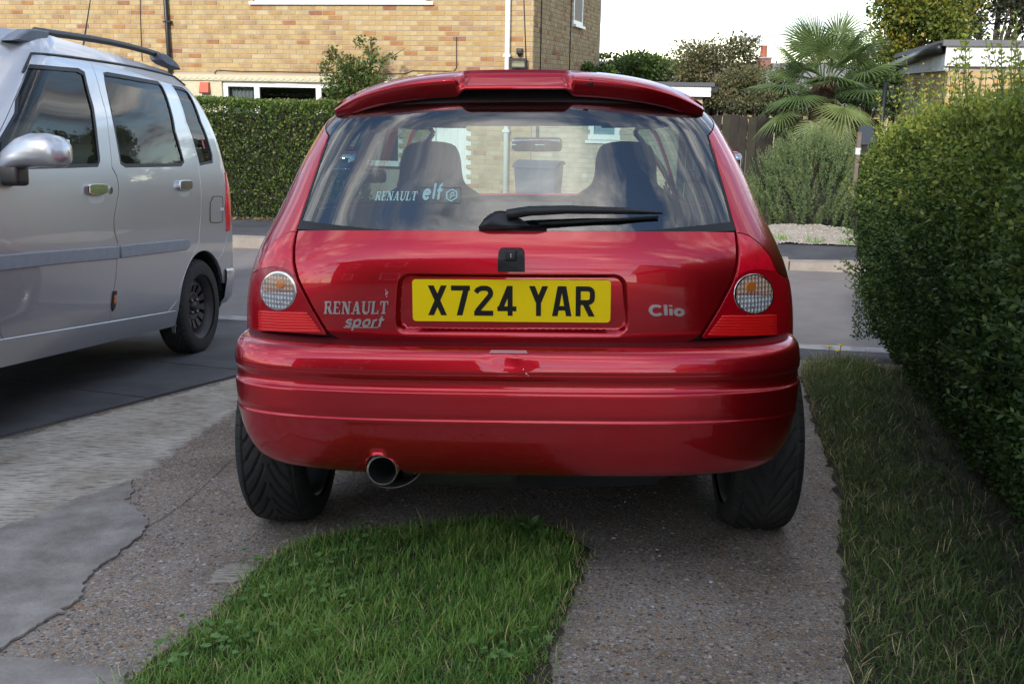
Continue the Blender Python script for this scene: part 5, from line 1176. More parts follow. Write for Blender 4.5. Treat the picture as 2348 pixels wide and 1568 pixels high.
q = on_y(2026, 240, 11.6); lp = empty('garden_lantern', Matrix.Translation((q.x, q.y, q.z-1.0)), 'black lantern on a slim post beside the palm, left of the garage', 'lantern'); hh = on_y(2026, 190, 11.6).z-q.z+1.0
MB().tube([(0, 0, 0), (0, 0, hh)], .025, 8).build('lantern_post', BLKM, lp); lx = .10
MB().lathe([(hh-.02, .03), (hh, .07)], 'Z', (lx, 0, 0), 6).box((0, -.01, hh-.03), (lx, .01, hh-.01)).build('lantern_roof', BLKM, lp)
for k in range(6): a = 2*pi*k/6; MB().tube([(lx+.06*cos(a), .06*sin(a), hh-.02), (lx+.04*cos(a), .04*sin(a), hh-.16)], .006, 4).build('lantern_bar', BLKM, lp)
MB().lathe([(hh-.19, .02), (hh-.16, .045), (hh-.155, .001)], 'Z', (lx, 0, 0), 6).build('lantern_base', BLKM, lp)
# distant house: roof and chimney showing over the shrubs
q = on_y(1748, 125, 34); fh = empty('distant_house', Matrix.Translation((q.x, q.y, 0)) @ Matrix.Rotation(radians(-14), 4, 'Z'), 'distant house with brick chimney behind the shrubs left of the palm', 'house')
ztp = q.z; REDB = pm('red_chimney_brick', (.22, .10, .075), .85, var=(8, (.30, .17, .13)))
MB().box((-6, 1.5, -1), (6, 7, ztp-1.6)).build('wall', PALEB, fh); MB().add([(-6.4,1,ztp-1.7),(6.4,1,ztp-1.7),(6.4,4.2,ztp-.2),(-6.4,4.2,ztp-.2),(6.4,7.4,ztp-1.7),(-6.4,7.4,ztp-1.7)], [(0,1,2,3),(3,2,4,5),(1,4,2),(0,3,5)]).build('roof', pm('pale_grey_tiles', (.26, .25, .25), .8, var=(5, (.18, .17, .17))), fh)
ch = MB().box((-.27, 3.7, ztp-1.5), (.27, 4.3, ztp-.05)).build('chimney', REDB, fh); MB().box((-.31, 3.64, ztp-.05), (.31, 4.36, ztp+.0)).build('chimney_cap', CHAN, ch); MB().lathe([(ztp, .13), (ztp+.36, .11), (ztp+.40, .13)], 'Z', (-.02, 4.05, 0), 12).build('chimney_pot', pm('terracotta', (.40, .12, .07), .7), ch)

# houses behind the photographer: they shade the drive and show in the paint and glass of the car
BRB = brickcol('brown_brick', [(.22,.12,.08),(.26,.15,.10),(.18,.10,.07)])
def back_house(name, label, x0, x1, y0, y1, ze, ridge, rh=2.4):
    e = empty(name, Matrix.Translation((x0, y0, 0)), label, 'house'); Wd, Dp = x1-x0, y0-y1
    MB().box((0, -Dp, -1), (Wd, 0, ze)).build('wall', BRB, e)
    if ridge == 'y': MB().add([(-.3, .3, ze), (Wd+.3, .3, ze), (Wd/2, .3, ze+rh), (-.3, -Dp-.3, ze), (Wd+.3, -Dp-.3, ze), (Wd/2, -Dp-.3, ze+rh)], [(0,1,2),(3,5,4),(0,2,5,3),(1,4,5,2),(0,3,4,1)]).build('roof', SLATE, e)
    else: MB().add([(-.3, .4, ze), (Wd+.3, .4, ze), (Wd+.3, -Dp/2, ze+rh), (-.3, -Dp/2, ze+rh), (Wd+.3, -Dp-.4, ze), (-.3, -Dp-.4, ze)], [(0,1,2,3),(3,2,4,5),(1,4,2),(0,3,5),(0,5,4,1)]).build('roof', SLATE, e)
    for wx in (.25, .65):
        for wz in (.9, 3.4):
            f_ = empty('window', None, parent=e); MB().box((Wd*wx-.5, .005, wz), (Wd*wx+.5, .04, wz+1.1)).build('window_frame', WHITE, f_); MB().box((Wd*wx-.44, .04, wz+.06), (Wd*wx+.44, .045, wz+1.04)).build('pane', bpy.data.materials['dark_pane'], f_)
    return e
back_house('brown_brick_house', 'brown brick house behind the photographer, on the van side', -9.0, -1.7, -5.5, -13, 4.9, 'x', 3.0)
bh2 = back_house('brown_brick_house', 'brown brick house behind the photographer, on the hedge side', 4.4, 11.5, -6.5, -13, 3.6, 'x')
ae = MB(); ae.tube([(2.0, -2.5, 6.5), (2.0, -2.5, 9.2)], .03, 6); ae.tube([(1.4, -2.5, 8.9), (2.8, -2.5, 8.9)], .02, 5)
for k in range(7): ae.tube([(1.45+k*.2, -2.5, 8.6), (1.45+k*.2, -2.5, 9.2)], .012, 4)
ae.build('television_aerial', BLKM, bh2)

# ================================================================ the silver van
VANM = Matrix.Translation((-2.545, 6.69, -.030)) @ Matrix.Rotation(radians(173), 4, 'Z') @ Matrix.Rotation(radians(3.2), 4, 'X')
van = empty('silver_van', DRIVE @ VANM, 'silver tall-roofed minivan with grey roof rails parked left of the red car', 'van')
VL = Loft(w=[(.18,.755),(.28,.785),(.42,.800),(.6,.806),(.8,.805),(.95,.800),(1.05,.790),(1.15,.775),(1.3,.750),(1.45,.718),(1.56,.682),(1.64,.620)],
          r=[(.18,.12),(.28,.04),(.42,.01),(.55,.0),(.8,.01),(.95,.02),(1.1,.045),(1.2,.065),(1.3,.095),(1.4,.155),(1.5,.25),(1.57,.34),(1.64,.46)],
          f=[(.18,3.47),(.3,3.54),(.6,3.55),(.75,3.47),(.88,3.19),(.95,3.04),(1.05,2.89),(1.3,2.59),(1.53,2.29),(1.64,2.13)],
          c=[(.18,.24),(1.64,.24)], cf=[(.18,.6),(.8,.6),(1.64,.35)], n=3.6, LR=.95, LS=2.3, LF=.95, bulge=.012)
VL.survey(VANM, (-3.3, -.80, .2, 1.638))
VT = VL.LR+VL.LS+VL.LF
vp = VL.px2
seam = vp([(205,138),(226,196),(243,258.7),(257,384),(268,404.6),(272.5,436),(270.5,557.6),(265.5,635.8),(250,741)])
rear_seam = vp([(368,168),(396,203),(427.4,286.5),(451.7,369.9),(459.5,418.6),(459.5,505.4),(456,556),(433.5,602.4),(412.6,656.6),(402,694),(383.4,717)])
top_line = vp([(62.5,122.5),(110,126),(160,131.5),(205,138),(270,148),(330,159),(368,168)])
bot = vp([(383.4,717),(320,728),(250,741),(125,761.5),(10,780)])
Af = VL.yz([(2.56,.34),(2.59,.60),(2.61,.90),(2.57,1.02),(2.19,1.38),(2.11,1.46)], -1)
iS = top_line[3]
fd_poly = [(-abs(u), z) for u, z in (top_line[:4][::-1]+ [])]
# front door: along the top, down the seam, along the sill, up the front
front_door = [seam[0]]+seam[1:]+bot[3:]+[Af[0]]+Af[1:]+top_line[:3]
rear_door = [seam[0]]+top_line[4:]+rear_seam[1:]+bot[1:2]+seam[::-1][:-1]
fwin = vp([(45,151),(69.5,146.8),(180.7,156.2),(194.6,164.9),(215.4,244.8),(231,369.9),(226,383.8),(140,387),(52,389)])+VL.yz([(2.49,1.03),(2.52,1.06),(2.31,1.24)], -1)+vp([(8,200),(24,172)])
rwin = vp([(236.3,166.6),(245,164.5),(361.4,185.7),(371.8,196),(403,300.4),(424,373),(417,383),(288.4,385.5),(276,376.8),(257,272.6),(239.7,189)])
qwin = vp([(392.6,194.4),(417,199.6),(430.8,210),(462,279.5),(488.2,356),(489,375),(458.7,381.3),(427.4,279.5)])
VAX, VFX = .61, 2.97
varch = circ(VAX, .285, .325, 160, -25); varchf = circ(VFX, .215, .325, -8, 188)
doors = [seam[0]]+top_line[4:]+rear_seam[1:]+bot[1:]+[Af[0]]+Af[1:]+top_line[:3]
doors = grow(doors, .004)
def vmir(poly, sg): return poly if sg < 0 else both(poly)
for sg in (-1, 1):
    arU_ = VL.yz(varch, -1)
    rear0 = [(-.0, 1.638), (-.0, .36), (-.80, .36), (arU_[0][0]+.16, .36), (arU_[0][0]+.03, arU_[0][1])]
    pts = rear0+arU_+[(arU_[-1][0]-.01, .20), (-VT, .20), (-VT, 1.0), (-VT+.58, 1.0), (-VT+.62, 1.04), (-VT+.54, 1.52), (-VT, 1.55), (-VT, 1.638)]
    VL.patch('body_side', vmir(pts, sg), SILVER, van, grid=.04, step=.02, rim=.02, holes=[vmir(doors, sg), vmir(qwin, sg), VL.yz(varchf, sg), vmir(grow([(-.62, .42+.0)]*0 or vp([(515,396),(526,394),(527,470),(526,528),(519,530),(516,470)]), .002), sg)])
    d1 = VL.patch('front_door', vmir(grow(front_door, -.0035), sg), SILVER, van, grid=.035, step=.015, rim=.022, holes=[vmir(fwin, sg)])
    d2 = VL.patch('rear_door', vmir(grow(rear_door, -.0035), sg), SILVER, van, grid=.035, step=.015, rim=.022, holes=[vmir(rwin, sg)])
    for nm, w_, pr in (('door_window', fwin, d1), ('door_window', rwin, d2), ('quarter_window', qwin, van)):
        wg = VL.patch(nm, vmir(w_, sg), GLASSV, pr, off=-.008, grid=.05, rim=.002, chamfer=0)
        VL.patch('window_seal', vmir(grow(w_, .001), sg), SEAL, pr, off=-.002, grid=.05, step=.015, rim=.02, holes=[vmir(grow(w_, -.020), sg)], chamfer=.002)
    GM_ = bpy.data.materials['grey_blue_plastic']
    mA = vp([(268,567),(268,591),(130,603.5),(-10,619),(-10,588.5),(130,577)]); mB = vp([(275,566),(300,562.5),(425,550.5),(431.5,555),(431.5,566),(425,571.5),(300,586.5),(275,590)])
    MOULD = bpy.data.materials.get('silver_moulding') or pm('silver_moulding', (.26, .275, .31), .5, .2, var=(25, (.31, .32, .35)))
    VL.patch('side_moulding', vmir(mA, sg), MOULD, d1, off=.014, grid=.03, step=.012, rim=.015, chamfer=.007)
    VL.patch('side_moulding', vmir(mB, sg), MOULD, d2, off=.014, grid=.03, step=.012, rim=.015, chamfer=.007)
    for pr, hx0, hx1, hy0, hy1, hy2 in ((d1, 197, 238, 424, 441, 467), (d2, 406, 434, 415.5, 430, 452)):
        cupp = chaikin(vp([(hx0+4, hy1), (hx1, hy1), (hx1, hy2), (hx0+4, hy2)]), 2); VL.patch('handle_recess', vmir(cupp, sg), pm('pale_silver_recess', (.55, .56, .58), .35, .5), pr, off=.0008, grid=.02, step=.008, rim=.002, chamfer=.001)
        VL.patch('door_handle', vmir(chaikin(vp([(hx0, hy0+3), (hx0+4, hy0), (hx1-3, hy0), (hx1, hy0+3), (hx1, hy1+6), (hx0, hy1+6)]), 1), sg), CHROME, pr, off=.020, grid=.02, step=.008, rim=.02, chamfer=.007)
    VL.patch('door_lock', vmir(vp([(253.5+4*cos(t), 436.5+9*sin(t)) for t in np.linspace(0, 2*pi, 14, endpoint=False)]), sg), CHROME, d1, off=.004, grid=.02, step=.006, rim=.004)
    VL.patch('lock_core', vmir(vp([(254+2.2*cos(t), 437+4.5*sin(t)) for t in np.linspace(0, 2*pi, 12, endpoint=False)]), sg), BLACKP, d1, off=.0048, grid=.02, step=.006, rim=.002)
    ff = chaikin(vp([(482, 451), (508, 450), (510, 455), (510, 506), (508, 510), (484, 511), (481, 507)]), 1)
    jt = MB(); jt.tube([tuple(VL(*p, .0008)) for p in [(u, z) for u, z in (vmir(ff, sg)+[vmir(ff, sg)[0]])]], .0028, 5, cap=False); fo = jt.build('fuel_flap_joint', pm('dark_joint', (.05, .05, .055), .6), van)
    VL.patch('fuel_flap', vmir(grow(ff, -.003), sg), SILVER, van, off=.0015, grid=.03, step=.01, rim=.003)
    (bu, bz), = vp([(508, 481)]); MB().rbox((-.012, -.006, -.012), (.012, .006, .012), .005, Matrix.Translation(Vector(VL(bu*(1 if sg < 0 else -1), bz, .003)))).build('flap_knob', SILVER, van)
    mk = vp([(259,668),(266,667),(265,690),(262,706),(257,713),(255,700)]); mo = VL.patch('side_marker', vmir(mk, sg), BLACKP, d1, off=.006, grid=.03, step=.01, rim=.01)
    VL.patch('marker_lens', vmir(vp([(259.5,678),(264.5,677),(263,692),(259,697)]), sg), AMBER, mo, off=.009, grid=.02, step=.01, rim=.003)
    tl = vp([(515.5,396),(526,394),(527,470),(526,528),(519.5,530),(516.5,470)])
    VL.patch('tail_lamp', vmir(tl, sg), LENSR, van, off=.006, grid=.03, step=.012, rim=.02)
    # rear bumper side and its joint
    bj = MB(); bj.tube([tuple(VL(u, z, .001)) for u, z in vmir(vp([(522,532),(517,560),(509,582),(500,597)]), sg)], .0025, 5); bj.build('bumper_joint', pm('light_joint', (.55, .56, .58), .4, .5), van)
    gj = MB(); gl_ = vmir(vp([(24,163),(34,148),(48,131),(62.5,122.5),(110,126),(160,131.5),(205,138),(270,148),(330,159),(368,168),(400,176),(432,188)]), sg); gj.tube([tuple(VL(u, z, .002)) for u, z in gl_], .006, 6); gj.build('roof_gutter_strip', SEAL, van)
    # steps, sills, wheel wells
    VL.patch('sill', vmir(VL.yz([(.97, .20), (2.61, .20), (2.61, .315), (.97, .285)], -1), sg), SILVER, van, off=.006, grid=.05, step=.03, rim=.02, chamfer=.006)
    lin = MB(); a_ = circ(VAX, .285, .33, 10, 170, 20); k_ = len(a_); lin.add([(sg*.78, y_, z_) for y_, z_ in a_]+[(sg*.50, y_, z_) for y_, z_ in a_], [(i, i+1, k_+i+1, k_+i) for i in range(k_-1)], True); lin.build('wheel_arch_liner', DARK, van)
    # roof rail: bar with moulded feet
    Vi = (DRIVE @ VANM).inverted()
    def vplane(px, py, x):
        o, d = ray_w(px, py); o2, d2 = Vi @ o, Vi.to_3x3() @ d; q = o2+d2*((x-o2.x)/d2.x); return q
    xr_ = -.60
    rail = empty('roof_rail', None, parent=van); rp = [vplane(*q, xr_) for q in ((80,71.5),(102,74.5),(150,81),(208,89.5),(255,98),(294,106.5),(335,117.5),(362,126))]
    fx_ = lambda q: Vector((q.x*(1 if sg < 0 else -1), q.y, q.z))
    MB().tube([fx_(q) for q in rp], .017, 10).build('rail_bar', pm('dark_grey_rail', (.035, .037, .043), .45), rail)
    for pts_ in (((13,93),(30,80),(52,67),(70,67),(100,73),(97,88),(93.5,102),(55,100)), ((352,121),(368,124),(385,136),(398,150),(404,161),(388,156),(368,148),(356,138))):
        q_ = [vplane(*p, xr_) for p in pts_]; n_ = len(q_); mb = MB(); vs = [fx_(q+Vector((dx_, 0, 0))) for dx_ in (-.028, .028) for q in q_]+[]
        cen = sum((fx_(q) for q in q_), Vector())/n_
        ins = [fx_(Vector((q.x+dx_, 0, 0))+Vector((0, q.y, q.z))) for dx_ in (-.036, .036) for q in q_]; ins = [Vector((p.x, cen.y+(p.y-cen.y)*.82, cen.z+(p.z-cen.z)*.78)) for p in ins]
        mb.add(vs+ins, [(i, (i+1) % n_, n_+(i+1) % n_, n_+i) for i in range(n_)]+[(2*n_+i, 2*n_+(i+1) % n_, (i+1) % n_, i) for i in range(n_)]+[(n_+i, n_+(i+1) % n_, 3*n_+(i+1) % n_, 3*n_+i) for i in range(n_)]+[tuple(range(2*n_, 3*n_)), tuple(range(3*n_, 4*n_))], False); mb.build('rail_foot', GREYP, rail)
    # door mirror
    dm = empty('door_mirror', None, parent=van); qc = vplane(84, 349, -.93); mc = fx_(qc)
    prof_ = [(-.175,-.055,.030,.030),(-.12,-.030,.052,.048),(-.06,-.004,.072,.062),(.0,.008,.080,.068),(.06,.006,.080,.068),(.10,.0,.072,.062),(.125,-.004,.05,.045),(.135,-.006,.012,.012)]
    mb = MB(); n_ = 20; vs = []
    for ox, oz, ry, rz_ in prof_:
        for k in range(n_): a = 2*pi*k/n_; ca, sa = cos(a), sin(a); vs.append(mc+Vector((ox*(-1 if sg < 0 else 1), abs(ca)**.7*(1 if ca > 0 else -1)*ry, oz+abs(sa)**.7*(1 if sa > 0 else -1)*rz_)))
    m_ = len(prof_); mb.add(vs, [(i*n_+k, i*n_+(k+1) % n_, (i+1)*n_+(k+1) % n_, (i+1)*n_+k) for i in range(m_-1) for k in range(n_)]+[tuple(range(n_))[::-1], tuple(range((m_-1)*n_, m_*n_))], True); mb.build('mirror_housing', SILVER, dm)
    ft = mc+Vector((.135*(1 if sg < 0 else -1), 0, -.085)); MB().rbox(tuple(ft-Vector((.075, .045, .05))), tuple(ft+Vector((.06, .045, .035))), .02).build('mirror_foot', BLACKP, dm)
    MB().rbox(tuple(mc+Vector((-.10, -.078, -.05))), tuple(mc+Vector((.10, -.070, .055))), .003, seg=1).build('mirror_glass', bpy.data.materials['mirror_glass'], dm)
roof_mesh(VL, 1.636, 1.672, 'roof', SILVER, van); roof_mesh(VL, 1.62, 1.64, 'headlining', pm('pale_headlining', (.28, .28, .30), .9), van, off=-.03)
hv = [grow(vmir(p, s_), -.012) for p in (fwin, rwin, qwin) for s_ in (-1, 1)]+[VL.yz(circ(a_, .285, .32, -30, 210), s_) for a_ in (VAX, VFX) for s_ in (1, -1)]
vws = [(-VT-.1, 1.03), (-VT+.58, 1.03), (-VT+.51, 1.5), (-VT-.1, 1.53)]; vrw = [(-.60, 1.02), (.60, 1.02), (.52, 1.46), (-.52, 1.46)]
shell(VL, -.03, -VT, VT, .22, 1.636, 420, 110, hv+[vws, both(vws), vrw], 'inner_shell', TRIM, van)
VL.patch('windscreen', [(VT-.58, 1.0), (VT+.58, 1.0), (VT+.62, 1.04), (VT+.54, 1.52), (VT, 1.55), (VT-.54, 1.52), (VT-.62, 1.04)], GLASSF, van, off=-.004, grid=.08, rim=.002, chamfer=0)
for s_ in (1, -1):
    VL.patch('head_lamp', [(s_*u, z) for u, z in ((VT-.98, .66), (VT-.58, .62), (VT-.50, .70), (VT-.60, .80), (VT-.98, .82))], glassmat('van_head_lamp_lens', (.75, .78, .80), 2.0), van, off=.006, grid=.05, step=.03, rim=.02)
VL.patch('grille', [(VT-.44, .63), (VT+.44, .63), (VT+.44, .74), (VT-.44, .74)], BLACKP, van, off=.006, grid=.05, step=.03, rim=.02)
VL.patch('lower_grille', [(VT-.55, .28), (VT+.55, .28), (VT+.55, .42), (VT-.55, .42)], BLACKP, van, off=.006, grid=.05, step=.03, rim=.02)
VL.patch('front_bumper', [(VT-1.0, .44), (VT+1.0, .44), (VT+1.0, .58), (VT-1.0, .58)], SILVER, van, off=.02, grid=.05, step=.03, rim=.03, chamfer=.008)
VL.patch('rear_window', [(-.62, 1.0), (.62, 1.0), (.54, 1.48), (-.54, 1.48)], GLASSV, van, off=.004, grid=.06, rim=.004, chamfer=.001)
vb = MB(); Ub = np.linspace(-.985, .985, 80); rows = [(.26,-.04),(.27,-.005),(.31,.010),(.42,.014),(.47,.012),(.485,.004),(.49,-.03)]
Pv = np.stack([VL(Ub, np.full(80, z), np.full(80, o_)) for z, o_ in rows]); i, j = np.meshgrid(np.arange(len(rows)-1), np.arange(79), indexing='ij')
link('rear_bumper', npmesh('rear_bumper', Pv.reshape(-1, 3), np.stack([i*80+j, i*80+j+1, (i+1)*80+j+1, (i+1)*80+j], -1).reshape(-1, 4), True), SILVER, van)
MB().box((-.70, .25, .20), (.70, 3.2, .25)).build('underbody', DARK, van)
MB().rbox((-.70, 2.35, .6), (.70, 2.9, 1.0), .05).build('dashboard', TRIM, van)
def vseat(xc, yb, hgt, name):
    e = empty(name, None, parent=van); MB().rbox((xc-.25, yb, .42), (xc+.25, yb+.5, .58), .05).build('seat_cushion', FABRIC, e)
    m = Matrix.Translation((xc, yb, .5)) @ Matrix.Rotation(radians(12), 4, 'X'); MB().rbox((-.24, -.14, 0), (.24, .0, hgt), .06, m).build('seat_back', FABRIC, e); MB().rbox((-.13, -.12, hgt+.02), (.13, -.01, hgt+.22), .05, m).build('head_rest', FABRIC, e)
vseat(-.36, 1.80, .58, 'front_seat'); vseat(.36, 1.80, .58, 'front_seat'); vseat(-.33, .95, .46, 'rear_seat'); vseat(.33, .95, .46, 'rear_seat')
vty = tyre_mesh(.280, .165, .190, True, 300); vst = steel_mesh(.188, .165); vb_ = MB(); vb_.lathe([(0, .001), (0, .011), (.012, .009), (.014, .001)], 'X', (0, 0, 0), 8); vbm = vb_.build('tmp', pm('bare_bolt', (.25, .24, .23), .5, .7)).data; drop_tmp()
for s_ in (1, -1):
    wheel(van, 'rear_wheel', (s_*.705, VAX, .28), s_, vty, vst, vbm); wheel(van, 'front_wheel', (s_*.705, VFX, .155), s_, vty, vst, vbm)
Vi = (DRIVE @ VANM).inverted(); qa, qb = vplane(190, 112, -.25), vplane(208, -4, -.25)
MB().tube([qa-Vector((0, 0, .08)), qa, qb], [.010, .006, .003], 6).build('roof_aerial', BLACKP, van)
(su, sz), = vp([(468, 330)])
dsk = [(su+.016*cos(t)*1.0, sz+.03*sin(t)) for t in np.linspace(0, 2*pi, 16, endpoint=False)]
VL.patch('window_sticker', dsk, pm('red_sticker', (.45, .05, .08), .5), van, off=-.006, grid=.02, step=.01, rim=.0005, chamfer=0)

# ================================================================ plants
def leaf_arrays(pos, d, size, width=.5, fold=.12, droop=.12, up=None):
    """each leaf: six vertices, four triangles; d = direction it points"""
    n = len(pos); d = d/np.maximum(np.linalg.norm(d, axis=1), 1e-6)[:, None]
    r = RNG.normal(size=(n, 3)); 
    if up is not None: r = r*.35+up
    s = np.cross(d, r); s /= np.maximum(np.linalg.norm(s, axis=1), 1e-6)[:, None]; nn = np.cross(s, d)
    size = np.asarray(size)[:, None]; T = [(0, 0, 0), (-.5, .32, fold), (.5, .32, fold), (-.42, .68, fold*.6), (.42, .68, fold*.6), (0, 1, -droop)]
    V = np.stack([pos+s*size*width*a+d*size*b+nn*size*c for a, b, c in T], 1)
    k = np.arange(n)[:, None]*6; tri = np.concatenate([k+np.array([[0, 2, 1]]), k+np.array([[3, 4, 5]])]); qd = k+np.array([[1, 2, 4, 3]])
    return V.reshape(-1, 3), tri, qd
def foliage(name, pos, d, size, tone, mat, parent=None, mw=None, width=.5, fold=.12, droop=.12, up=None):
    V, t, q = leaf_arrays(pos, d, size, width, fold, droop, up)
    return link(name, npmesh(name, V, [t, q], True, {'tone': np.repeat(np.clip(tone, 0, 1), 6)}), mat, parent, mw)
def blades(name, base, d, length, width, tone, mat, parent=None, mw=None, bend=.5, lean=None):
    """grass: curved tapering strip of three segments"""
    n = len(base); a = RNG.uniform(0, 2*pi, n); h = np.stack([np.cos(a), np.sin(a), np.zeros(n)], 1) if lean is None else lean
    s = np.stack([-h[:, 1], h[:, 0], np.zeros(n)], 1); L = np.asarray(length)[:, None]; W = np.asarray(width)[:, None]; b = (np.asarray(bend)*np.ones(n))[:, None]; V = []
    for t, wd in ((0, 1), (.4, .85), (.75, .55)):
        c = base+d*L*t*(1-.25*b*t)+h*L*b*t*t; V += [c-s*W*wd, c+s*W*wd]
    V.append(base+d*L*(1-.35*b)+h*L*b)
    V = np.stack(V, 1); k = np.arange(n)[:, None]*7; q = np.concatenate([k+np.array([[0, 1, 3, 2]]), k+np.array([[2, 3, 5, 4]])]); t = k+np.array([[4, 5, 6]])
    return link(name, npmesh(name, V.reshape(-1, 3), [q, t], True, {'tone': np.repeat(np.clip(tone, 0, 1), 7)}), mat, parent, mw)
def unit(n):
    v = RNG.normal(size=(n, 3)); return v/np.linalg.norm(v, axis=1)[:, None]
def vnoise(P, f, seed=0):
    """cheap smooth 3D noise for clumping"""
    r = np.random.default_rng(seed); o = np.zeros(len(P))
    for k in range(5): w_ = r.normal(size=3)*f*(1+.5*k); o += np.sin(P@w_+r.uniform(0, 6.28))/(1+.4*k)
    return o/2.2

BARK = pm('bark', (.075, .055, .04), .9, var=(12, (.13, .10, .075)), bump=(30, .8, .02))
TWIG = pm('twigs', (.020, .019, .012), .95)
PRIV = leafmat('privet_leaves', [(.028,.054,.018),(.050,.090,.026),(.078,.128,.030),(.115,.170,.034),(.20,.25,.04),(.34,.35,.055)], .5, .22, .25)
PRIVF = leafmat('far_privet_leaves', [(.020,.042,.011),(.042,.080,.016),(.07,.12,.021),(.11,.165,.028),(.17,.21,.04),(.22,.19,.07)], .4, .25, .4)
# --- clipped hedge in front of the house
def box_hedge(name, label, A, Bp, depth, z0, z1, n, size, mat, mw, clump=.05, cat='hedge', undercut=0.0, tone_fn=None, coremat=TWIG, bulge=.0):
    """A, Bp: ends of the front face; the hedge goes back to the left of A->B"""
    A, Bp = np.array(A, float), np.array(Bp, float); ax = Bp-A; Ln = np.linalg.norm(ax); ax /= Ln; bk = np.array([-ax[1], ax[0]])
    e = empty(name, mw, label, cat)
    f_front, f_top, f_end = Ln*(z1-z0), Ln*depth, depth*(z1-z0); tot = f_front+f_top+2*f_end; q = RNG.uniform(0, tot, n)
    a = RNG.uniform(0, Ln, n); b = RNG.uniform(0, depth, n); z = RNG.uniform(z0, z1, n); nrm = np.zeros((n, 3))
    fr = q < f_front; tp = (q >= f_front) & (q < f_front+f_top); e1 = (q >= f_front+f_top) & (q < f_front+f_top+f_end); e2 = q >= f_front+f_top+f_end
    b[fr] = 0; z[tp] = z1; a[e1] = 0; a[e2] = Ln; nrm[fr, :2] = -bk; nrm[tp, 2] = 1; nrm[e1, :2] = -ax; nrm[e2, :2] = ax
    zz = (z-z0)/(z1-z0); b = b+np.where(fr, undercut*(1-np.clip(zz/.45, 0, 1))**1.5-bulge*np.sin(pi*np.clip(zz, 0, 1)), 0)
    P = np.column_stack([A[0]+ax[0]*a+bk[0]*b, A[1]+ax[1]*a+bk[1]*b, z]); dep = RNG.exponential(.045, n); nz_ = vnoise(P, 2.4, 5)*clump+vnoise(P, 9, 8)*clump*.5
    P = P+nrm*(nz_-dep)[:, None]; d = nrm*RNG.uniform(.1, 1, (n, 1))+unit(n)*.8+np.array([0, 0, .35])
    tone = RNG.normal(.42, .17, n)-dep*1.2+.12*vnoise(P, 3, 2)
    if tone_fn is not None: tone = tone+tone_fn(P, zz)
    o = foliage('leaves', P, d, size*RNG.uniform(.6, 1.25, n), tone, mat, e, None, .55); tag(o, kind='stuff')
    m = .16; mb = MB(); u0 = undercut; pts = [(m, m+u0), (Ln-m, m+u0), (Ln-m, depth), (m, depth)]; zmid = z0+(z1-z0)*.45
    lo = [(A[0]+ax[0]*x+bk[0]*y, A[1]+ax[1]*x+bk[1]*y, z0) for x, y in pts]; md = [(A[0]+ax[0]*x+bk[0]*y, A[1]+ax[1]*x+bk[1]*y, zmid) for x, y in [(m, m), (Ln-m, m), (Ln-m, depth), (m, depth)]]; hi = [(x, y, z1-m) for x, y, _ in md]
    mb.add(lo+md+hi, [(0,1,5,4),(1,2,6,5),(2,3,7,6),(3,0,4,7),(4,5,9,8),(5,6,10,9),(6,7,11,10),(7,4,8,11),(8,9,10,11)]); mb.build('branch_core', coremat, e)
    return e
ha, hb_ = on_z(-260, 470, RZ+.1), on_z(640, 508, RZ+.1)
hd = (Vector((hb_.x, hb_.y))-Vector((ha.x, ha.y))).normalized(); hb2 = on_y(775, 300, hb_.y-.35)
hz1 = on_y(600, 231, hb_.y).z
box_hedge('clipped_hedge', 'clipped green hedge in front of the brick house, behind the van', (hb_.x-hd.x*6.5, hb_.y-hd.y*6.5), (hb2.x, hb_.y+hd.y*(hb2.x-hb_.x)/hd.x), 1.0, RZ+.12, hz1-.015, 70000, .034, PRIVF, None, .018, tone_fn=lambda P, z: .12*z+.04)
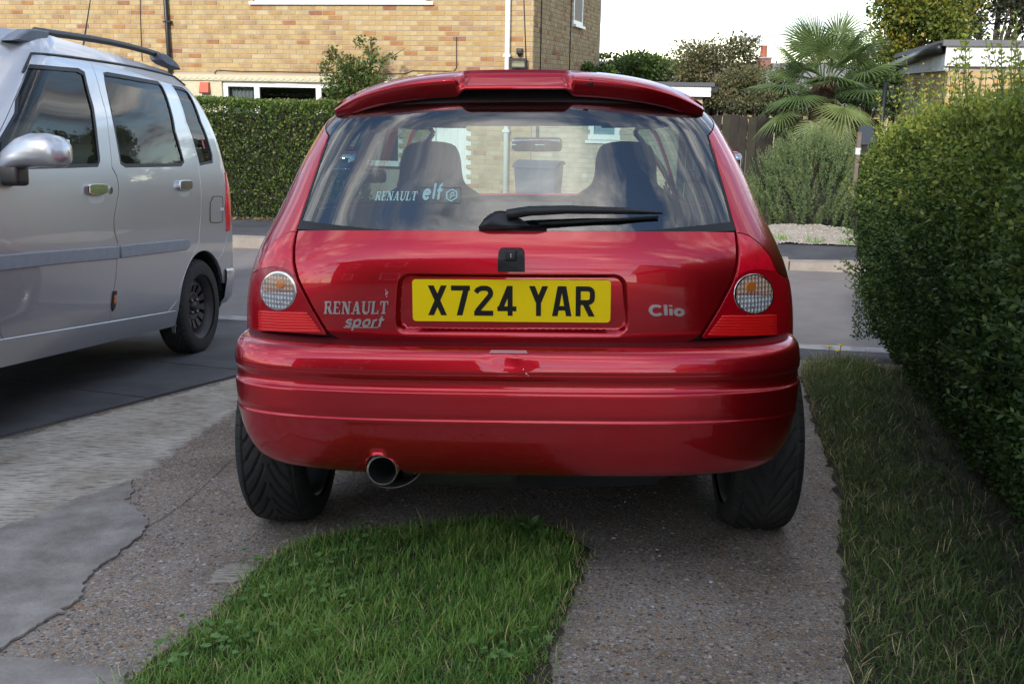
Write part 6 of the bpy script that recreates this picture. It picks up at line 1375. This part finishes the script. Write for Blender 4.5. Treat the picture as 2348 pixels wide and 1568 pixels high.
# fallen leaves at its foot
# --- tall loose hedge on the right
hA, hB = (1.09, 1.55), (2.11, 6.30)
big = box_hedge('privet_hedge', 'tall loose privet hedge with upright shoots along the right of the drive', hA[::-1] if False else hB, hA, 1.1, .10, 1.27, 1, .03, PRIV, DRIVE) if False else None
def near_hedge():
    A, Bq = np.array(hA), np.array(hB); ax = Bq-A; Ln = np.linalg.norm(ax); ax /= Ln; bk = np.array([ax[1], -ax[0]])      # goes back to the right
    e = empty('privet_hedge', DRIVE, 'tall loose privet hedge with upright shoots along the right side of the drive', 'hedge')
    n = 185000; H = 1.33; D_ = 1.0
    q = RNG.uniform(0, 1, n); a = RNG.uniform(-.05, Ln, n); b = RNG.uniform(0, D_, n); z = RNG.uniform(.06, H, n); nrm = np.zeros((n, 3))
    fr = q < .50; tp = (q >= .50) & (q < .72); en = (q >= .72) & (q < .83); ne = (q >= .83) & (q < .91); bs = q >= .91
    b[fr] = 0; z[tp] = H; a[en] = Ln; a[ne] = 0; b[bs] = D_; nrm[fr, 0], nrm[fr, 1] = -bk; nrm[ne, 0], nrm[ne, 1] = -ax; nrm[bs, 0], nrm[bs, 1] = bk; nrm[tp, 2] = 1; nrm[en, 0], nrm[en, 1] = ax
    zz = z/H; b = b+np.where(fr, .17*(1-np.clip(zz/.55, 0, 1))**1.4+.12*np.clip((zz-.72)/.28, 0, 1)**2, 0); a = a-np.where(en, .10*(1-np.clip(zz/.5, 0, 1))+.55*np.clip((zz-.5)/.5, 0, 1)**1.5, 0)
    z = z-np.where(tp, .42*np.clip((a-(Ln-1.1))/1.1, 0, 1)**1.5, 0); a = a-np.where(fr, np.clip((zz-.5)/.5, 0, 1)*.5*np.clip((a-(Ln-.8))/.8, 0, 1), 0)
    P = np.column_stack([A[0]+ax[0]*a+bk[0]*b, A[1]+ax[1]*a+bk[1]*b, z]); dep = RNG.exponential(.06, n); nzv = vnoise(P, 2.2, 15)*.03+vnoise(P, 8, 18)*.028
    P = P+nrm*(nzv-dep)[:, None]; d = nrm*RNG.uniform(.1, 1, (n, 1))+unit(n)*.75+np.array([0, 0, .45])
    hfac = np.clip(P[:, 2]/H, 0, 1.1); tone = RNG.normal(.27, .10, n)+.52*np.clip((hfac-.55)/.45, 0, 1)+.10*vnoise(P, 3, 4)  # upper leaves lighter: pale new growth, with the sunlit top put into the tone
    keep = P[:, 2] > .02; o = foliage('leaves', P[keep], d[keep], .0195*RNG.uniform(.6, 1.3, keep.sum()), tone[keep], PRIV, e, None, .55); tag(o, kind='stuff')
    pts = [(.05, .24), (Ln-.16, .24), (Ln-.16, D_), (.05, D_)]; pt2 = [(.05, .13), (Ln-.15, .13), (Ln-.15, D_), (.05, D_)]; pt3 = [(.05, .26), (Ln-.5, .26), (Ln-.5, D_), (.05, D_)]
    f3 = lambda pp, z_: [(A[0]+ax[0]*x+bk[0]*y, A[1]+ax[1]*x+bk[1]*y, z_) for x, y in pp]
    MB().add(f3(pts, .02)+f3(pt2, .6)+f3(pt3, H-.14), [(0,1,5,4),(1,2,6,5),(2,3,7,6),(3,0,4,7),(4,5,9,8),(5,6,10,9),(6,7,11,10),(7,4,8,11),(8,9,10,11)]).build('branch_core', TWIG, e)
    # upright shoots above the top and sprigs pushing out of the far end, each with opposite pairs of leaves
    sp, sd_, ln = [], [], []
    for k in range(1150):
        aa, bb = random.uniform(0, Ln-.15), random.uniform(-.02, .70); z_ = H-random.uniform(.13, .36)-.42*max(0, (aa-(Ln-1.1))/1.1)**1.5
        sp.append((A[0]+ax[0]*aa+bk[0]*(bb+.08), A[1]+ax[1]*aa+bk[1]*(bb+.08), z_)); v = Vector((random.gauss(-.05, .10), random.gauss(0, .10), 1)).normalized(); sd_.append(v); ln.append(random.uniform(.18, .36) if random.random() < .85 else random.uniform(.36, .52))
    for k in range(120):
        aa = random.uniform(.6, Ln); z_ = random.uniform(.35, 1.15); sp.append((A[0]+ax[0]*aa, A[1]+ax[1]*aa, z_)); sd_.append(Vector((-bk[0], -bk[1], random.uniform(.3, .9))).normalized()); ln.append(random.uniform(.06, .13))
    for k in range(22):
        z_ = random.uniform(.30, .95); bb = random.uniform(0, .4); sp.append((A[0]+ax[0]*(Ln-.03)+bk[0]*bb, A[1]+ax[1]*(Ln-.03)+bk[1]*bb, z_)); sd_.append(Vector((ax[0]*.3-bk[0]*.9, ax[1]*.3-bk[1]*.9, random.uniform(.35, 1.0))).normalized()); ln.append(random.uniform(.12, .26))
    lp_, ld_, ls_, lt_ = [], [], [], []; st_ = MB()
    for p, v, L_ in zip(sp, sd_, ln):
        p = Vector(p); st_.tube([p, p+v*L_*.5, p+v*L_], [.0028, .002, .001], 4); m = int(L_/.026); s0 = v.orthogonal().normalized()
        for i in range(1, m+1):
            s1 = Matrix.Rotation(i*1.57+random.uniform(-.3, .3), 3, v) @ s0; c = p+v*(L_*i/m); sz = .034*(1-.45*i/m)*random.uniform(.8, 1.15)
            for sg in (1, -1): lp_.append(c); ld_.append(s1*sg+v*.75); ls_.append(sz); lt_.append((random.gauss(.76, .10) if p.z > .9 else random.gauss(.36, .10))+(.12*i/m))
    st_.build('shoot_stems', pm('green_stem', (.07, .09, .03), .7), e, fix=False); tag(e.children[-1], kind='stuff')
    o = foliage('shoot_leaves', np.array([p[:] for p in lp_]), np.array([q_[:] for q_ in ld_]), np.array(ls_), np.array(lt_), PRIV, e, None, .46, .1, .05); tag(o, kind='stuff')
    return e
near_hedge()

# --- grass
GRASS = leafmat('grass_blades', [(0.059,0.121,0.026),(0.102,0.208,0.041),(0.155,0.295,0.052),(0.215,0.373,0.067),(0.295,0.452,0.090),(0.542,0.498,0.181),(0.859,0.679,0.338)], .5, .3, .3)
DRYG = leafmat('dry_verge_grass', [(0.039,0.066,0.018),(0.070,0.124,0.028),(0.101,0.171,0.037),(0.139,0.209,0.049),(0.248,0.233,0.093),(0.497,0.389,0.186),(0.776,0.621,0.342)], .55, .25, .3)
def scatter(poly, n, edge=0.0):
    P = np.array(poly); lo, hi = P.min(0), P.max(0); out = np.zeros((0, 2))
    while len(out) < n:
        q = RNG.uniform(lo, hi, (n*2, 2)); q = q[in_poly(q, poly)]; out = np.vstack([out, q])
    return out[:n]
gp = [dr(*p)[:2] for p in ((250,1600),(300,1560),(400,1480),(480,1425),(545,1350),(600,1295),(655,1262),(720,1238),(800,1222),(950,1212),(1050,1198),(1200,1196),(1310,1225),(1345,1262),(1335,1330),(1310,1390),(1285,1440),(1262,1500),(1240,1600),(1200,1720),(200,1720))]
sheet('grass_patch_soil', [(*p, .006) for p in rough_edge([(p[0], p[1]) for p in gp], .008, .04, True, 8)], SOIL, DRIVE)
gpoly = [(p[0], p[1]) for p in gp]
n = 36000; xy = scatter(gpoly, n); ed_ = dist_poly(xy, gpoly); keep = RNG.uniform(0, 1, n) < np.clip(.25+ed_/.07, 0, 1)*np.clip(.95+.35*vnoise(np.column_stack([xy, np.zeros(n)]), 9, 33), .25, 1); xy, ed_ = xy[keep], ed_[keep]; n = len(xy)
cl = vnoise(np.column_stack([xy, np.zeros(n)]), 14, 3); L_ = np.clip(RNG.normal(.034, .016, n)+.018*cl, .010, .10)*np.clip(.55+ed_/.08, .5, 1)
d = np.column_stack([RNG.normal(0, .28, n), RNG.normal(0, .28, n), np.ones(n)]); d /= np.linalg.norm(d, axis=1)[:, None]
tone = np.clip(RNG.normal(.42, .17, n)+.14*cl+.10*vnoise(np.column_stack([xy, np.zeros(n)]), 5, 77), .02, .72); dead = RNG.uniform(0, 1, n) < .06+.30*(ed_ < .03); tone[dead] = RNG.uniform(.8, 1, dead.sum())
o = blades('grass', np.column_stack([xy, np.full(n, .004)]), d, L_, RNG.uniform(.0009, .0019, n), tone, GRASS, None, DRIVE, RNG.uniform(.15, .9, n)); tag(o, 'patch of green grass growing in the middle strip of the drive behind the red car', kind='stuff')
gout = [tuple(p) for p in offset_poly(np.array(gpoly if area2(gpoly) > 0 else gpoly[::-1]), .07)]
q_ = scatter(gout, 9000); q_ = q_[~in_poly(q_, gpoly)]; e_ = dist_poly(q_, gpoly); q_ = q_[RNG.uniform(0, 1, len(q_)) < np.exp(-e_/.016)]; m_ = len(q_)
d_ = np.column_stack([RNG.normal(0, .6, (m_, 2)), np.full(m_, .8)]); d_ /= np.linalg.norm(d_, axis=1)[:, None]; t_ = RNG.uniform(.15, .6, m_); k_ = RNG.uniform(0, 1, m_) < .45; t_[k_] = RNG.uniform(.75, 1, k_.sum())
tag(blades('straggling_grass', np.column_stack([q_, np.full(m_, .002)]), d_, RNG.uniform(.015, .06, m_), RNG.uniform(.0008, .0016, m_), t_, GRASS, None, DRIVE, RNG.uniform(.4, 1.2, m_)), 'stray dry blades along the edge of the grass patch', kind='stuff')
# broad weeds among the grass: lobed rosettes
WEED = leafmat('weed_leaves', [(0.094,0.186,0.047),(0.139,0.270,0.064),(0.206,0.354,0.094),(0.281,0.409,0.131)], .5, .3, .35)
def weeds(name, label, cen, rad, k, size, tone0, mw, up=.35, z=.03):
    P, D_, Sz, T_ = [], [], [], []
    for c, r in zip(cen, rad):
        for i in range(k):
            a = random.uniform(0, 2*pi); rr = r*random.uniform(.15, 1); b = Vector((c[0]+rr*cos(a), c[1]+rr*sin(a), z+random.uniform(0, .03)))
            a2 = random.uniform(0, 2*pi); s_ = size*random.uniform(.7, 1.3); t_ = random.gauss(tone0, .15)
            for j in range(5): an = a2+(j-2)*.62; P.append(b); D_.append((cos(an), sin(an), up*random.uniform(.3, 1.2))); Sz.append(s_*(1-.12*abs(j-2))); T_.append(t_)
    o = foliage(name, np.array([p[:] for p in P]), np.array(D_), np.array(Sz), np.array(T_), WEED, None, mw, .62, .06, .12, np.array([0, 0, 1.0])); return tag(o, label, None, kind='stuff')
wc = [dr(*p) for p in ((780,1300),(800,1395),(640,1310),(560,1510),(420,1520),(470,1480),(720,1480),(1170,1510),(1130,1540),(1190,1240),(880,1260),(760,1360),(600,1400))]
weeds('weed_rosettes', 'pale lobed weed leaves growing among the grass behind the red car', wc, [.10]*13, 12, .017, .5, DRIVE)
dk = [dr(*p) for p in ((1215,1215),(1225,1262),(1250,1245),(1100,1225))]; P, D_, Sz = [], [], []
for c in dk:
    for i in range(4): a = random.uniform(0, 2*pi); P.append((c.x, c.y, .01)); D_.append((cos(a)*.6, sin(a)*.6, 1)); Sz.append(random.uniform(.035, .065))
tag(foliage('dock_leaves', np.array(P), np.array(D_), np.array(Sz), RNG.uniform(.3, .8, len(P)), WEED, None, DRIVE, .42, .12, .2), 'broad upright dock leaves at the far edge of the grass patch', kind='stuff')
# verge along the hedge
vg = [dr(*p)[:2] for p in ((1960,1700),(1950,1568),(1945,1480),(1938,1400),(1935,1300),(1925,1240),(1930,1150),(1905,1080),(1880,1010),(1862,960),(1850,905),(1838,868),(1842,842),(1900,833),(1965,832),(2050,850))]+[(2.5, 5.2), (2.2, 3.5), (1.9, 1.4)]
vpoly = [(p[0], p[1]) for p in vg]
sheet('verge_soil', [(*p, .006) for p in rough_edge(vpoly, .008, .04, True, 9)], SOIL, DRIVE)
n = 44000; xy = scatter(vpoly, n); ed_ = dist_poly(xy, vpoly)
# distance from the hedge line thins the grass
axh = np.array(hB)-np.array(hA); axh /= np.linalg.norm(axh); sdh = (xy-np.array(hA))@np.array([axh[1], -axh[0]]); 
keep = (RNG.uniform(0, 1, n) < np.clip((.25-sdh)/.35, .35, 1)) & (RNG.uniform(0, 1, n) < np.clip(.45+ed_/.05, 0, 1)); xy, ed_, sdh = xy[keep], ed_[keep], sdh[keep]; n = len(xy)
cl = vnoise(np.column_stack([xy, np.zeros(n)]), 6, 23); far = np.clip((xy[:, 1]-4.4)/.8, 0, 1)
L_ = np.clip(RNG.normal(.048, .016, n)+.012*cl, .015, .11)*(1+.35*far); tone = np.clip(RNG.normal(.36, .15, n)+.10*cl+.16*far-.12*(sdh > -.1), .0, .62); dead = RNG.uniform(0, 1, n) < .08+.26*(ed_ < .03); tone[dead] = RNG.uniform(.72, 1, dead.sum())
d = np.column_stack([RNG.normal(-.1, .35, n), RNG.normal(0, .35, n), np.ones(n)]); d /= np.linalg.norm(d, axis=1)[:, None]
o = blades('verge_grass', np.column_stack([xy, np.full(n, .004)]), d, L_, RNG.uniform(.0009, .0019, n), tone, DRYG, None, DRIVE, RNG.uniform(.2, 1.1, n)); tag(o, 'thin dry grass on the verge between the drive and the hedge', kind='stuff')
n = 2200; xy = scatter(vpoly, n); a = RNG.uniform(0, 2*pi, n); tag(foliage('leaf_litter', np.column_stack([xy, RNG.uniform(.006, .02, n)]), np.column_stack([np.cos(a), np.sin(a), RNG.normal(0, .2, n)]), RNG.uniform(.012, .03, n), RNG.uniform(0, 1, n), leafmat('leaf_litter', [(.03,.022,.016),(.07,.05,.035),(.12,.09,.06),(.05,.06,.025)], .8, .1), None, DRIVE, .5, .1, .1, np.array([0, 0, 1.0])), 'dead leaves and twigs under the hedge', kind='stuff')
# far strip of grass under the van side of the road is hidden; dandelions by the footpath
YEL = pm('yellow_petals', (.75, .50, .01), .6)
for i, (px, py, w_) in enumerate(((1898, 808, 'left'), (1917, 818, 'right'), (1924, 804, 'upper'))):
    b = dr(px, py+22); e = empty('dandelion', DRIVE @ Matrix.Translation(b), f'yellow dandelion on the far verge, {w_} of the three', 'flower', 'dandelions on the far verge'); h_ = .085
    MB().tube([(0, 0, 0), (.005, 0, h_)], .002, 5).build('flower_stem', bpy.data.materials['green_stem'], e); MB().lathe([(h_-.004, .001), (h_+.004, .016), (h_+.008, .012), (h_+.009, .001)], 'Z', (.005, 0, 0), 12).build('flower_head', YEL, e)
# leaves fallen below the far hedge
n = 500; t_ = RNG.uniform(0, 1, n); bx_ = np.column_stack([hb_.x-hd.x*6.5*t_+RNG.normal(0, .05, n), hb_.y-hd.y*6.5*t_-.06+RNG.normal(0, .05, n), np.full(n, RZ+.13)])
tag(foliage('hedge_leaf_litter', bx_, np.column_stack([RNG.normal(size=(n, 2)), RNG.normal(0, .3, n)]), RNG.uniform(.03, .06, n), RNG.uniform(0, 1, n), leafmat('brown_litter', [(.10,.06,.03),(.18,.10,.05),(.25,.15,.08)], .8, .1), None, None, .5), 'brown fallen leaves along the foot of the clipped hedge', kind='stuff')

# --- trees and shrubs beyond
def crown(parent, blobs, n, size, mat, width=.55, tone0=.45, shell=.55, seed=1, drp=0.0):
    """leaves in many overlapping clumps: blobs = (centre, radius xyz)"""
    vol = np.array([b[1][0]*b[1][1]*b[1][2] for b in blobs])**(2/3); cnt = (vol/vol.sum()*n).astype(int); P, D_, T_ = [], [], []
    for (c, r), m in zip(blobs, cnt):
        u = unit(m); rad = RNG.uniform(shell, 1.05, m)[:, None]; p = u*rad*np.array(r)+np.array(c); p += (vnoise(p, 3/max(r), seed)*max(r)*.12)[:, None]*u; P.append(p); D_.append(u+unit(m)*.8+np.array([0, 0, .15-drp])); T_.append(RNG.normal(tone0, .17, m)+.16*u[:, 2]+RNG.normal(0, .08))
    P, D_, T_ = np.vstack(P), np.vstack(D_), np.concatenate(T_)
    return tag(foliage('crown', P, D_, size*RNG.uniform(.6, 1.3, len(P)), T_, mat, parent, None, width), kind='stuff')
def trunk(parent, pts, r, mat=BARK, limbs=()):
    mb = MB(); mb.tube(pts, r, 8)
    for l, rr in limbs: mb.tube(l, rr, 6)
    return mb.build('trunk', mat, parent, fix=False)
def tree(name, label, cat, px, py, dist, W, Hh, ground, mat, n, size, nb, seed, group=None, tone0=.45, flat=.8, thin=1.0):
    """crown centred at pixel px,py at that distance; W, Hh crown half sizes"""
    r = random.Random(seed); q = on_y(px, py, dist); e = empty(name, Matrix.Translation((q.x, q.y, ground)), label, cat, group); cz = q.z-ground; blobs = []
    for k in range(nb):
        a = r.uniform(0, 2*pi); el_ = r.uniform(-.8, 1); rr = r.uniform(.35, .85); c = (W*rr*cos(a)*math.sqrt(max(0, 1-el_*el_*.6)), W*.8*rr*sin(a), cz+Hh*rr*el_); s_ = r.uniform(.22, .42)*thin; blobs.append((c, (W*s_, W*s_, Hh*s_*flat*1.1)))
    crown(e, blobs, n, size, mat, tone0=tone0, shell=.3, seed=seed)
    limbs = [([(0, 0, cz*.5), (b[0][0]*.5, b[0][1]*.5, cz*.5+(b[0][2]-cz*.5)*.6), b[0]], [W*.05, W*.03, W*.012]) for b in blobs[:10]]
    trunk(e, [(0, 0, 0), (W*.03, 0, cz*.5), (0, 0, cz+Hh*.3)], [W*.09, W*.07, W*.03], limbs=limbs); return e
GRN = leafmat('mid_green_leaves', [(0.039,0.065,0.021),(0.072,0.117,0.031),(0.111,0.169,0.042),(0.169,0.234,0.055),(0.247,0.299,0.078)], .5, .3)
OLV = leafmat('olive_leaves', [(0.054,0.062,0.030),(0.095,0.100,0.041),(0.142,0.135,0.057),(0.203,0.176,0.081),(0.230,0.135,0.095)], .55, .25)
YGR = leafmat('yellow_green_leaves', [(.035,.06,.014),(.065,.10,.02),(.11,.15,.025),(.18,.20,.03),(.28,.25,.035),(.36,.24,.03)], .5, .35)
GRY = leafmat('grey_green_leaves', [(.035,.042,.025),(.055,.062,.036),(.08,.085,.05),(.11,.11,.07)], .55, .3)
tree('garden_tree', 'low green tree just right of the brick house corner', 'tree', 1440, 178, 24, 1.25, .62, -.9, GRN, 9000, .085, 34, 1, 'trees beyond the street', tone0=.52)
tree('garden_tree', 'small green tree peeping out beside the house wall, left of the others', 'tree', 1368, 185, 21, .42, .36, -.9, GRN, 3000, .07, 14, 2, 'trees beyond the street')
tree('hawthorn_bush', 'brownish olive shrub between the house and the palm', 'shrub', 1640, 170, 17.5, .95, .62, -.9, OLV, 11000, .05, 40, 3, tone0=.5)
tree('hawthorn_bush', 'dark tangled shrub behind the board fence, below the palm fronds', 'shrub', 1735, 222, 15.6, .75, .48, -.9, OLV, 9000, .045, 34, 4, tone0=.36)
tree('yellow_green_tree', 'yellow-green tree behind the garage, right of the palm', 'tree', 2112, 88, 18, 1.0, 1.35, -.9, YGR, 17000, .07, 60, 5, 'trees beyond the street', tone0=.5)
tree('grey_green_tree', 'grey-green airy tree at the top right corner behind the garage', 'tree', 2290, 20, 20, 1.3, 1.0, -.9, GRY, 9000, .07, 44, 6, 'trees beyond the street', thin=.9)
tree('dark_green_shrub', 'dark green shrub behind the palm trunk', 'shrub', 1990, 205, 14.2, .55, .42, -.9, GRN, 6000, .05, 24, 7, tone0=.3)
# long bare shoots rising from the hawthorn
# --- climbing rose by the house
q = HM @ Vector((hf(815, 180)[0], -.55, ZG)); rose = empty('rose_bush', Matrix.Translation((q.x, q.y, q.z)), 'leggy rose bush growing up against the brick house wall', 'shrub')
def hloc(px, py, yy): x_, z_ = hf(px, py, yy); return HM @ Vector((x_, yy, z_))-q
bl = []; r = random.Random(4)
for px, py, s_ in ((800,215,.30),(770,190,.24),(850,205,.26),(815,165,.26),(790,150,.2),(845,150,.18),(760,135,.14),(850,118,.12),(828,190,.28),(870,190,.2),(780,235,.3),(840,235,.3),(745,160,.12),(760,115,.09),(880,140,.08),(900,128,.06),(830,90,.06),(820,100,.08),(850,93,.06)):
    bl.append((tuple(hloc(px, py, -.55+r.uniform(-.15, .15))), (s_, s_, s_*.85)))
crown(rose, bl, 5200, .05, leafmat('rose_leaves', [(.04,.07,.02),(.075,.12,.03),(.11,.16,.04),(.17,.18,.055),(.24,.14,.08)], .5, .3), tone0=.45, shell=.15, seed=9)
ca = [([(0, 0, 0), tuple(hloc(800, 230, -.55)), tuple(hloc(790, 150, -.55)), tuple(hloc(762, 112, -.55))], [.03, .02, .012, .005]), ([(0, 0, 0), tuple(hloc(835, 230, -.5)), tuple(hloc(850, 150, -.5)), tuple(hloc(853, 92, -.5))], [.03, .02, .012, .005]), ([tuple(hloc(835, 200, -.5)), tuple(hloc(868, 165, -.5)), tuple(hloc(880, 142, -.5)), tuple(hloc(928, 112, -.5))], [.015, .010, .008, .004]), ([tuple(hloc(850, 110, -.5)), tuple(hloc(848, 84, -.5)), tuple(hloc(815, 82, -.5))], [.006, .004, .003])]
trunk(rose, [(0, 0, 0), tuple(hloc(815, 240, -.55)), tuple(hloc(815, 170, -.55))], [.035, .025, .012], limbs=ca)

# --- fan palm
pb = on_y(1885, 235, 12.6); palm = empty('fan_palm', Matrix.Translation((pb.x, pb.y, -.55)), 'fan palm with spiky fronds and shaggy brown trunk behind the rosemary bush', 'palm')
pz = on_y(1880, 168, 12.6).z+.55
PALMG = leafmat('palm_fronds', [(0.044,0.077,0.027),(0.077,0.127,0.040),(0.121,0.181,0.057),(0.198,0.259,0.088),(0.330,0.308,0.132)], .42, .25, .45); FIB = pm('palm_fibre', (.11, .06, .035), .95, var=(25, (.05, .03, .02)), bump=(60, 1, .02))
tk = MB(); zs = np.linspace(0, pz-.05, 16); tk.tube([(0, 0, z_) for z_ in zs], [.10+.02*(i % 2)+.03*(i > 9) for i in range(16)], 12); tk.build('trunk', FIB, palm)
fbn = 700; fa_ = RNG.uniform(0, 2*pi, fbn); fz = RNG.uniform(pz*.45, pz, fbn); tag(blades('trunk_fibres', np.column_stack([.11*np.cos(fa_), .11*np.sin(fa_), fz]), np.column_stack([np.cos(fa_)*.9, np.sin(fa_)*.9, RNG.normal(-.1, .5, fbn)]), RNG.uniform(.08, .20, fbn), np.full(fbn, .004), RNG.uniform(0, 1, fbn), leafmat('fibre_strands', [(.10,.05,.03),(.17,.09,.055),(.06,.035,.025)], .9, .1), palm), kind='stuff')
def frond(base, dirv, pet, fan, tone, droop):
    dv = Vector(dirv).normalized(); b = Vector(base); tip = b+dv*pet+Vector((0, 0, -droop*pet*.4)); mb = []; d2 = (dv+Vector((0, 0, -droop))).normalized()
    side = d2.cross(Vector((0, 0, 1))); side = side.normalized() if side.length > .05 else Vector((1, 0, 0)); nrm = side.cross(d2)
    V, F, T_ = [], [], []; m = 34
    for i in range(m):
        a = radians(-125+250*i/(m-1)); L_ = fan*(1-.22*abs(a)/2.2)*random.uniform(.93, 1.05); v = d2*cos(a)+side*sin(a); v = (v-nrm*.12*abs(sin(a))).normalized(); perp = (d2*-sin(a)+side*cos(a)); wd = .62*fan*radians(250/(m-1))*.50
        k = len(V); c0_ = tip; p1 = tip+v*L_*.42+nrm*.01; p2 = tip+v*L_*.75-Vector((0, 0, .02)); p3 = tip+v*L_-Vector((0, 0, .05+.05*random.random()))
        f_ = nrm*wd*.35; V += [c0_, p1-perp*wd*.5, p1+f_, p1+perp*wd*.5, p2-perp*wd*.32, p2+f_*.5, p2+perp*wd*.32, p3]; F += [(k, k+1, k+2), (k, k+2, k+3), (k+1, k+4, k+5), (k+1, k+5, k+2), (k+2, k+5, k+6), (k+2, k+6, k+3), (k+4, k+7, k+5), (k+5, k+7, k+6)]; T_ += [tone+random.gauss(0, .05)]*8
    n0_ = len(V); pm_ = MB(); pm_.tube([b, b+dv*pet*.6, tip], [.012, .009, .006], 5); F2 = []
    V += [Vector(v) for v in pm_.v]
    for f in pm_.f: f = [i+n0_ for i in f]; F2 += [(f[0], f[i], f[i+1]) for i in range(1, len(f)-1)]
    T_ += [min(1, tone+.1)]*len(pm_.v)
    link('frond', npmesh('frond', np.array([v[:] for v in V]), np.array(F+F2), False, {'tone': np.array(T_)}), PALMG, palm)
random.seed(31)
for k in range(30):
    a = k*2.399963+random.uniform(-.2, .2); el_ = 1.42-k/30*1.95; dirv = (cos(a)*cos(el_), sin(a)*cos(el_), sin(el_)); old = k > 22
    frond((0.08*cos(a), .08*sin(a), pz-.02-k*.012), dirv, random.uniform(.36, .50), random.uniform(.46, .58)*(1 if not old else .9), (.62 if k < 6 else .48)-(.14 if 14 < k < 23 else 0)+(random.uniform(0, .45) if old else 0), .15+.5*(k/30)**2)
# two fronds that face the camera in the middle of the crown, as in the photograph
frond((0, -.08, pz), (-.05, -.62, .55), .28, .50, .66, .0); frond((.02, -.1, pz-.1), (.0, -.9, .12), .26, .46, .55, .1)
frond((.05, -.1, pz-.35), (.05, -.9, -.55), .34, .40, .85, .2)

# --- rosemary and gravel mound
rb_ = on_z(1835, 545, RZ+.14); rb_c = Vector((rb_.x+.08, rb_.y+.9, RZ+.12)); ros = empty('rosemary_bush', Matrix.Translation(rb_c), 'large grey-green rosemary bush with upright spiky shoots in front of the palm', 'shrub')
ROSM = leafmat('rosemary_needles', [(0.040,0.063,0.030),(0.075,0.113,0.048),(0.115,0.167,0.067),(0.172,0.230,0.092),(0.241,0.282,0.127)], .55, .2, .3)
zt_r = on_y(1850, 292, rb_c.y).z-rb_c.z; wl = on_y(1712, 430, rb_c.y).x-rb_c.x; wr = on_y(2010, 430, rb_c.y).x-rb_c.x
nb_ = 950; P, D_, L_, T_ = [], [], [], []
for k in range(nb_):
    u = unit(1)[0]; u[2] = abs(u[2]); rx = (wr-wl)/2; cx_ = (wr+wl)/2; lo = random.random(); c = np.array([cx_+u[0]*rx*.85, u[1]*.6, u[2]*zt_r*.74+.05]); v = np.array([u[0]*.55, u[1]*.5-.1, 1.0])+RNG.normal(0, .16, 3); v /= np.linalg.norm(v); ln_ = random.uniform(.16, .34); m = 58
    t_ = np.linspace(0, 1, m)[:, None]; P.append(c+v*t_*ln_); dd = v*.75+unit(m)*.75; D_.append(dd); L_.append(np.full(m, .036)*(1.15-.5*t_[:, 0])); T_.append(RNG.normal(.50, .12, m)+.30*t_[:, 0]+.1*RNG.normal())
P, D_, L_, T_ = np.vstack(P), np.vstack(D_), np.concatenate(L_), np.concatenate(T_)
tag(foliage('needles', P, D_, L_, T_, ROSM, ros, None, .16, .02, .05), kind='stuff')
st_ = MB(); 
for k in range(24): a = random.uniform(0, 2*pi); st_.tube([(0.1*cos(a), .1*sin(a), 0), (.3*cos(a), .25*sin(a), zt_r*.35), (.45*cos(a), .35*sin(a), zt_r*.7)], [.02, .014, .006], 5)
st_.build('stems', TWIG, ros, fix=False); tag(ros.children[-1], kind='stuff')
bm = bmesh.new(); bmesh.ops.create_icosphere(bm, subdivisions=3, radius=1); me = bpy.data.meshes.new('branch_core'); 
for v in bm.verts: v.co = Vector(((wr+wl)/2+v.co.x*(wr-wl)/2*.55, v.co.y*.30, max(0, v.co.z)*zt_r*.5)); 
bm.to_mesh(me); bm.free(); link('branch_core', me, TWIG, ros)
# gravel mound: low heap in front of it
gm = on_z(1850, 552, RZ+.1); nx_, ny_ = 60, 26; X, Y = np.meshgrid(np.linspace(-.85, .85, nx_), np.linspace(-.38, .62, ny_)); Zg = .13*np.exp(-(X/.60)**4)*np.exp(-((Y-.12)/.34)**2)+.012*vnoise(np.column_stack([X.ravel(), Y.ravel(), X.ravel()*0]), 9, 3).reshape(X.shape)-.012
GRAV = pm('pale_gravel', (.40, .355, .30), .9, var=(45, (.27, .235, .20), 8), bump=(90, 1, .012)); i, j = np.meshgrid(np.arange(ny_-1), np.arange(nx_-1), indexing='ij')
RG = Matrix.Translation((gm.x, gm.y, RZ+.125)) @ Matrix.Rotation(atan2(sd.y, sd.x), 4, 'Z')
mo = link('gravel_mound', npmesh('gravel_mound', np.stack([X, Y, Zg], -1).reshape(-1, 3), np.stack([i*nx_+j, i*nx_+j+1, (i+1)*nx_+j+1, (i+1)*nx_+j], -1).reshape(-1, 4), True), GRAV, None, RG); tag(mo, kind='structure')
k = RNG.integers(0, nx_*ny_, 2600); Pg = np.stack([X, Y, Zg], -1).reshape(-1, 3)[k]+np.column_stack([RNG.normal(0, .016, 2600), RNG.normal(0, .02, 2600), np.zeros(2600)])
pebbles('gravel', Pg, RNG.uniform(.004, .012, 2600), leafmat('gravel_tones', [(.30,.26,.22),(.42,.37,.31),(.52,.47,.41),(.24,.20,.17)], .85, 0), RG, 'pale gravel heaped in front of the rosemary bush', RNG.uniform(0, 1, 2600), .7)
n = 260; kk = RNG.integers(0, nx_*ny_, 9); c = np.stack([X, Y, Zg], -1).reshape(-1, 3)[np.repeat(kk, 29)[:n]]+np.column_stack([RNG.normal(0, .05, n), RNG.normal(0, .02, n), np.zeros(n)])
tag(blades('gravel_weeds', c, np.column_stack([RNG.normal(0, .5, (n, 2)), np.ones(n)]), RNG.uniform(.03, .12, n), np.full(n, .004), RNG.uniform(.3, .6, n), GRASS, None, RG), 'tufts of weeds growing out of the gravel', kind='stuff')
